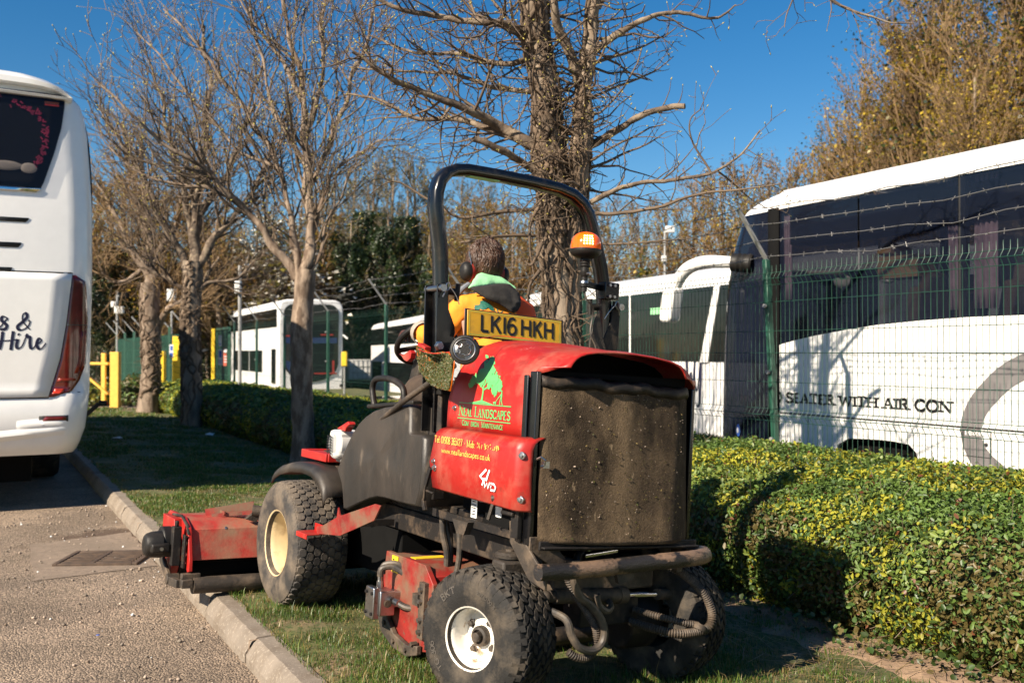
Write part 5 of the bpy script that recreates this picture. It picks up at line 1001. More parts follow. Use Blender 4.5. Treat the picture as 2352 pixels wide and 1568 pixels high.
for x0, x1, z in ((-.37, .04, 1.143), (-.375, .04, 1.078)): stroke(b, [(x0+(x1-x0)*i/8, z) for i in range(9)], .0035, hto, 1)
text(b, 'Neal Landscapes', -.37, 1.089, .043, hto, k=.14, n=.065, serif=.14, small=.78, width=.405, mi=1); text(b, 'Commercial Maintenance', -.337, 1.049, .022, hto, k=.15, n=.09, serif=.1, small=.8, width=.325, mi=1, skip=(3, 9))
RT.seed(4)
def disc(x, z, r, n=11, j=.35): 
    _lz[0] = (_lz[0]+1) % 30; b.add([hto(x, z)]+[hto(x+r*(1+RT.uniform(-j, j))*math.cos(2*math.pi*i/n), z+r*(1+RT.uniform(-j, j))*math.sin(2*math.pi*i/n)) for i in range(n)], [(0, 1+i, 1+(i+1) % n) for i in range(n)])
for x, z, r in ((-.165, 1.30, .026), (-.135, 1.308, .028), (-.125, 1.275, .03), (-.17, 1.27, .028), (-.205, 1.265, .026), (-.235, 1.25, .022), (-.265, 1.235, .02), (-.285, 1.222, .015), (-.10, 1.245, .03), (-.075, 1.235, .028), (-.06, 1.222, .022), (-.09, 1.21, .022), (-.13, 1.24, .028), (-.085, 1.192, .013), (-.15, 1.285, .03), (-.175, 1.345, .008), (-.165, 1.343, .008), (-.12, 1.325, .016), (-.2, 1.235, .018)):
    disc(x, z, r)
    for _ in range(6): a = RT.random()*6.28; disc(x+r*1.05*math.cos(a), z+r*1.05*math.sin(a), r*RT.uniform(.12, .3), 6)
for pts, w_ in (([(-.19, 1.148), (-.182, 1.18), (-.178, 1.215), (-.175, 1.25)], [.016, .011, .009, .007]), ([(-.178, 1.205), (-.20, 1.22), (-.215, 1.225)], [.007, .005, .005]), ([(-.178, 1.203), (-.15, 1.212), (-.125, 1.23)], [.007, .006, .005]), ([(-.18, 1.215), (-.155, 1.235), (-.14, 1.25)], [.006, .005, .004]),
    ([(-.29, 1.145), (-.24, 1.148), (-.185, 1.154), (-.13, 1.148), (-.10, 1.145)], [.002, .007, .012, .006, .002]), ([(-.035, 1.195), (-.036, 1.183), (-.038, 1.17)], [.008, .011, .010]), ([(-.035, 1.205), (-.035, 1.20), (-.035, 1.195)], [.004, .008, .004]), ([(-.042, 1.17), (-.045, 1.158), (-.047, 1.146)], .005), ([(-.034, 1.17), (-.032, 1.158), (-.026, 1.146)], .005), ([(-.04, 1.188), (-.052, 1.178), (-.06, 1.172)], .004), ([(-.055, 1.176), (-.075, 1.158), (-.085, 1.15)], .003), ([(-.095, 1.152), (-.08, 1.154), (-.075, 1.149)], .009)): stroke(b, pts, w_, hto)
b.build('tree_emblem', ['green_decal', 'green_decal'], hood, smooth=0)
# ---- side cover under the hood
def cov(y, k):
    pts = [(.121, 1.032), (.085, 1.022), (.068, 1.008), (.060, .985), (.058, .88), (.062, .775), (.07, .768)]; x, z = pts[k]
    f = max(0, (-.165-y)/.045); x += .06*f*f; return x, z-(.022 if k > 4 else 0)*max(0, (.4-y))/.6*.6
b = B().grid([[V((cov(y, k)[0], y+(.03*(k == 4)-.01*(k > 5) if y > .45 else 0), cov(y, k)[1])) for k in range(7)] for y in lin(.465, -.165, 8)+[-.18, -.192, -.202, -.208]])
cv = b.build('side_cover', 'red_paint', mw, smooth=50, solid=.005)
def cto(a, z): return V((ip(-a, [(-.21, .1), (-.165, .058), (1, .058)])-.004-lz(), -a, z))
b = B(); text(b, 'Tel: 01908 365127', -.455, .968, .028, cto, k=.15, n=.08, serif=.08, width=.235); text(b, '- Mob:', -.205, .968, .028, cto, k=.15, n=.08, serif=.08, width=.085)
for i in range(26): x = -.10+.17*RT.random(); stroke(b, [(x, .968+.026*RT.random()), (x+RT.uniform(-.006, .006), .968+.026*RT.random())], .004, cto)
text(b, 'www.neallandscapes.co.uk', -.392, .928, .024, cto, k=.16, n=.09, serif=.06, width=.395)
b2 = B()
for pts, w_ in (([(-.022, .892), (-.07, .859), (-.045, .852), (-.018, .855)], .010), ([(.002, .892), (-.008, .875), (-.02, .848)], .010), ([(-.039, .848), (-.049, .8275)], .008), ([(-.035, .846), (-.027, .8225), (-.013, .84), (-.004, .82), (.008, .845)], .007), ([(.016, .842), (.04, .841), (.052, .83), (.046, .817), (.016, .816)], .008), ([(.018, .834), (.016, .824)], .006)): stroke(b2, pts, w_, cto)
b.build('lettering', 'gold_decal', cv, smooth=0); b2.build('painted_mark', 'white_decal', cv, smooth=0)
for p, r_ in (((.056, .455, .885), .008), ((.056, .445, .858), .010), ((.117, .405, 1.118), .008), ((.075, -.192, .965), .010), ((.08, -.19, .80), .010)):
    q = B().lathe([(r_*1.5, -.004), (r_*1.5, .003), (r_*.9, .004), (r_*.9, .011), (0, .012)], p, (-1, -.3 if p[1] < 0 else 0, 0), 14).build('bolt', 'steel', hood if p[2] > 1.05 else cv)
# ---- grass screen box at the rear
def scr(x, z):
    u_, v_ = (x-.15)/.785, (z-.645)/.62; y = -.248+.03*v_-.018*math.sin(u_*math.pi)-.005*math.sin(u_*13+v_*2)*(.4+v_*.6)-.012*noise.noise(V((x*6, z*1.6, 3)))-.0018*noise.noise(V((x*14, z*8, 8)))
    if u_ > .80: y += .075*((u_-.80)/.20)**2
    if u_ < .16: y += .035*((.16-u_)/.16)**2
    return V((x, y, z-.026*u_))
rows = [[scr(x, z-.010*math.sin((x-.15)/.785*3.14)*(1-(z-.645)/.62)) for x in lin(.15, .935, 44)] for z in lin(.645, 1.258, 40)]
sb = B().grid(rows).build('rear_screen', 'screen', mw, smooth=80, solid=.004)
b = B(); rws = []
for x in lin(.145, .94, 40):
    w1 = .006*math.sin(x*23)+.005*math.sin(x*51+1); p = scr(x, 1.25); rws.append([p+V((0, -.004, -.022+w1*.6)), p+V((0, -.014, -.004+w1)), p+V((0, -.008, .018+w1)), p+V((0, .02, .024+w1*.5))])
B().grid(rws).build('top_seam', 'dark_steel', sb, smooth=80, solid=.003)
b = B().grid([[V((x, scr(x, 1.26).y+.015+(y_+.2)*.98, 1.275-.033*(x-.15)+.012*noise.noise(V((x*6, y_*8, 1)))+(.02*(y_+.2)))) for x in lin(.15, .935, 20)] for y_ in lin(-.2, .03, 6)]); b.build('top_cover', 'screen', sb, smooth=80)
n = 260; C = np.stack([.3+.5*RNG.random(n), -.18+.06*RNG.random(n), 1.276+.006*RNG.random(n)], 1); C[:, 2] -= .033*(C[:, 0]-.15); Vv, F = leaves(C, np.tile([0, 0, 1.], (n, 1)), .010+.008*RNG.random(n)); tag(np_obj('grass_clippings', Vv, F, ['clipping', 'blade_c'], sb, RNG.integers(0, 2, n), False), kind='stuff')
n = 900; xx = .17+.7*RNG.random(n); zz_ = .66+.6*RNG.random(n)**1.2; C = np.array([scr(a, c)+V((0, -.005, 0)) for a, c in zip(xx, zz_)]); Vv, F = leaves(C, np.tile([0, -1., 0], (n, 1)), .003+.010*RNG.random(n)**3, .5); tag(np_obj('dry_flecks', Vv, F, ['blade_c', 'clipping', 'pebble'], sb, RNG.integers(0, 3, n), False), kind='stuff')
b = B(); b.bar((.145, -.232, .63), (.95, -.225, .604), .012, .035).bar((.15, -.246, .625), (.945, -.242, .598), .03, .008); b.build('bottom_rail', 'dark_steel', mw, bevel=.003)
for c_, d_ in (((.134, -.172, .955), (.020, .05, .66)), ((.118, -.135, .95), (.010, .03, .64)), ((.952, -.13, .93), (.02, .09, .64))): B().box(c_, d_).build('screen_frame', 'black_paint', mw, bevel=.004)
B().box((.53, .02, .93), (.72, .36, .60)).build('radiator', 'interior', mw); B().box((.53, -.17, 1.16), (.70, .05, .26)).build('radiator_shroud', 'interior', mw)
b = B(); b.tube([(.115, -.235, .955), (.118, -.255, .965), (.135, -.262, .955), (.14, -.25, .935), (.125, -.245, .93)], .004, 6); b.box((.15, -.242, .935), (.03, .012, .025)); b.build('latch_clip', 'steel', mw)
# ---- roll bar
RP = [(.14, 1.0), (.13, 1.2), (.118, 1.4), (.106, 1.6), (.098, 1.72), (.088, 1.83), (.066, 1.94), (.052, 2.02), (.052, 2.08), (.066, 2.135), (.098, 2.175), (.14, 2.195), (.20, 2.205), (.40, 2.207), (.60, 2.205), (.76, 2.198), (.85, 2.18), (.91, 2.145), (.95, 2.10), (.985, 2.02), (1.02, 1.92), (1.05, 1.83), (1.075, 1.72), (1.09, 1.6), (1.098, 1.4), (1.10, 1.2), (1.10, 1.0)]
RP = [(x+.04*max(0, min(1, (.6-x)/.4)), z) for x, z in RP]; b = B(); n = len(RP); pa = [(V((x, .64, z))) for x, z in RP]; vs_ = []
for i, p in enumerate(pa):
    t = (pa[min(i+1, n-1)]-pa[max(i-1, 0)]).normalized(); nx = V((t.z, 0, -t.x)); h, d = .026, .040; c_ = .011
    for a, q in ((-h, -d+c_), (-h, d-c_), (-h+c_, d), (h-c_, d), (h, d-c_), (h, -d+c_), (h-c_, -d), (-h+c_, -d)): vs_.append(p+nx*a+V((0, q, 0)))
b.add(vs_, [(i*8+j, i*8+(j+1) % 8, (i+1)*8+(j+1) % 8, (i+1)*8+j) for i in range(n-1) for j in range(8)]); rb = b.build('roll_bar', 'black_paint', mw, smooth=50)
B().box((.335, .64, 2.1795), (.16, .05, .003)).build('warning_label', 'mint_cloth', rb)
for s_ in (1, -1):
    def mx(x): return x+.042 if s_ == 1 else 1.205-x
    pl = [(.055, 1.66), (.10, 1.675), (.108, 1.60), (.112, 1.57), (.155, 1.48), (.16, 1.45), (.135, 1.36), (.13, 1.0), (.075, 1.0), (.065, 1.36)]
    for y in (.588, .70): B().prism([(mx(x), z) for x, z in pl], 1, y, y+.009).build('hinge_plate', 'black_paint' if s_ == 1 else 'dark_steel', mw, bevel=.002)
    if s_ == -1: B().prism([(.985, 1.60), (1.01, 1.60), (1.03, 1.50), (1.06, 1.42), (1.03, 1.34), (.95, 1.33), (.955, 1.47)], 1, .572, .58).build('dusty_plate', 'dirty_steel', mw, bevel=.003); B().prism([(1.13, 1.55), (1.175, 1.47), (1.18, 1.44), (1.165, 1.36), (1.13, 1.46)], 1, .66, .668).build('side_bracket', 'dirty_steel', mw)
    q = B().cyl((mx(.072), .56, 1.645), (mx(.072), .72, 1.645), .014, 12).cyl((mx(.072), .557, 1.645), (mx(.072), .575, 1.645), .017, 12)
    q.tube([(mx(.085), .57, 1.635), (mx(.09), .565, 1.665), (mx(.10), .565, 1.672), (mx(.11), .565, 1.655), (mx(.1), .565, 1.64), (mx(.085), .565, 1.63), (mx(.075), .57, 1.605)], .0035, 6, caps=False); q.tube(spline([(mx(.11), .565, 1.65), (mx(.14), .57, 1.62), (mx(.165), .575, 1.58)], 5), .0025, 5); q.build('hinge_pin', 'steel', mw)
    B().lathe([(.024, 0), (.024, .004), (.016, .006), (.016, .02), (0, .02)], (mx(.078), .586, 1.385), (0, -1, 0), 6).build('bolt', 'steel', mw, smooth=20)
    q = B().cyl((mx(.12), .66, 1.645), (mx(.20), .66, 1.64), .017, 12); q.cyl((mx(.195), .655, 1.60), (mx(.20), .655, 1.68), .012, 10); q.build('locking_handle', 'black_plastic', mw)
    q = B().tube([(mx(.112), .60, 1.0), (mx(.115), .585, 1.0), (mx(.12), .57, 1.08)], .02, 4); b = B().bar((mx(.125), .62, .70), (mx(.125), .60, 1.02), .06, .045).bar((mx(.125), .60, 1.0), (mx(.12), .61, 1.19), .075, .05); b.build('roll_bar_post', 'dark_steel', mw, bevel=.006)
B().box((.152, .575, 1.20), (.06, .05, .06)).box((.145, .546, 1.205), (.035, .006, .03)).build('switch_box', 'black_plastic', mw, bevel=.006)
# ---- number plate
pm = Matrix.Translation((.485, .53, 1.492)) @ Matrix.Rotation(R(1.3), 4, 'Y') @ Matrix.Rotation(R(-6), 4, 'X'); b = B().box((0, 0, 0), (.545, .006, .128)); npl = b.build('number_plate', 'ink', mw, bevel=.01); npl.matrix_local = pm
B().box((0, -.004, 0), (.52, .004, .116)).build('plate_face', 'plate_yellow', npl, bevel=.0015); b = B()
def nto(x, z): return V((x, -.0075-lz(), z))
for z in (.0525, -.0525): stroke(b, [(-.25, z), (.25, z)], .002, nto, 1)
for x in (.25, -.25): stroke(b, [(x, -.0525), (x, .0525)], .002, nto, 1)
text(b, 'LKI6', -.197, -.034, .076, nto, k=.175, n=.175, serif=0, width=.202); text(b, 'HKH', .022, -.034, .076, nto, k=.175, n=.175, serif=0, width=.197); b.build('registration', ['ink', 'green_decal'], npl, smooth=0)
# ---- beacon on its stalk
bo = bpy.data.objects.new('beacon', None); COL.objects.link(bo); bo.parent = mw; bo.location = (.885, .55, 0)
MT['amber'] = emit('amber', (.90, .12, .002), .06); am = MT['amber'].node_tree.nodes['Principled BSDF']; am.inputs['Roughness'].default_value = .12; am.inputs['Coat Weight'].default_value = .5
MT['led'] = emit('led', (1, .62, .12), 9)
B().lathe([(.074, 1.905), (.0745, 1.92), (.073, 1.94), (.066, 1.96), (.052, 1.977), (.03, 1.988), (0, 1.992)], (0, 0, 0), (0, 0, 1), 32).build('amber_dome', 'amber', bo)
B().lathe([(.0, 1.86), (.035, 1.862), (.06, 1.872), (.074, 1.885), (.077, 1.898), (.0765, 1.906), (.07, 1.908)], (0, 0, 0), (0, 0, 1), 32).build('base', 'black_plastic', bo)
for i in range(4):
    for j in range(4):
        a = R(-118+(i-1.5)*10.5); z = 1.926+j*.0125; r_ = ip(z, [(1.92, .0745), (1.94, .073), (1.96, .066), (1.977, .052)])+.001; B().ball((r_*math.cos(a), r_*math.sin(a), z), .0042, 8).build('led', 'led', bo)
B().lathe([(.0, 1.862), (.024, 1.862), (.026, 1.85), (.022, 1.845), (.026, 1.838), (.022, 1.832), (.026, 1.825), (.02, 1.818), (.02, 1.80), (.024, 1.795), (.02, 1.775), (.016, 1.77), (.016, 1.745), (.022, 1.74), (.022, 1.725), (.015, 1.72), (.015, 1.70), (0, 1.70)], (0, 0, 0), (0, 0, 1), 18).build('stalk', 'black_plastic', bo)
B().lathe([(.019, 1.752), (.021, 1.748), (.021, 1.732), (.017, 1.728)], (0, 0, 0), (0, 0, 1), 16).cyl((-.0, -.02, 1.785), (.0, -.045, 1.785), .008, 8).build('collar', 'steel', bo); b = B().bar((.0, 0, 1.738), (.16, .06, 1.735), .012, .03).box((.185, .04, 1.72), (.09, .06, .085)); b.build('bracket', 'black_paint', bo, bevel=.004)
for dx in (0, .03):
    for dz in (-.028, .028): B().cyl((.165+dx, .0, 1.72+dz), (.165+dx, .012, 1.72+dz), .008, 6).build('clamp_bolt', 'steel', bo)
B().tube(spline([(.0, 0, 1.70), (.015, -.01, 1.66), (.06, .0, 1.63), (.075, .02, 1.58), (.06, .01, 1.5), (.09, .0, 1.43), (.075, -.01, 1.36)], 6), .0045, 6).build('cable', 'hose', bo)
# ---- left side tank moulding, step plate, mudguard, platform
TK = [(1.56, .735), (1.52, .80), (1.45, .885), (1.39, .945), (1.32, .998), (1.24, 1.04), (1.15, 1.072), (1.05, 1.092), (.92, 1.108), (.80, 1.118), (.765, 1.117), (.748, 1.10), (.742, 1.0), (.725, .985), (.61, .985), (.592, .97), (.588, .82), (.596, .74), (.625, .665), (.70, .66), (.80, .658), (.95, .66), (1.05, .655), (1.14, .635), (1.25, .60), (1.42, .545), (1.455, .548), (1.475, .62), (1.50, .675)]
b = B(); cx_, cz_ = 1.05, .85; rws = []
for x, k in ((.40, .995), (.14, 1.0), (.112, .996), (.096, .986), (.086, .968), (.082, .94)): rws.append([V((x, cx_+(y-cx_)*k, cz_+(z-cz_)*k)) for y, z in TK])
rws2 = []
for k in (.94, .7, .4, .12): rws2.append([V((.082-.01*(1-k)-.004*math.sin((z-.6)*14)*(1-k), cx_+(y-cx_)*k, cz_+(z-cz_)*k)) for y, z in TK])
b.grid(rws, closed=True).grid(rws2, closed=True); b.add(rws2[-1], [tuple(range(len(TK)))]); b.build('side_tank', 'fender_plastic', mw, smooth=50, weld=True)
b = B().prism([(.76, 1.118), (.64, 1.118), (.60, 1.10), (.60, .97), (.76, .97)], 0, .16, .40); b.build('tank_neck', 'fender_plastic', mw, bevel=.015); b = B().bar((.14, 1.30, 1.085), (.14, .8, 1.125), .05, .02); b.build('side_ledge', 'black_plastic', mw, bevel=.006)
b = B().prism([(1.12, .605), (1.10, .575), (1.08, .572), (.98, .60), (.72, .672), (.66, .672), (.72, .60), (1.08, .478), (1.36, .445), (1.365, .452), (1.37, .478), (1.30, .492), (1.13, .556)], 0, -.085, -.078); sp = b.build('step_plate', 'red_dusty', mw, smooth=0); b = B().box((-.085, 1.435, .438), (.10, .14, .006)).box((-.037, 1.435, .458), (.006, .14, .04)).box((-.135, 1.435, .428), (.006, .14, .024)); b.build('step_cup', 'red_paint', sp, bevel=.002)
B().bar((-.08, 1.10, .53), (.2, 1.10, .53), .03, .03).build('step_arm', 'dark_steel', mw)
b = B(); top = [(2.34, .64), (2.30, .672), (2.22, .702), (2.05, .735), (1.88, .748), (1.74, .742), (1.64, .71), (1.58, .66), (1.55, .60)]
rws = [[V((x, y, z-dz)) for y, z in top] for x, dz in ((.02, .055), (.025, .02), (.04, .004), (.07, 0), (.30, 0))]; b.grid(rws).build('mudguard', 'fender_plastic', mw, smooth=60, solid=.008)
b = B().box((.50, 1.92, .79), (.80, .34, .02)).box((.105, 1.92, .785), (.016, .36, .045)).box((.50, 1.742, .785), (.78, .016, .045)).box((.5, 2.10, .785), (.8, .016, .045)); pf = b.build('front_platform', 'red_paint', mw, bevel=.004); B().box((.45, 1.90, .803), (.5, .24, .006)).build('mesh_insert', 'dark_steel', pf)
B().box((.55, 1.5, .72), (.8, .9, .05)).build('foot_deck', 'dark_steel', mw, bevel=.005)
B().tube(spline([(.15, 1.275, 1.08), (.15, 1.30, 1.13), (.15, 1.315, 1.18), (.15, 1.29, 1.218), (.15, 1.22, 1.23), (.15, 1.12, 1.228), (.15, 1.02, 1.208), (.15, .965, 1.175), (.15, .95, 1.10)], 6), .0155, 12).build('grab_handle', 'black_plastic', mw)
b = B().bar((.052, .478, .855), (.052, .512, .775), .012, .022).bar((.05, .51, .78), (.052, .522, .71), .01, .012).bar((.046, .505, .78), (.048, .515, .71), .006, .008).prism([(.53, .715), (.515, .72), (.505, .69), (.495, .672), (.515, .668), (.53, .69)], 0, .045, .06).cyl((.05, .50, .755), (.05, .44, .75), .005, 8); b.build('rubber_latch', 'dark_steel', mw, bevel=.002)
# ---- chassis, engine bay, rear axle
b = B().prism([(.58, .668), (.58, .635), (.22, .632), (-.13, .632), (-.16, .66)], 0, .13, .142); b.build('frame_plate', 'dark_steel', mw); b = B().prism([(.35, .655), (.31, .60), (.25, .60), (.22, .655)], 0, .10, .13); b.build('frame_bracket', 'dirty_steel', mw)
b = B()
for x in (.26, .85): b.bar((x, -.15, .55), (x, 2.15, .55), .07, .11)
b.box((.55, 1.72, .48), (.75, .12, .14)).box((.55, .9, .62), (.62, 1.4, .1)); b.build('chassis', 'dark_steel', mw, bevel=.006)
B().box((.56, .28, .86), (.70, .36, .36)).cyl((.3, .28, .70), (.3, .34, .50), .07, 12).cyl((.55, .1, .6), (.55, .5, .58), .1, 14).box((.48, .25, .74), (.5, .3, .12)).build('engine', 'interior', mw, bevel=.01)
b = B().lathe([(0, .675), (.02, .678), (.024, .69), (.045, .692), (.047, .70), (.047, .79)], (.21, .10, 0), (0, 0, 1), 24); of = b.build('oil_filter', 'label_white', mw); B().lathe([(.0475, .74), (.048, .745), (.048, .79)], (.21, .10, 0), (0, 0, 1), 24).build('filter_print', 'grey_cloth', of)
b = B().box((.145, .25, .715), (.003, .045, .09)); lb = b.build('spec_label', 'label_white', mw); b = B()
for k in range(6): b.box((.1425, .25, .685+k*.013), (.0015, .034-.012*(k % 3 == 1), .004))
b.build('label_print', 'ink', lb)
b = B().box((.118, -.075, .87), (.012, .05, .22)).box((.108, -.125, .73), (.02, .05, .17)).cyl((.09, -.05, .735), (.09, -.13, .735), .009, 8).box((.125, -.14, .86), (.01, .025, .28)); b.build('hinge_bracket', 'dark_steel', mw, bevel=.005)
b = B().cyl((.06, -.02, .785), (.085, -.05, .79), .013, 10).bar((.07, -.02, .775), (.06, .0, .70), .012, .012); b.build('stop_lever', 'dirty_steel', mw)
b = B().prism([(-.05, .70), (-.10, .705), (-.17, .63), (-.31, .53), (-.31, .48), (-.20, .50), (-.06, .62)], 0, .125, .137).prism([(.125, .66), (.125, .61), (.30, .50), (.36, .50), (.22, .655)], 1, -.20, -.19); b.build('rear_gusset', 'dirty_steel', mw, bevel=.003)
b = B().bar((.10, -.02, .505), (1.0, -.02, .505), .09, .075).bar((.30, -.09, .47), (.82, -.09, .47), .06, .12); b.build('rear_axle_beam', 'dirty_steel', mw, bevel=.01)
for x in (.172, .94): B().lathe([(.045, .50), (.045, .545), (.06, .549), (.062, .562), (.052, .57), (.02, .572), (.02, .58), (0, .582)], (x, 0, 0), (0, 0, 1), 20).cyl((x, 0, .25), (x, 0, .52), .035, 12).box((x, 0, .256), (.10, .08, .09)).build('kingpin', 'dirty_steel', mw, smooth=30)
pts = [(.075, .555), (.2, .552), (.33, .553), (.42, .556), (.43, .556), (.45, .558), (.60, .562), (.64, .563), (.66, .564), (.8, .567)]; rd = [.031, .031, .032, .033, .028, .031, .032, .029, .033, .032]
path = [V((x, -.335, z)) for x, z in pts]+[V((.88, -.325, .568)), V((.93, -.30, .568)), V((.965, -.26, .566)), V((.98, -.20, .56)), V((.985, -.05, .55))]; rd += [.032, .033, .034, .033, .032]
MT['bumper_wrap'] = mat('bumper_wrap', (.016, .014, .013), .45, v=.3, col2=(.17, .11, .072), lo=.49, hi=.56, sc2=7, bump=.5, bsc=60, stretch=(1, 1, 2))
B().tube(path, rd, 16).build('rear_bumper', 'bumper_wrap', mw, smooth=50)
for x in (.31, .78): B().bar((x, -.32, .54), (x, -.1, .55), .03, .05).build('bumper_bracket', 'dirty_steel', mw)
B().prism([(.44, .54), (.54, .545), (.53, .50), (.46, .488)], 1, -.33, -.31).build('bumper_tab', 'dirty_steel', mw)
b = B().cyl((.30, -.13, .412), (.62, -.13, .395), .03, 16).cyl((.275, -.13, .414), (.31, -.13, .412), .024, 14).ball((.255, -.135, .414), .026, 12).cyl((.62, -.13, .395), (.66, -.13, .393), .034, 16).cyl((.655, -.13, .393), (.67, -.13, .3925), .02, 12); cy_ = b.build('steering_cylinder', 'dirty_steel', mw); B().cyl((.67, -.13, .3925), (.83, -.13, .383), .0125, 14).build('piston_rod', 'chrome', cy_); B().cyl((.83, -.13, .383), (.92, -.12, .376), .024, 12).build('rod_end', 'dirty_steel', cy_)
B().lathe([(0, -.12), (.12, -.12), (.13, -.1), (.13, .02), (.1, .04), (0, .04)], (.86, .02, .26), (1, 0, 0), 24).box((.60, -.05, .33), (.3, .12, .12)).build('wheel_motor', 'dark_steel', mw, bevel=.005)
b = B().cyl((.44, -.14, .60), (.55, -.14, .615), .018, 12).tube(spline([(.36, -.2, .5), (.37, -.18, .57), (.44, -.14, .60)], 6), .016, 8); b.build('rear_pipe', 'black_plastic', mw); B().cyl((.40, -.18, .575), (.56, -.18, .588), .013, 12).build('chrome_pipe', 'chrome', mw)
B().tube(spline([(.285, -.27, .56), (.288, -.27, .50), (.32, -.27, .44), (.37, -.27, .405), (.42, -.27, .355), (.447, -.27, .30), (.44, -.27, .255), (.41, -.27, .232), (.37, -.27, .23), (.325, -.27, .25), (.295, -.26, .295), (.28, -.24, .35), (.25, -.15, .37)], 7), .0155, 10).build('loop_hose', 'hose', mw)
def coil(name, pts, r, pitch, mt='dirty_steel'):
    q = spline(pts, 24); out = []; d = 0; L_ = [0]
    for a, c in zip(q[:-1], q[1:]): d += (c-a).length; L_.append(d)
    n = int(d/pitch*4); sp_ = [V((np.interp(d*i/n, L_, [p.x for p in q]), np.interp(d*i/n, L_, [p.y for p in q]), np.interp(d*i/n, L_, [p.z for p in q]))) for i in range(n+1)]
    return B().tube(sp_, [r*(1+.16*(1, .3, -1, .3)[i % 4]) for i in range(n+1)], 10).build(name, mt, mw, smooth=60)
coil('spring_hose', [(.29, -.23, .50), (.31, -.235, .455), (.345, -.24, .41), (.385, -.24, .365), (.425, -.24, .31), (.435, -.24, .262), (.42, -.245, .215), (.38, -.25, .196), (.33, -.25, .205), (.30, -.24, .225)], .0145, .0095)
coil('spring_hose', [(.72, -.2, .555), (.80, -.28, .515), (.885, -.31, .452), (.945, -.32, .385), (.97, -.32, .325), (.95, -.32, .278), (.885, -.31, .262), (.80, -.29, .262), (.74, -.22, .27), (.70, -.12, .28)], .0165, .010)
coil('spring_hose', [(.91, -.30, .285), (.84, -.28, .30), (.77, -.22, .315), (.72, -.12, .325)], .014, .010); B().lathe([(.03, -.012), (.034, 0), (.03, .012)], (.91, -.312, .278), (.5, 0, .8), 12).build('hose_clip', 'dirty_steel', mw)
B().tube(spline([(.44, -.22, .425), (.455, -.22, .385), (.49, -.22, .36), (.53, -.2, .365), (.56, -.15, .38)], 6), .014, 8).build('short_hose', 'hose', mw)
# ---- middle cutting unit with its motor and hoses
mu = bpy.data.objects.new('middle_cutting_unit', None); COL.objects.link(mu); mu.parent = mw; mu.location = (.03, -.10, 0)
b = B().prism([(.98, .40), (.96, .425), (.66, .425), (.58, .385), (.55, .24), (.57, .235), (.60, .37), (.95, .39)], 0, .07, 1.02); b.build('deck_housing', 'red_dusty', mu, bevel=.003)
b = B().prism([(1.0, .43), (.62, .43), (.54, .36), (.52, .22), (.56, .07), (.66, .05), (.86, .06), (.98, .14), (1.02, .30)], 0, .045, .07); ep = b.build('end_plate', 'red_dusty', mu, bevel=.003)
B().box((.042, .90, .385), (.004, .06, .075)).box((.16, .80, .4275), (.16, .05, .003)).build('warning_label', 'yellow', ep); b = B()
for k in range(4): b.box((.0392, .90+(-.012 if k % 2 else .012), .405-.013*k), (.001, .014, .006))
b.build('label_marks', 'ink', ep)
b = B().prism([(.90, .20), (.99, .18), (1.0, .13), (.95, .07), (.84, .03), (.70, .02), (.60, .05), (.60, .09), (.70, .07), (.83, .09), (.90, .14)], 0, .015, .04); b.build('skid_plate', 'dirty_steel', mu, bevel=.004)
b = B().box((.035, .60, .24), (.02, .05, .24)).box((.03, .64, .28), (.03, .05, .05)); aj = b.build('adjuster', 'dirty_steel', mu)
for y, z in ((.60, .15), (.60, .2), (.60, .28), (.60, .33)): B().cyl((.03, y, z), (.01, y, z), .011, 6).build('bolt', 'steel', aj)
for y, z in ((.92, .12), (.82, .06), (.70, .05), (.64, .09)): B().cyl((.035, y, z), (.005, y, z), .011, 6).build('skid_bolt', 'dirty_steel', mu)
B().cyl((.06, .56, .075), (1.0, .56, .075), .042, 16).build('roller', 'dark_steel', mu); B().cyl((.06, .92, .075), (1.0, .92, .075), .036, 16).build('roller', 'dark_steel', mu); B().cyl((.08, .74, .14), (1.0, .74, .14), .09, 14).build('cutting_reel', 'interior', mu)
b = B().prism([(.66, .425), (.70, .47), (.75, .47), (.80, .425)], 0, .46, .47).prism([(.66, .425), (.70, .47), (.75, .47), (.80, .425)], 0, .60, .61).bar((.53, .75, .46), (.53, 1.3, .55), .1, .05); b.build('lift_bracket', 'red_dusty', mu)
b = B().box((-.02, .88, .225), (.075, .10, .11)).box((-.07, .885, .225), (.03, .085, .14)).box((.03, .87, .24), (.06, .07, .07)); mo = b.build('hydraulic_motor', 'steel', mu, bevel=.005)
for dy in (-.03, .03):
    for dz in (-.045, .045): B().cyl((-.085, .885+dy, .225+dz), (-.092, .885+dy, .225+dz), .008, 8).build('motor_bolt', 'dark_steel', mo)
B().cyl((-.02, .829, .225), (-.02, .824, .225), .017, 14).build('port_plug', 'dark_steel', mo)
B().cyl((-.03, .90, .28), (-.03, .90, .315), .014, 6).cyl((-.03, .90, .31), (-.03, .90, .345), .011, 10).build('fitting', 'steel', mo); B().cyl((.01, .82, .235), (.01, .775, .235), .016, 10).build('fitting', 'steel', mo)
hs = [[(-.03, .90, .335), (-.025, .895, .37), (.02, .87, .378), (.07, .82, .34), (.10, .78, .285), (.14, .73, .265), (.17, .68, .30), (.17, .655, .38), (.165, .645, .47), (.145, .655, .56), (.14, .66, .66)], [(-.02, .90, .345), (-.01, .90, .385), (.04, .86, .39), (.09, .82, .34), (.12, .77, .295), (.15, .72, .285), (.185, .68, .32), (.19, .66, .40), (.185, .655, .50), (.17, .67, .58), (.165, .68, .66)], [(.01, .79, .235), (.04, .75, .22), (.10, .70, .225), (.16, .65, .29), (.19, .61, .37), (.20, .595, .45), (.195, .59, .55), (.185, .60, .61), (.17, .62, .635), (.16, .65, .64)]]
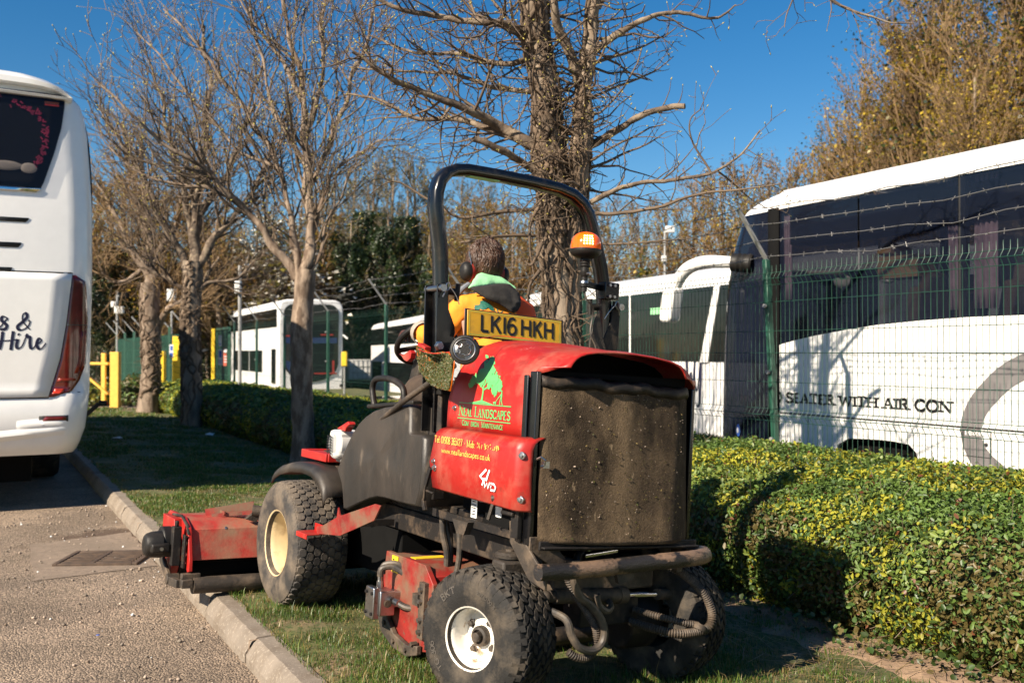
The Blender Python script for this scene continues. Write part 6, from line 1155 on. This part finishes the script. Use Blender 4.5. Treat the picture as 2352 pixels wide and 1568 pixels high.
for p in hs: B().tube(spline(p, 7), .0145, 10).build('hydraulic_hose', 'hose', mu)
B().tube([(.13, .70, .27), (.165, .655, .30), (.205, .64, .315), (.20, .68, .30), (.15, .72, .28)], .006, 6).build('hose_tie', 'rubber', mu)
# ---- left front cutting unit
fu = bpy.data.objects.new('front_cutting_unit', None); COL.objects.link(fu); fu.parent = mw; fu.location = (.09, 0, -.012)
b = B().prism([(2.62, .32), (2.56, .405), (2.30, .412), (2.215, .365), (2.16, .205), (2.185, .20), (2.24, .34), (2.31, .385), (2.54, .38), (2.6, .31)], 0, -.555, .30); dh = b.build('deck_housing', 'red_mud', fu, bevel=.003)
b = B().prism([(2.64, .40), (2.60, .42), (2.30, .42), (2.20, .375), (2.14, .215), (2.135, .15), (2.17, .14), (2.22, .20), (2.30, .18), (2.56, .18), (2.64, .26)], 0, -.575, -.555).prism([(2.58, .405), (2.34, .405), (2.30, .20), (2.36, .10), (2.52, .10), (2.58, .22)], 0, -.615, -.575); ep = b.build('end_plate', 'red_paint', fu, bevel=.003)
b = B().tube([(-.58, 2.50, .41), (-.58, 2.32, .425), (-.575, 2.21, .38), (-.572, 2.19, .34)], .008, 6); b.build('trim_strip', 'rubber', fu)
for x in (-.36, .0): B().lathe([(.011, 0), (.011, .006), (.008, .012), (0, .014)], (x, 2.225, .36), (0, -1, .5), 10).build('cover_bolt', 'steel', dh)
b = B().bar((-.625, 2.24, .17), (-.625, 2.24, .38), .05, .045).bar((-.59, 2.20, .16), (-.59, 2.20, .34), .045, .014).cyl((-.625, 2.24, .38), (-.625, 2.24, .41), .012, 6); ha = b.build('height_adjuster', 'dark_steel', fu, bevel=.004)
for z in (.19, .235, .295, .33): B().cyl((-.59, 2.195, z), (-.59, 2.18, z), .013 if .2 < z < .3 else .010, 6).build('adjuster_bolt', 'steel', ha)
b = B().cyl((-.62, 2.36, .28), (-.68, 2.36, .28), .085, 20).lathe([(.075, 0), (.07, .05), (.062, .075), (.05, .09), (0, .093)], (-.68, 2.34, .27), (-1, 0, 0), 20).box((-.70, 2.27, .262), (.10, .06, .05)); b.build('end_cap', 'black_plastic', fu, bevel=.01); b = B().lathe([(.010, 0), (.01, .012), (0, .012)], (-.70, 2.238, .262), (0, -1, 0), 8); b.build('cap_bolt', 'steel', fu)
b = B().bar((-.64, 2.46, .18), (-.63, 2.30, .075), .02, .05).bar((-.63, 2.30, .08), (-.62, 2.15, .085), .03, .045).cyl((-.65, 2.30, .085), (-.58, 2.30, .085), .03, 12).box((-.585, 2.13, .09), (.06, .05, .045)).box((-.56, 2.15, .125), (.1, .04, .03)); b.build('roller_bracket', 'dirty_steel', fu, bevel=.004)
B().cyl((-.55, 2.14, .075), (.28, 2.14, .075), .045, 20).build('roller', 'dirty_steel', fu); B().cyl((-.54, 2.54, .07), (.28, 2.54, .07), .04, 16).build('front_roller', 'dark_steel', fu); B().cyl((-.54, 2.36, .14), (.28, 2.36, .14), .10, 14).build('cutting_reel', 'interior', fu)
b = B().prism([(2.34, .41), (2.30, .43), (2.30, .445), (2.40, .445), (2.62, .42)], 0, -.35, -.342).bar((-.42, 2.42, .42), (-.18, 2.30, .475), .012, .05).bar((-.40, 2.36, .415), (-.20, 2.26, .445), .03, .02); b.build('lift_arm', 'red_dusty', fu); B().cyl((-.21, 2.24, .455), (-.02, 2.18, .435), .033, 16).cyl((-.02, 2.18, .435), (.2, 2.1, .43), .02, 12).prism([(-.25, .41), (-.21, .44), (-.17, .47), (-.16, .44), (-.19, .39)], 1, 2.22, 2.25).build('lift_cylinder', 'dirty_steel', fu)
# ---- far side of the machine
B().prism([(1.55, .735), (1.39, .945), (1.15, 1.072), (.80, 1.118), (.60, .98), (.60, .66), (1.42, .545)], 0, .74, 1.03).build('far_side_tank', 'fender_plastic', mw, bevel=.02)
ru = B().prism([(2.64, .40), (2.60, .42), (2.30, .42), (2.14, .215), (2.17, .10), (2.56, .10)], 0, .84, 1.72).build('far_cutting_unit', 'red_dusty', mw, bevel=.004)
B().box((.55, 2.3, .26), (.5, .42, .3)).box((.55, 1.45, .36), (.60, .7, .26)).build('belly_shade_block', 'interior', mw, bevel=.01)  # added black boxes that darken the open space beneath the machine
# ---- seat, steering
b = B().box((.60, .98, 1.08), (.48, .46, .10)).box((.60, .75, 1.24), (.46, .09, .34), (.12, 0, 0)); b.build('driver_seat', 'black_plastic', mw, bevel=.03); B().box((.6, .95, .88), (.5, .4, .34)).build('seat_base', 'interior', mw)
sw = bpy.data.objects.new('steering_wheel', None); COL.objects.link(sw); sw.parent = mw; sw.matrix_local = Matrix.Translation((.565, 1.50, 1.44)) @ Matrix.Rotation(R(-38), 4, 'X')
B().tube([(.185*math.cos(a), .185*math.sin(a), 0) for a in [2*math.pi*i/36 for i in range(36)]], .016, 10, closed=True).build('wheel_ring', 'black_plastic', sw); b = B()
for a in (30, 150, 270): b.bar((0, 0, -.02), (.18*math.cos(R(a)), .18*math.sin(R(a)), 0), .03, .012)
b.cyl((0, 0, -.04), (0, 0, .01), .04, 14).build('wheel_spokes', 'black_plastic', sw); B().bar((.565, 1.53, 1.40), (.565, 1.78, .8), .09, .1).build('steering_column', 'black_plastic', mw, bevel=.02)
# ================================================================ grass trimmer lying on the mower's left side
tm = thing('grass_trimmer', 'grass trimmer slung along the mower, its guard packed with clippings', 'grass trimmer', MF)
sf = B().cyl((.11, .42, 1.30), (.06, .78, 1.13), .0135, 12).cyl((.06, .78, 1.13), (.14, 1.5, .88), .0135, 12).build('shaft', 'dirty_steel', tm)
hn = V((-.58, -.80, .12)).normalized(); hc = V((.03, .20, 1.362))
b = B().lathe([(0, -.05), (.03, -.05), (.05, -.03), (.060, -.012), (.062, 0), (.058, .008), (.05, .010), (.047, .006), (0, .006)], hc, hn, 36); hd_ = b.build('cutting_head', 'black_plastic', tm); b = B()
b.lathe([(.046, .009), (.0435, .0105), (.041, .009)], hc, hn, 36).lathe([(.028, .008), (.0262, .0095), (.0245, .008)], hc, hn, 30)
xh = V((0, 0, 1)).cross(hn).normalized(); yh = hn.cross(xh)
def hp(r_, a, o_=.0085): return hc+hn*o_+(xh*math.cos(R(a))+yh*math.sin(R(a)))*r_
for k in range(6): b.tube([hp(.024, 60*k), hp(.019, 60*k+22), hp(.0245, 60*k+40)], .0012, 5)
for a0 in (60, 180, 300):
    for r_ in (.031, .0345, .038): b.tube([hp(r_, a0+d) for d in range(-24, 25, 6)], .0011, 5)
b.build('chrome_trim', 'steel', hd_)
GO = [(.645, 1.385), (.625, 1.33), (.60, 1.29), (.565, 1.262), (.51, 1.232), (.45, 1.212), (.36, 1.198), (.245, 1.19), (.235, 1.23), (.225, 1.28), (.22, 1.32), (.27, 1.345), (.35, 1.352), (.45, 1.346), (.52, 1.35), (.58, 1.372)]
def gpt(y, z, k, cy=.42, cz=1.29): e = 1-k*k; return V((.015+.05*e+(y-.4)*.10, cy+(y-cy)*k, cz+(z-cz)*k))
rws = [[gpt(y, z, k) for y, z in GO] for k in (1, .94, .85, .7, .5, .25, .03)]; gd = B().grid(rws, closed=True).build('guard', 'amber_dark', tm, smooth=60, solid=.005)
n = 9000; i_ = RNG.integers(0, len(GO), n); f_ = RNG.random(n); kk = np.sqrt(RNG.random(n))*.97; C = np.array([gpt(GO[i][0]*(1-f)+GO[(i+1) % len(GO)][0]*f, GO[i][1]*(1-f)+GO[(i+1) % len(GO)][1]*f, k)+V((-.008-.010*noise.noise(V((i*.7, k*5, f*2)))-.004*RNG.random(), 0, 0)) for i, f, k in zip(i_, f_, kk)])
Vv, F = leaves(C, np.tile([-1., -.4, .2], (n, 1)), .006+.009*RNG.random(n), .3); tag(np_obj('packed_clippings', Vv, F, ['clipping', 'blade_c', 'leaf_dark'], gd, RNG.choice(3, n, p=[.68, .1, .22]), False), kind='stuff')
B().tube(spline([(.0, .51, 1.355), (.0, .40, 1.345), (.005, .27, 1.352)], 6), .0022, 5).tube(spline([(.05, .17, 1.405), (.2, .2, 1.43), (.3, .1, 1.42)], 6), .0018, 5).build('cutting_line', 'lens_bright', tm)
b = B().prism([(.80, 1.345), (.76, 1.338), (.69, 1.362), (.675, 1.35), (.68, 1.325), (.715, 1.31), (.745, 1.318), (.775, 1.338)], 0, .03, .055).prism([(.615, 1.395), (.545, 1.376), (.55, 1.355), (.60, 1.36), (.62, 1.375)], 0, .03, .06); b.build('red_handle', 'red_paint', tm, bevel=.008)
b = B().box((.14, 1.60, .875), (.13, .13, .14)).cyl((.075, 1.60, .87), (.21, 1.60, .87), .078, 20); en = b.build('engine_housing', 'tank_white', tm, bevel=.02); b = B()
for k in range(7):
    for dy in (.02, .055): b.box((.063, 1.615+dy-.03, .825+k*.014), (.004, .024, .006), (.3, 0, 0))
b.build('cooling_slots', 'ink', en); B().prism([(1.58, .955), (1.50, .98), (1.44, 1.0), (1.42, .985), (1.46, .965), (1.47, .945), (1.52, .95)], 0, .08, .12).build('filter_cover', 'red_paint', tm, bevel=.004); B().box((.16, 1.58, .80), (.1, .14, .05)).build('fuel_tank', 'grey_plastic', tm, bevel=.015)
# ================================================================ the driver
pe = thing('person', 'person seen from behind driving the mower, orange hooded jacket and ear defenders', 'person', MF)
def skin(name, joints, edges, mt, parent, sub=2, root=0):
    me = bpy.data.meshes.new(name); me.from_pydata([j[:3] for j in joints], edges, []); o = bpy.data.objects.new(name, me); COL.objects.link(o); o.parent = parent
    for m_ in ([mt] if isinstance(mt, str) else mt): me.materials.append(MT[m_])
    k = o.modifiers.new('skin', 'SKIN'); k.use_smooth_shade = True
    for i, j in enumerate(joints): s_ = me.skin_vertices[0].data[i]; s_.radius = (j[3], j[4] if len(j) > 4 else j[3]); s_.use_root = i == root
    if sub: q = o.modifiers.new('sub', 'SUBSURF'); q.levels = sub; q.render_levels = sub
    return o
HC = V((.605, 1.03, 1.842))
J = [(.60, .93, 1.16, .14, .11), (.605, .94, 1.36, .13, .10), (.61, .96, 1.53, .15, .10), (.61, .99, 1.66, .06), (.605, 1.02, 1.76, .055), (.60, 1.03, 1.85, .075, .085), (.60, 1.035, 1.90, .07, .08),
     (.45, .975, 1.585, .06), (.385, 1.12, 1.43, .048), (.425, 1.36, 1.485, .036), (.435, 1.43, 1.49, .03), (.77, .975, 1.585, .06), (.86, 1.14, 1.43, .048), (.75, 1.38, 1.50, .036), (.735, 1.44, 1.50, .03),
     (.50, .98, 1.12, .09), (.46, 1.40, 1.18, .065), (.45, 1.52, .85, .045), (.45, 1.64, .79, .035), (.71, .98, 1.12, .09), (.74, 1.40, 1.18, .065), (.75, 1.52, .85, .045), (.75, 1.64, .79, .035)]
E_ = [(0, 1), (1, 2), (2, 3), (3, 4), (4, 5), (5, 6), (2, 7), (7, 8), (8, 9), (9, 10), (2, 11), (11, 12), (12, 13), (13, 14), (0, 15), (15, 16), (16, 17), (17, 18), (0, 19), (19, 20), (20, 21), (21, 22)]
bdy = skin('body', J, E_, 'skin', pe)
b = B(); b.ball(HC, .088, 20, sx=(.86, 1.08, 1.2)).ball(HC+V((0, .088, -.015)), .016, 8, sx=(.8, 1.1, 1.5)).ball(HC+V((0, .075, -.075)), .03, 8, sx=(1, .7, .7))
for s_ in (-1, 1): b.ball(HC+V((s_*.032, .083, .012)), .011, 8).ball(HC+V((s_*.078, .0, -.01)), .024, 8, sx=(.4, .8, 1.3))
b.build('face', 'skin', bdy); B().tube([HC+V((x, .088-.004*abs(x)*40, -.052)) for x in (-.022, 0, .022)], .004, 6).build('mouth', 'sign_red', bdy)
for nm, s_, hx in (('hand', 1, V((.435, 1.45, 1.492))), ('hand', -1, V((.735, 1.46, 1.502)))):
    jj = [(*hx, .022, .014), (hx.x-.004*s_, hx.y+.035, hx.z-.002, .034, .015), (hx.x-.006*s_, hx.y+.065, hx.z-.006, .036, .014)]; ee = [(0, 1), (1, 2)]
    for k, (dx, ln) in enumerate(((-.028, .05), (-.010, .056), (.010, .052), (.028, .042))):
        a = len(jj); x0 = hx.x+dx; jj += [(x0, hx.y+.085, hx.z-.010, .0095), (x0, hx.y+.085+ln*.45, hx.z-.032, .0085), (x0, hx.y+.085+ln*.30, hx.z-.058, .0075)]; ee += [(2, a), (a, a+1), (a+1, a+2)]
    a = len(jj); jj += [(hx.x+.036*s_, hx.y+.04, hx.z-.015, .011), (hx.x+.045*s_, hx.y+.07, hx.z-.035, .009)]; ee += [(1, a), (a, a+1)]; skin(nm, jj, ee, 'glove', bdy, 1)
# jacket: left half amber orange, the right sleeve side red orange
JK = [(.61, .93, 1.14, .20, .15), (.615, .93, 1.30, .20, .155), (.625, .935, 1.46, .225, .15), (.625, .95, 1.57, .205, .125), (.612, .985, 1.655, .10, .09),
      (.455, .97, 1.595, .085), (.40, 1.05, 1.51, .075), (.385, 1.13, 1.44, .066), (.405, 1.27, 1.47, .058), (.425, 1.375, 1.495, .05), (.80, .965, 1.59, .09), (.872, 1.04, 1.51, .08), (.89, 1.13, 1.44, .068), (.80, 1.28, 1.48, .058), (.75, 1.39, 1.505, .05)]
jk = skin('jacket', JK, [(0, 1), (1, 2), (2, 3), (3, 4), (3, 5), (5, 6), (6, 7), (7, 8), (8, 9), (3, 10), (10, 11), (11, 12), (12, 13), (13, 14)], 'orange_cloth', pe, 3)
tx = bpy.data.textures.new('folds', 'CLOUDS'); tx.noise_scale = .09; dm = jk.modifiers.new('folds', 'DISPLACE'); dm.texture = tx; dm.strength = .032; dm.mid_level = .5
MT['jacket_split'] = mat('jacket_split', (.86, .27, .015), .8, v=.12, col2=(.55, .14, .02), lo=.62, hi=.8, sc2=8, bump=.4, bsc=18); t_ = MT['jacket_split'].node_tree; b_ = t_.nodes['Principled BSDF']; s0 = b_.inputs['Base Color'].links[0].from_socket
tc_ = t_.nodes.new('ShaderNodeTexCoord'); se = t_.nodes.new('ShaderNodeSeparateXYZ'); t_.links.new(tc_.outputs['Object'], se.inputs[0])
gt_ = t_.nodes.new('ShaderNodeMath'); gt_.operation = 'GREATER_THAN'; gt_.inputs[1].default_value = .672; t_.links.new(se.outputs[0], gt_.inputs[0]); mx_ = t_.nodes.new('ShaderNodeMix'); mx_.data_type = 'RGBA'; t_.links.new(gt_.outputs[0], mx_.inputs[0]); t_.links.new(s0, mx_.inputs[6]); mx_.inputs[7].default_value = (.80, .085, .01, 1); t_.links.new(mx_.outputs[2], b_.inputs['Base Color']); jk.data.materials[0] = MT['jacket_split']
for p0, p1, r_ in ((V((.405, 1.27, 1.47)), V((.415, 1.33, 1.485)), .062), (V((.80, 1.28, 1.48)), V((.775, 1.34, 1.495)), .062)): B().lathe([(r_*.97, -.03), (r_*1.02, -.02), (r_*.99, .02), (r_*.93, .03)], (p0+p1)/2, p1-p0, 20).build('reflective_cuff', 'reflective', jk)
# hood: mint lining at the neck, black outer hanging down the back
def cloth(name, up, lo_, yy, bulge, mt, parent, n=18, m_=10, wr=.006):
    U_ = spline([(x, 0, z) for x, z in up], 8); L_ = spline([(x, 0, z) for x, z in lo_], 8); rws = []
    for j in range(m_+1):
        f = j/m_; rw = []
        for i in range(n+1):
            a = U_[min(len(U_)-1, int(i/n*(len(U_)-1)+.5))]; c = L_[min(len(L_)-1, int(i/n*(len(L_)-1)+.5))]; p = a.lerp(c, f); g = i/n; e = math.sin(math.pi*min(1, max(0, g)))**.6
            rw.append(V((p.x, yy(p)-bulge*e*math.sin(math.pi*f)**.7-wr*noise.noise(V((p.x*18, p.z*12, 2)))-wr*.7*noise.noise(V((p.x*7+p.z*30, p.z*22, 6))), p.z)))
        rws.append(rw)
    return B().grid(rws).build(name, mt, parent, smooth=80, solid=.008)
cloth('hood', [(.425, 1.692), (.48, 1.702), (.58, 1.722), (.65, 1.728), (.70, 1.69)], [(.43, 1.682), (.50, 1.642), (.57, 1.618), (.62, 1.590), (.64, 1.586), (.67, 1.61), (.702, 1.66)], lambda p: .862-.075*min(1, max(0, (1.72-p.z)/.12))+.10*max(0, abs(p.x-.59)-.08), .022, 'black_cloth', jk, 24, 12, .012)
cloth('hood_lining', [(.445, 1.712), (.51, 1.765), (.57, 1.785), (.64, 1.778), (.70, 1.728)], [(.425, 1.692), (.48, 1.702), (.58, 1.724), (.66, 1.73), (.71, 1.715)], lambda p: .868+.09*max(0, (p.z-1.70)/.08)+.08*max(0, abs(p.x-.58)-.07), .018, 'mint_cloth', jk, 24, 12, .012)
B().tube(spline([(.46, .93, 1.715), (.425, .93, 1.69), (.41, .95, 1.66)], 5), [.014]*11, 10).build('inner_collar', 'grey_cloth', jk)
b = B(); RT.seed(3)
def jto(x, z): return V((x, .795-.11*((x-.6)/.22)**2*0-lz()*3, z))
for x, z, r_ in ((.49, 1.605, .022), (.505, 1.618, .024), (.52, 1.61, .022), (.475, 1.598, .015), (.535, 1.598, .016), (.63, 1.575, .012), (.655, 1.565, .012)):
    _lz[0] += 1; b.add([jto(x, z)]+[jto(x+r_*(1+RT.uniform(-.4, .4))*math.cos(i*.571), z+r_*.6*(1+RT.uniform(-.4, .4))*math.sin(i*.571)) for i in range(11)], [(0, 1+i, 1+(i+1) % 11) for i in range(11)])
for pts, w_ in (([(.565, 1.60), (.563, 1.57), (.56, 1.545), (.558, 1.52)], [.005, .006, .007, .01]), ([(.563, 1.575), (.54, 1.59), (.52, 1.60)], .003), ([(.563, 1.57), (.59, 1.59)], .003), ([(.5, 1.52), (.56, 1.525), (.66, 1.515)], [.003, .008, .003])): stroke(b, pts, w_, jto)
em = b.build('tree_emblem', 'teal_print', jk, smooth=0); sw_ = em.modifiers.new('wrap', 'SHRINKWRAP'); sw_.target = jk; sw_.wrap_method = 'PROJECT'; sw_.use_project_y = True; sw_.use_positive_direction = True; sw_.use_negative_direction = True; sw_.offset = .004
TR_ = [(.60, .93, 1.14, .17, .13), (.50, .98, 1.13, .105), (.475, 1.2, 1.165, .10), (.455, 1.40, 1.185, .085), (.455, 1.46, 1.12, .078), (.45, 1.50, .98, .07), (.45, 1.52, .86, .065), (.71, .98, 1.13, .105), (.73, 1.2, 1.165, .10), (.745, 1.40, 1.185, .085), (.745, 1.46, 1.12, .078), (.75, 1.50, .98, .07), (.75, 1.52, .86, .065)]
ts = skin('trousers', TR_, [(0, 1), (1, 2), (2, 3), (3, 4), (4, 5), (5, 6), (0, 7), (7, 8), (8, 9), (9, 10), (10, 11), (11, 12)], 'brown_cloth', pe, 2); dm = ts.modifiers.new('folds', 'DISPLACE'); dm.texture = tx; dm.strength = .035
for x in (.45, .75): b = B().ball((x, 1.62, .79), .06, 14, sx=(.8, 1.9, .75)); b.build('boot', 'dark_steel', pe)
# hair in combed locks
W = TW(4); RT.seed(9)
for k in range(1900):
    u_ = RT.uniform(-.42, 1); a = RT.random()*6.283; h = math.sqrt(1-u_*u_); d = np.array([math.cos(a)*h, math.sin(a)*h, u_])
    if d[1] > .35 and u_ < .25: continue
    if abs(d[0]) > .8 and u_ < -.15: continue
    c = np.array(HC)+np.array([0, -.004, .006]); e = np.array([.083, .098, .110]); p = c+d*e; dn = np.array([0, .15, -1.0])+.5*np.array([.8, -.3, 0])*(u_ > .3)+rv()*.22; t = dn-d*np.dot(dn, d); t = nrm(t); pts = []; L_ = .030+.045*RT.random()
    if u_ < -.2: L_ *= .6
    for i in range(5):
        f = i/4; q = p+t*L_*f; q = c+nrm((q-c)/e)*e*(1+.05+.055*math.sin(f*2.5)+.10*max(0, u_)*RT.random()**2); pts.append(q)
    r0 = .0034+.0022*RT.random(); W.tube(pts, np.array([.5, 1, .95, .7, .1])*r0)
W.obj('hair', 'hair', pe); B().ball(HC+V((0, -.006, .012)), .093, 20, sx=(.87, 1.03, 1.15), z0=-.25, z1=1).build('scalp_hair', 'hair', pe)
# ear defenders
ed = bpy.data.objects.new('ear_defenders', None); COL.objects.link(ed); ed.parent = pe
for s_ in (-1, 1):
    b = B().lathe([(0, .052), (.018, .051), (.032, .044), (.040, .030), (.042, .012), (.040, .006)], HC+V((s_*.086, -.002, -.05)), (s_, -.08, -.06), 24); cu = b.build('ear_cup', 'black_plastic', ed)
    for v_ in cu.data.vertices: v_.co.z = HC.z-.05+(v_.co.z-HC.z+.05)*1.22
    b = B().lathe([(.041, -.008), (.043, 0), (.042, .012), (.036, .0125)], HC+V((s_*.086, -.002, -.05)), (s_, -.08, -.06), 24); cu = b.build('red_ring', 'red_paint', ed)
    for v_ in cu.data.vertices: v_.co.z = HC.z-.05+(v_.co.z-HC.z+.05)*1.22
    B().tube([HC+V((s_*.098, -.035, -.035)), HC+V((s_*.1, -.03, .0)), HC+V((s_*.103, -.012, .05))], .003, 6).build('wire_arm', 'steel', ed)
B().tube(spline([HC+V((x, -.0+.012, z)) for x, z in ((-.088, -.01), (-.083, .05), (-.058, .09), (0, .105), (.058, .09), (.083, .05), (.088, -.01))], 5), .0065, 8, sq=None).build('head_band', 'black_plastic', ed)
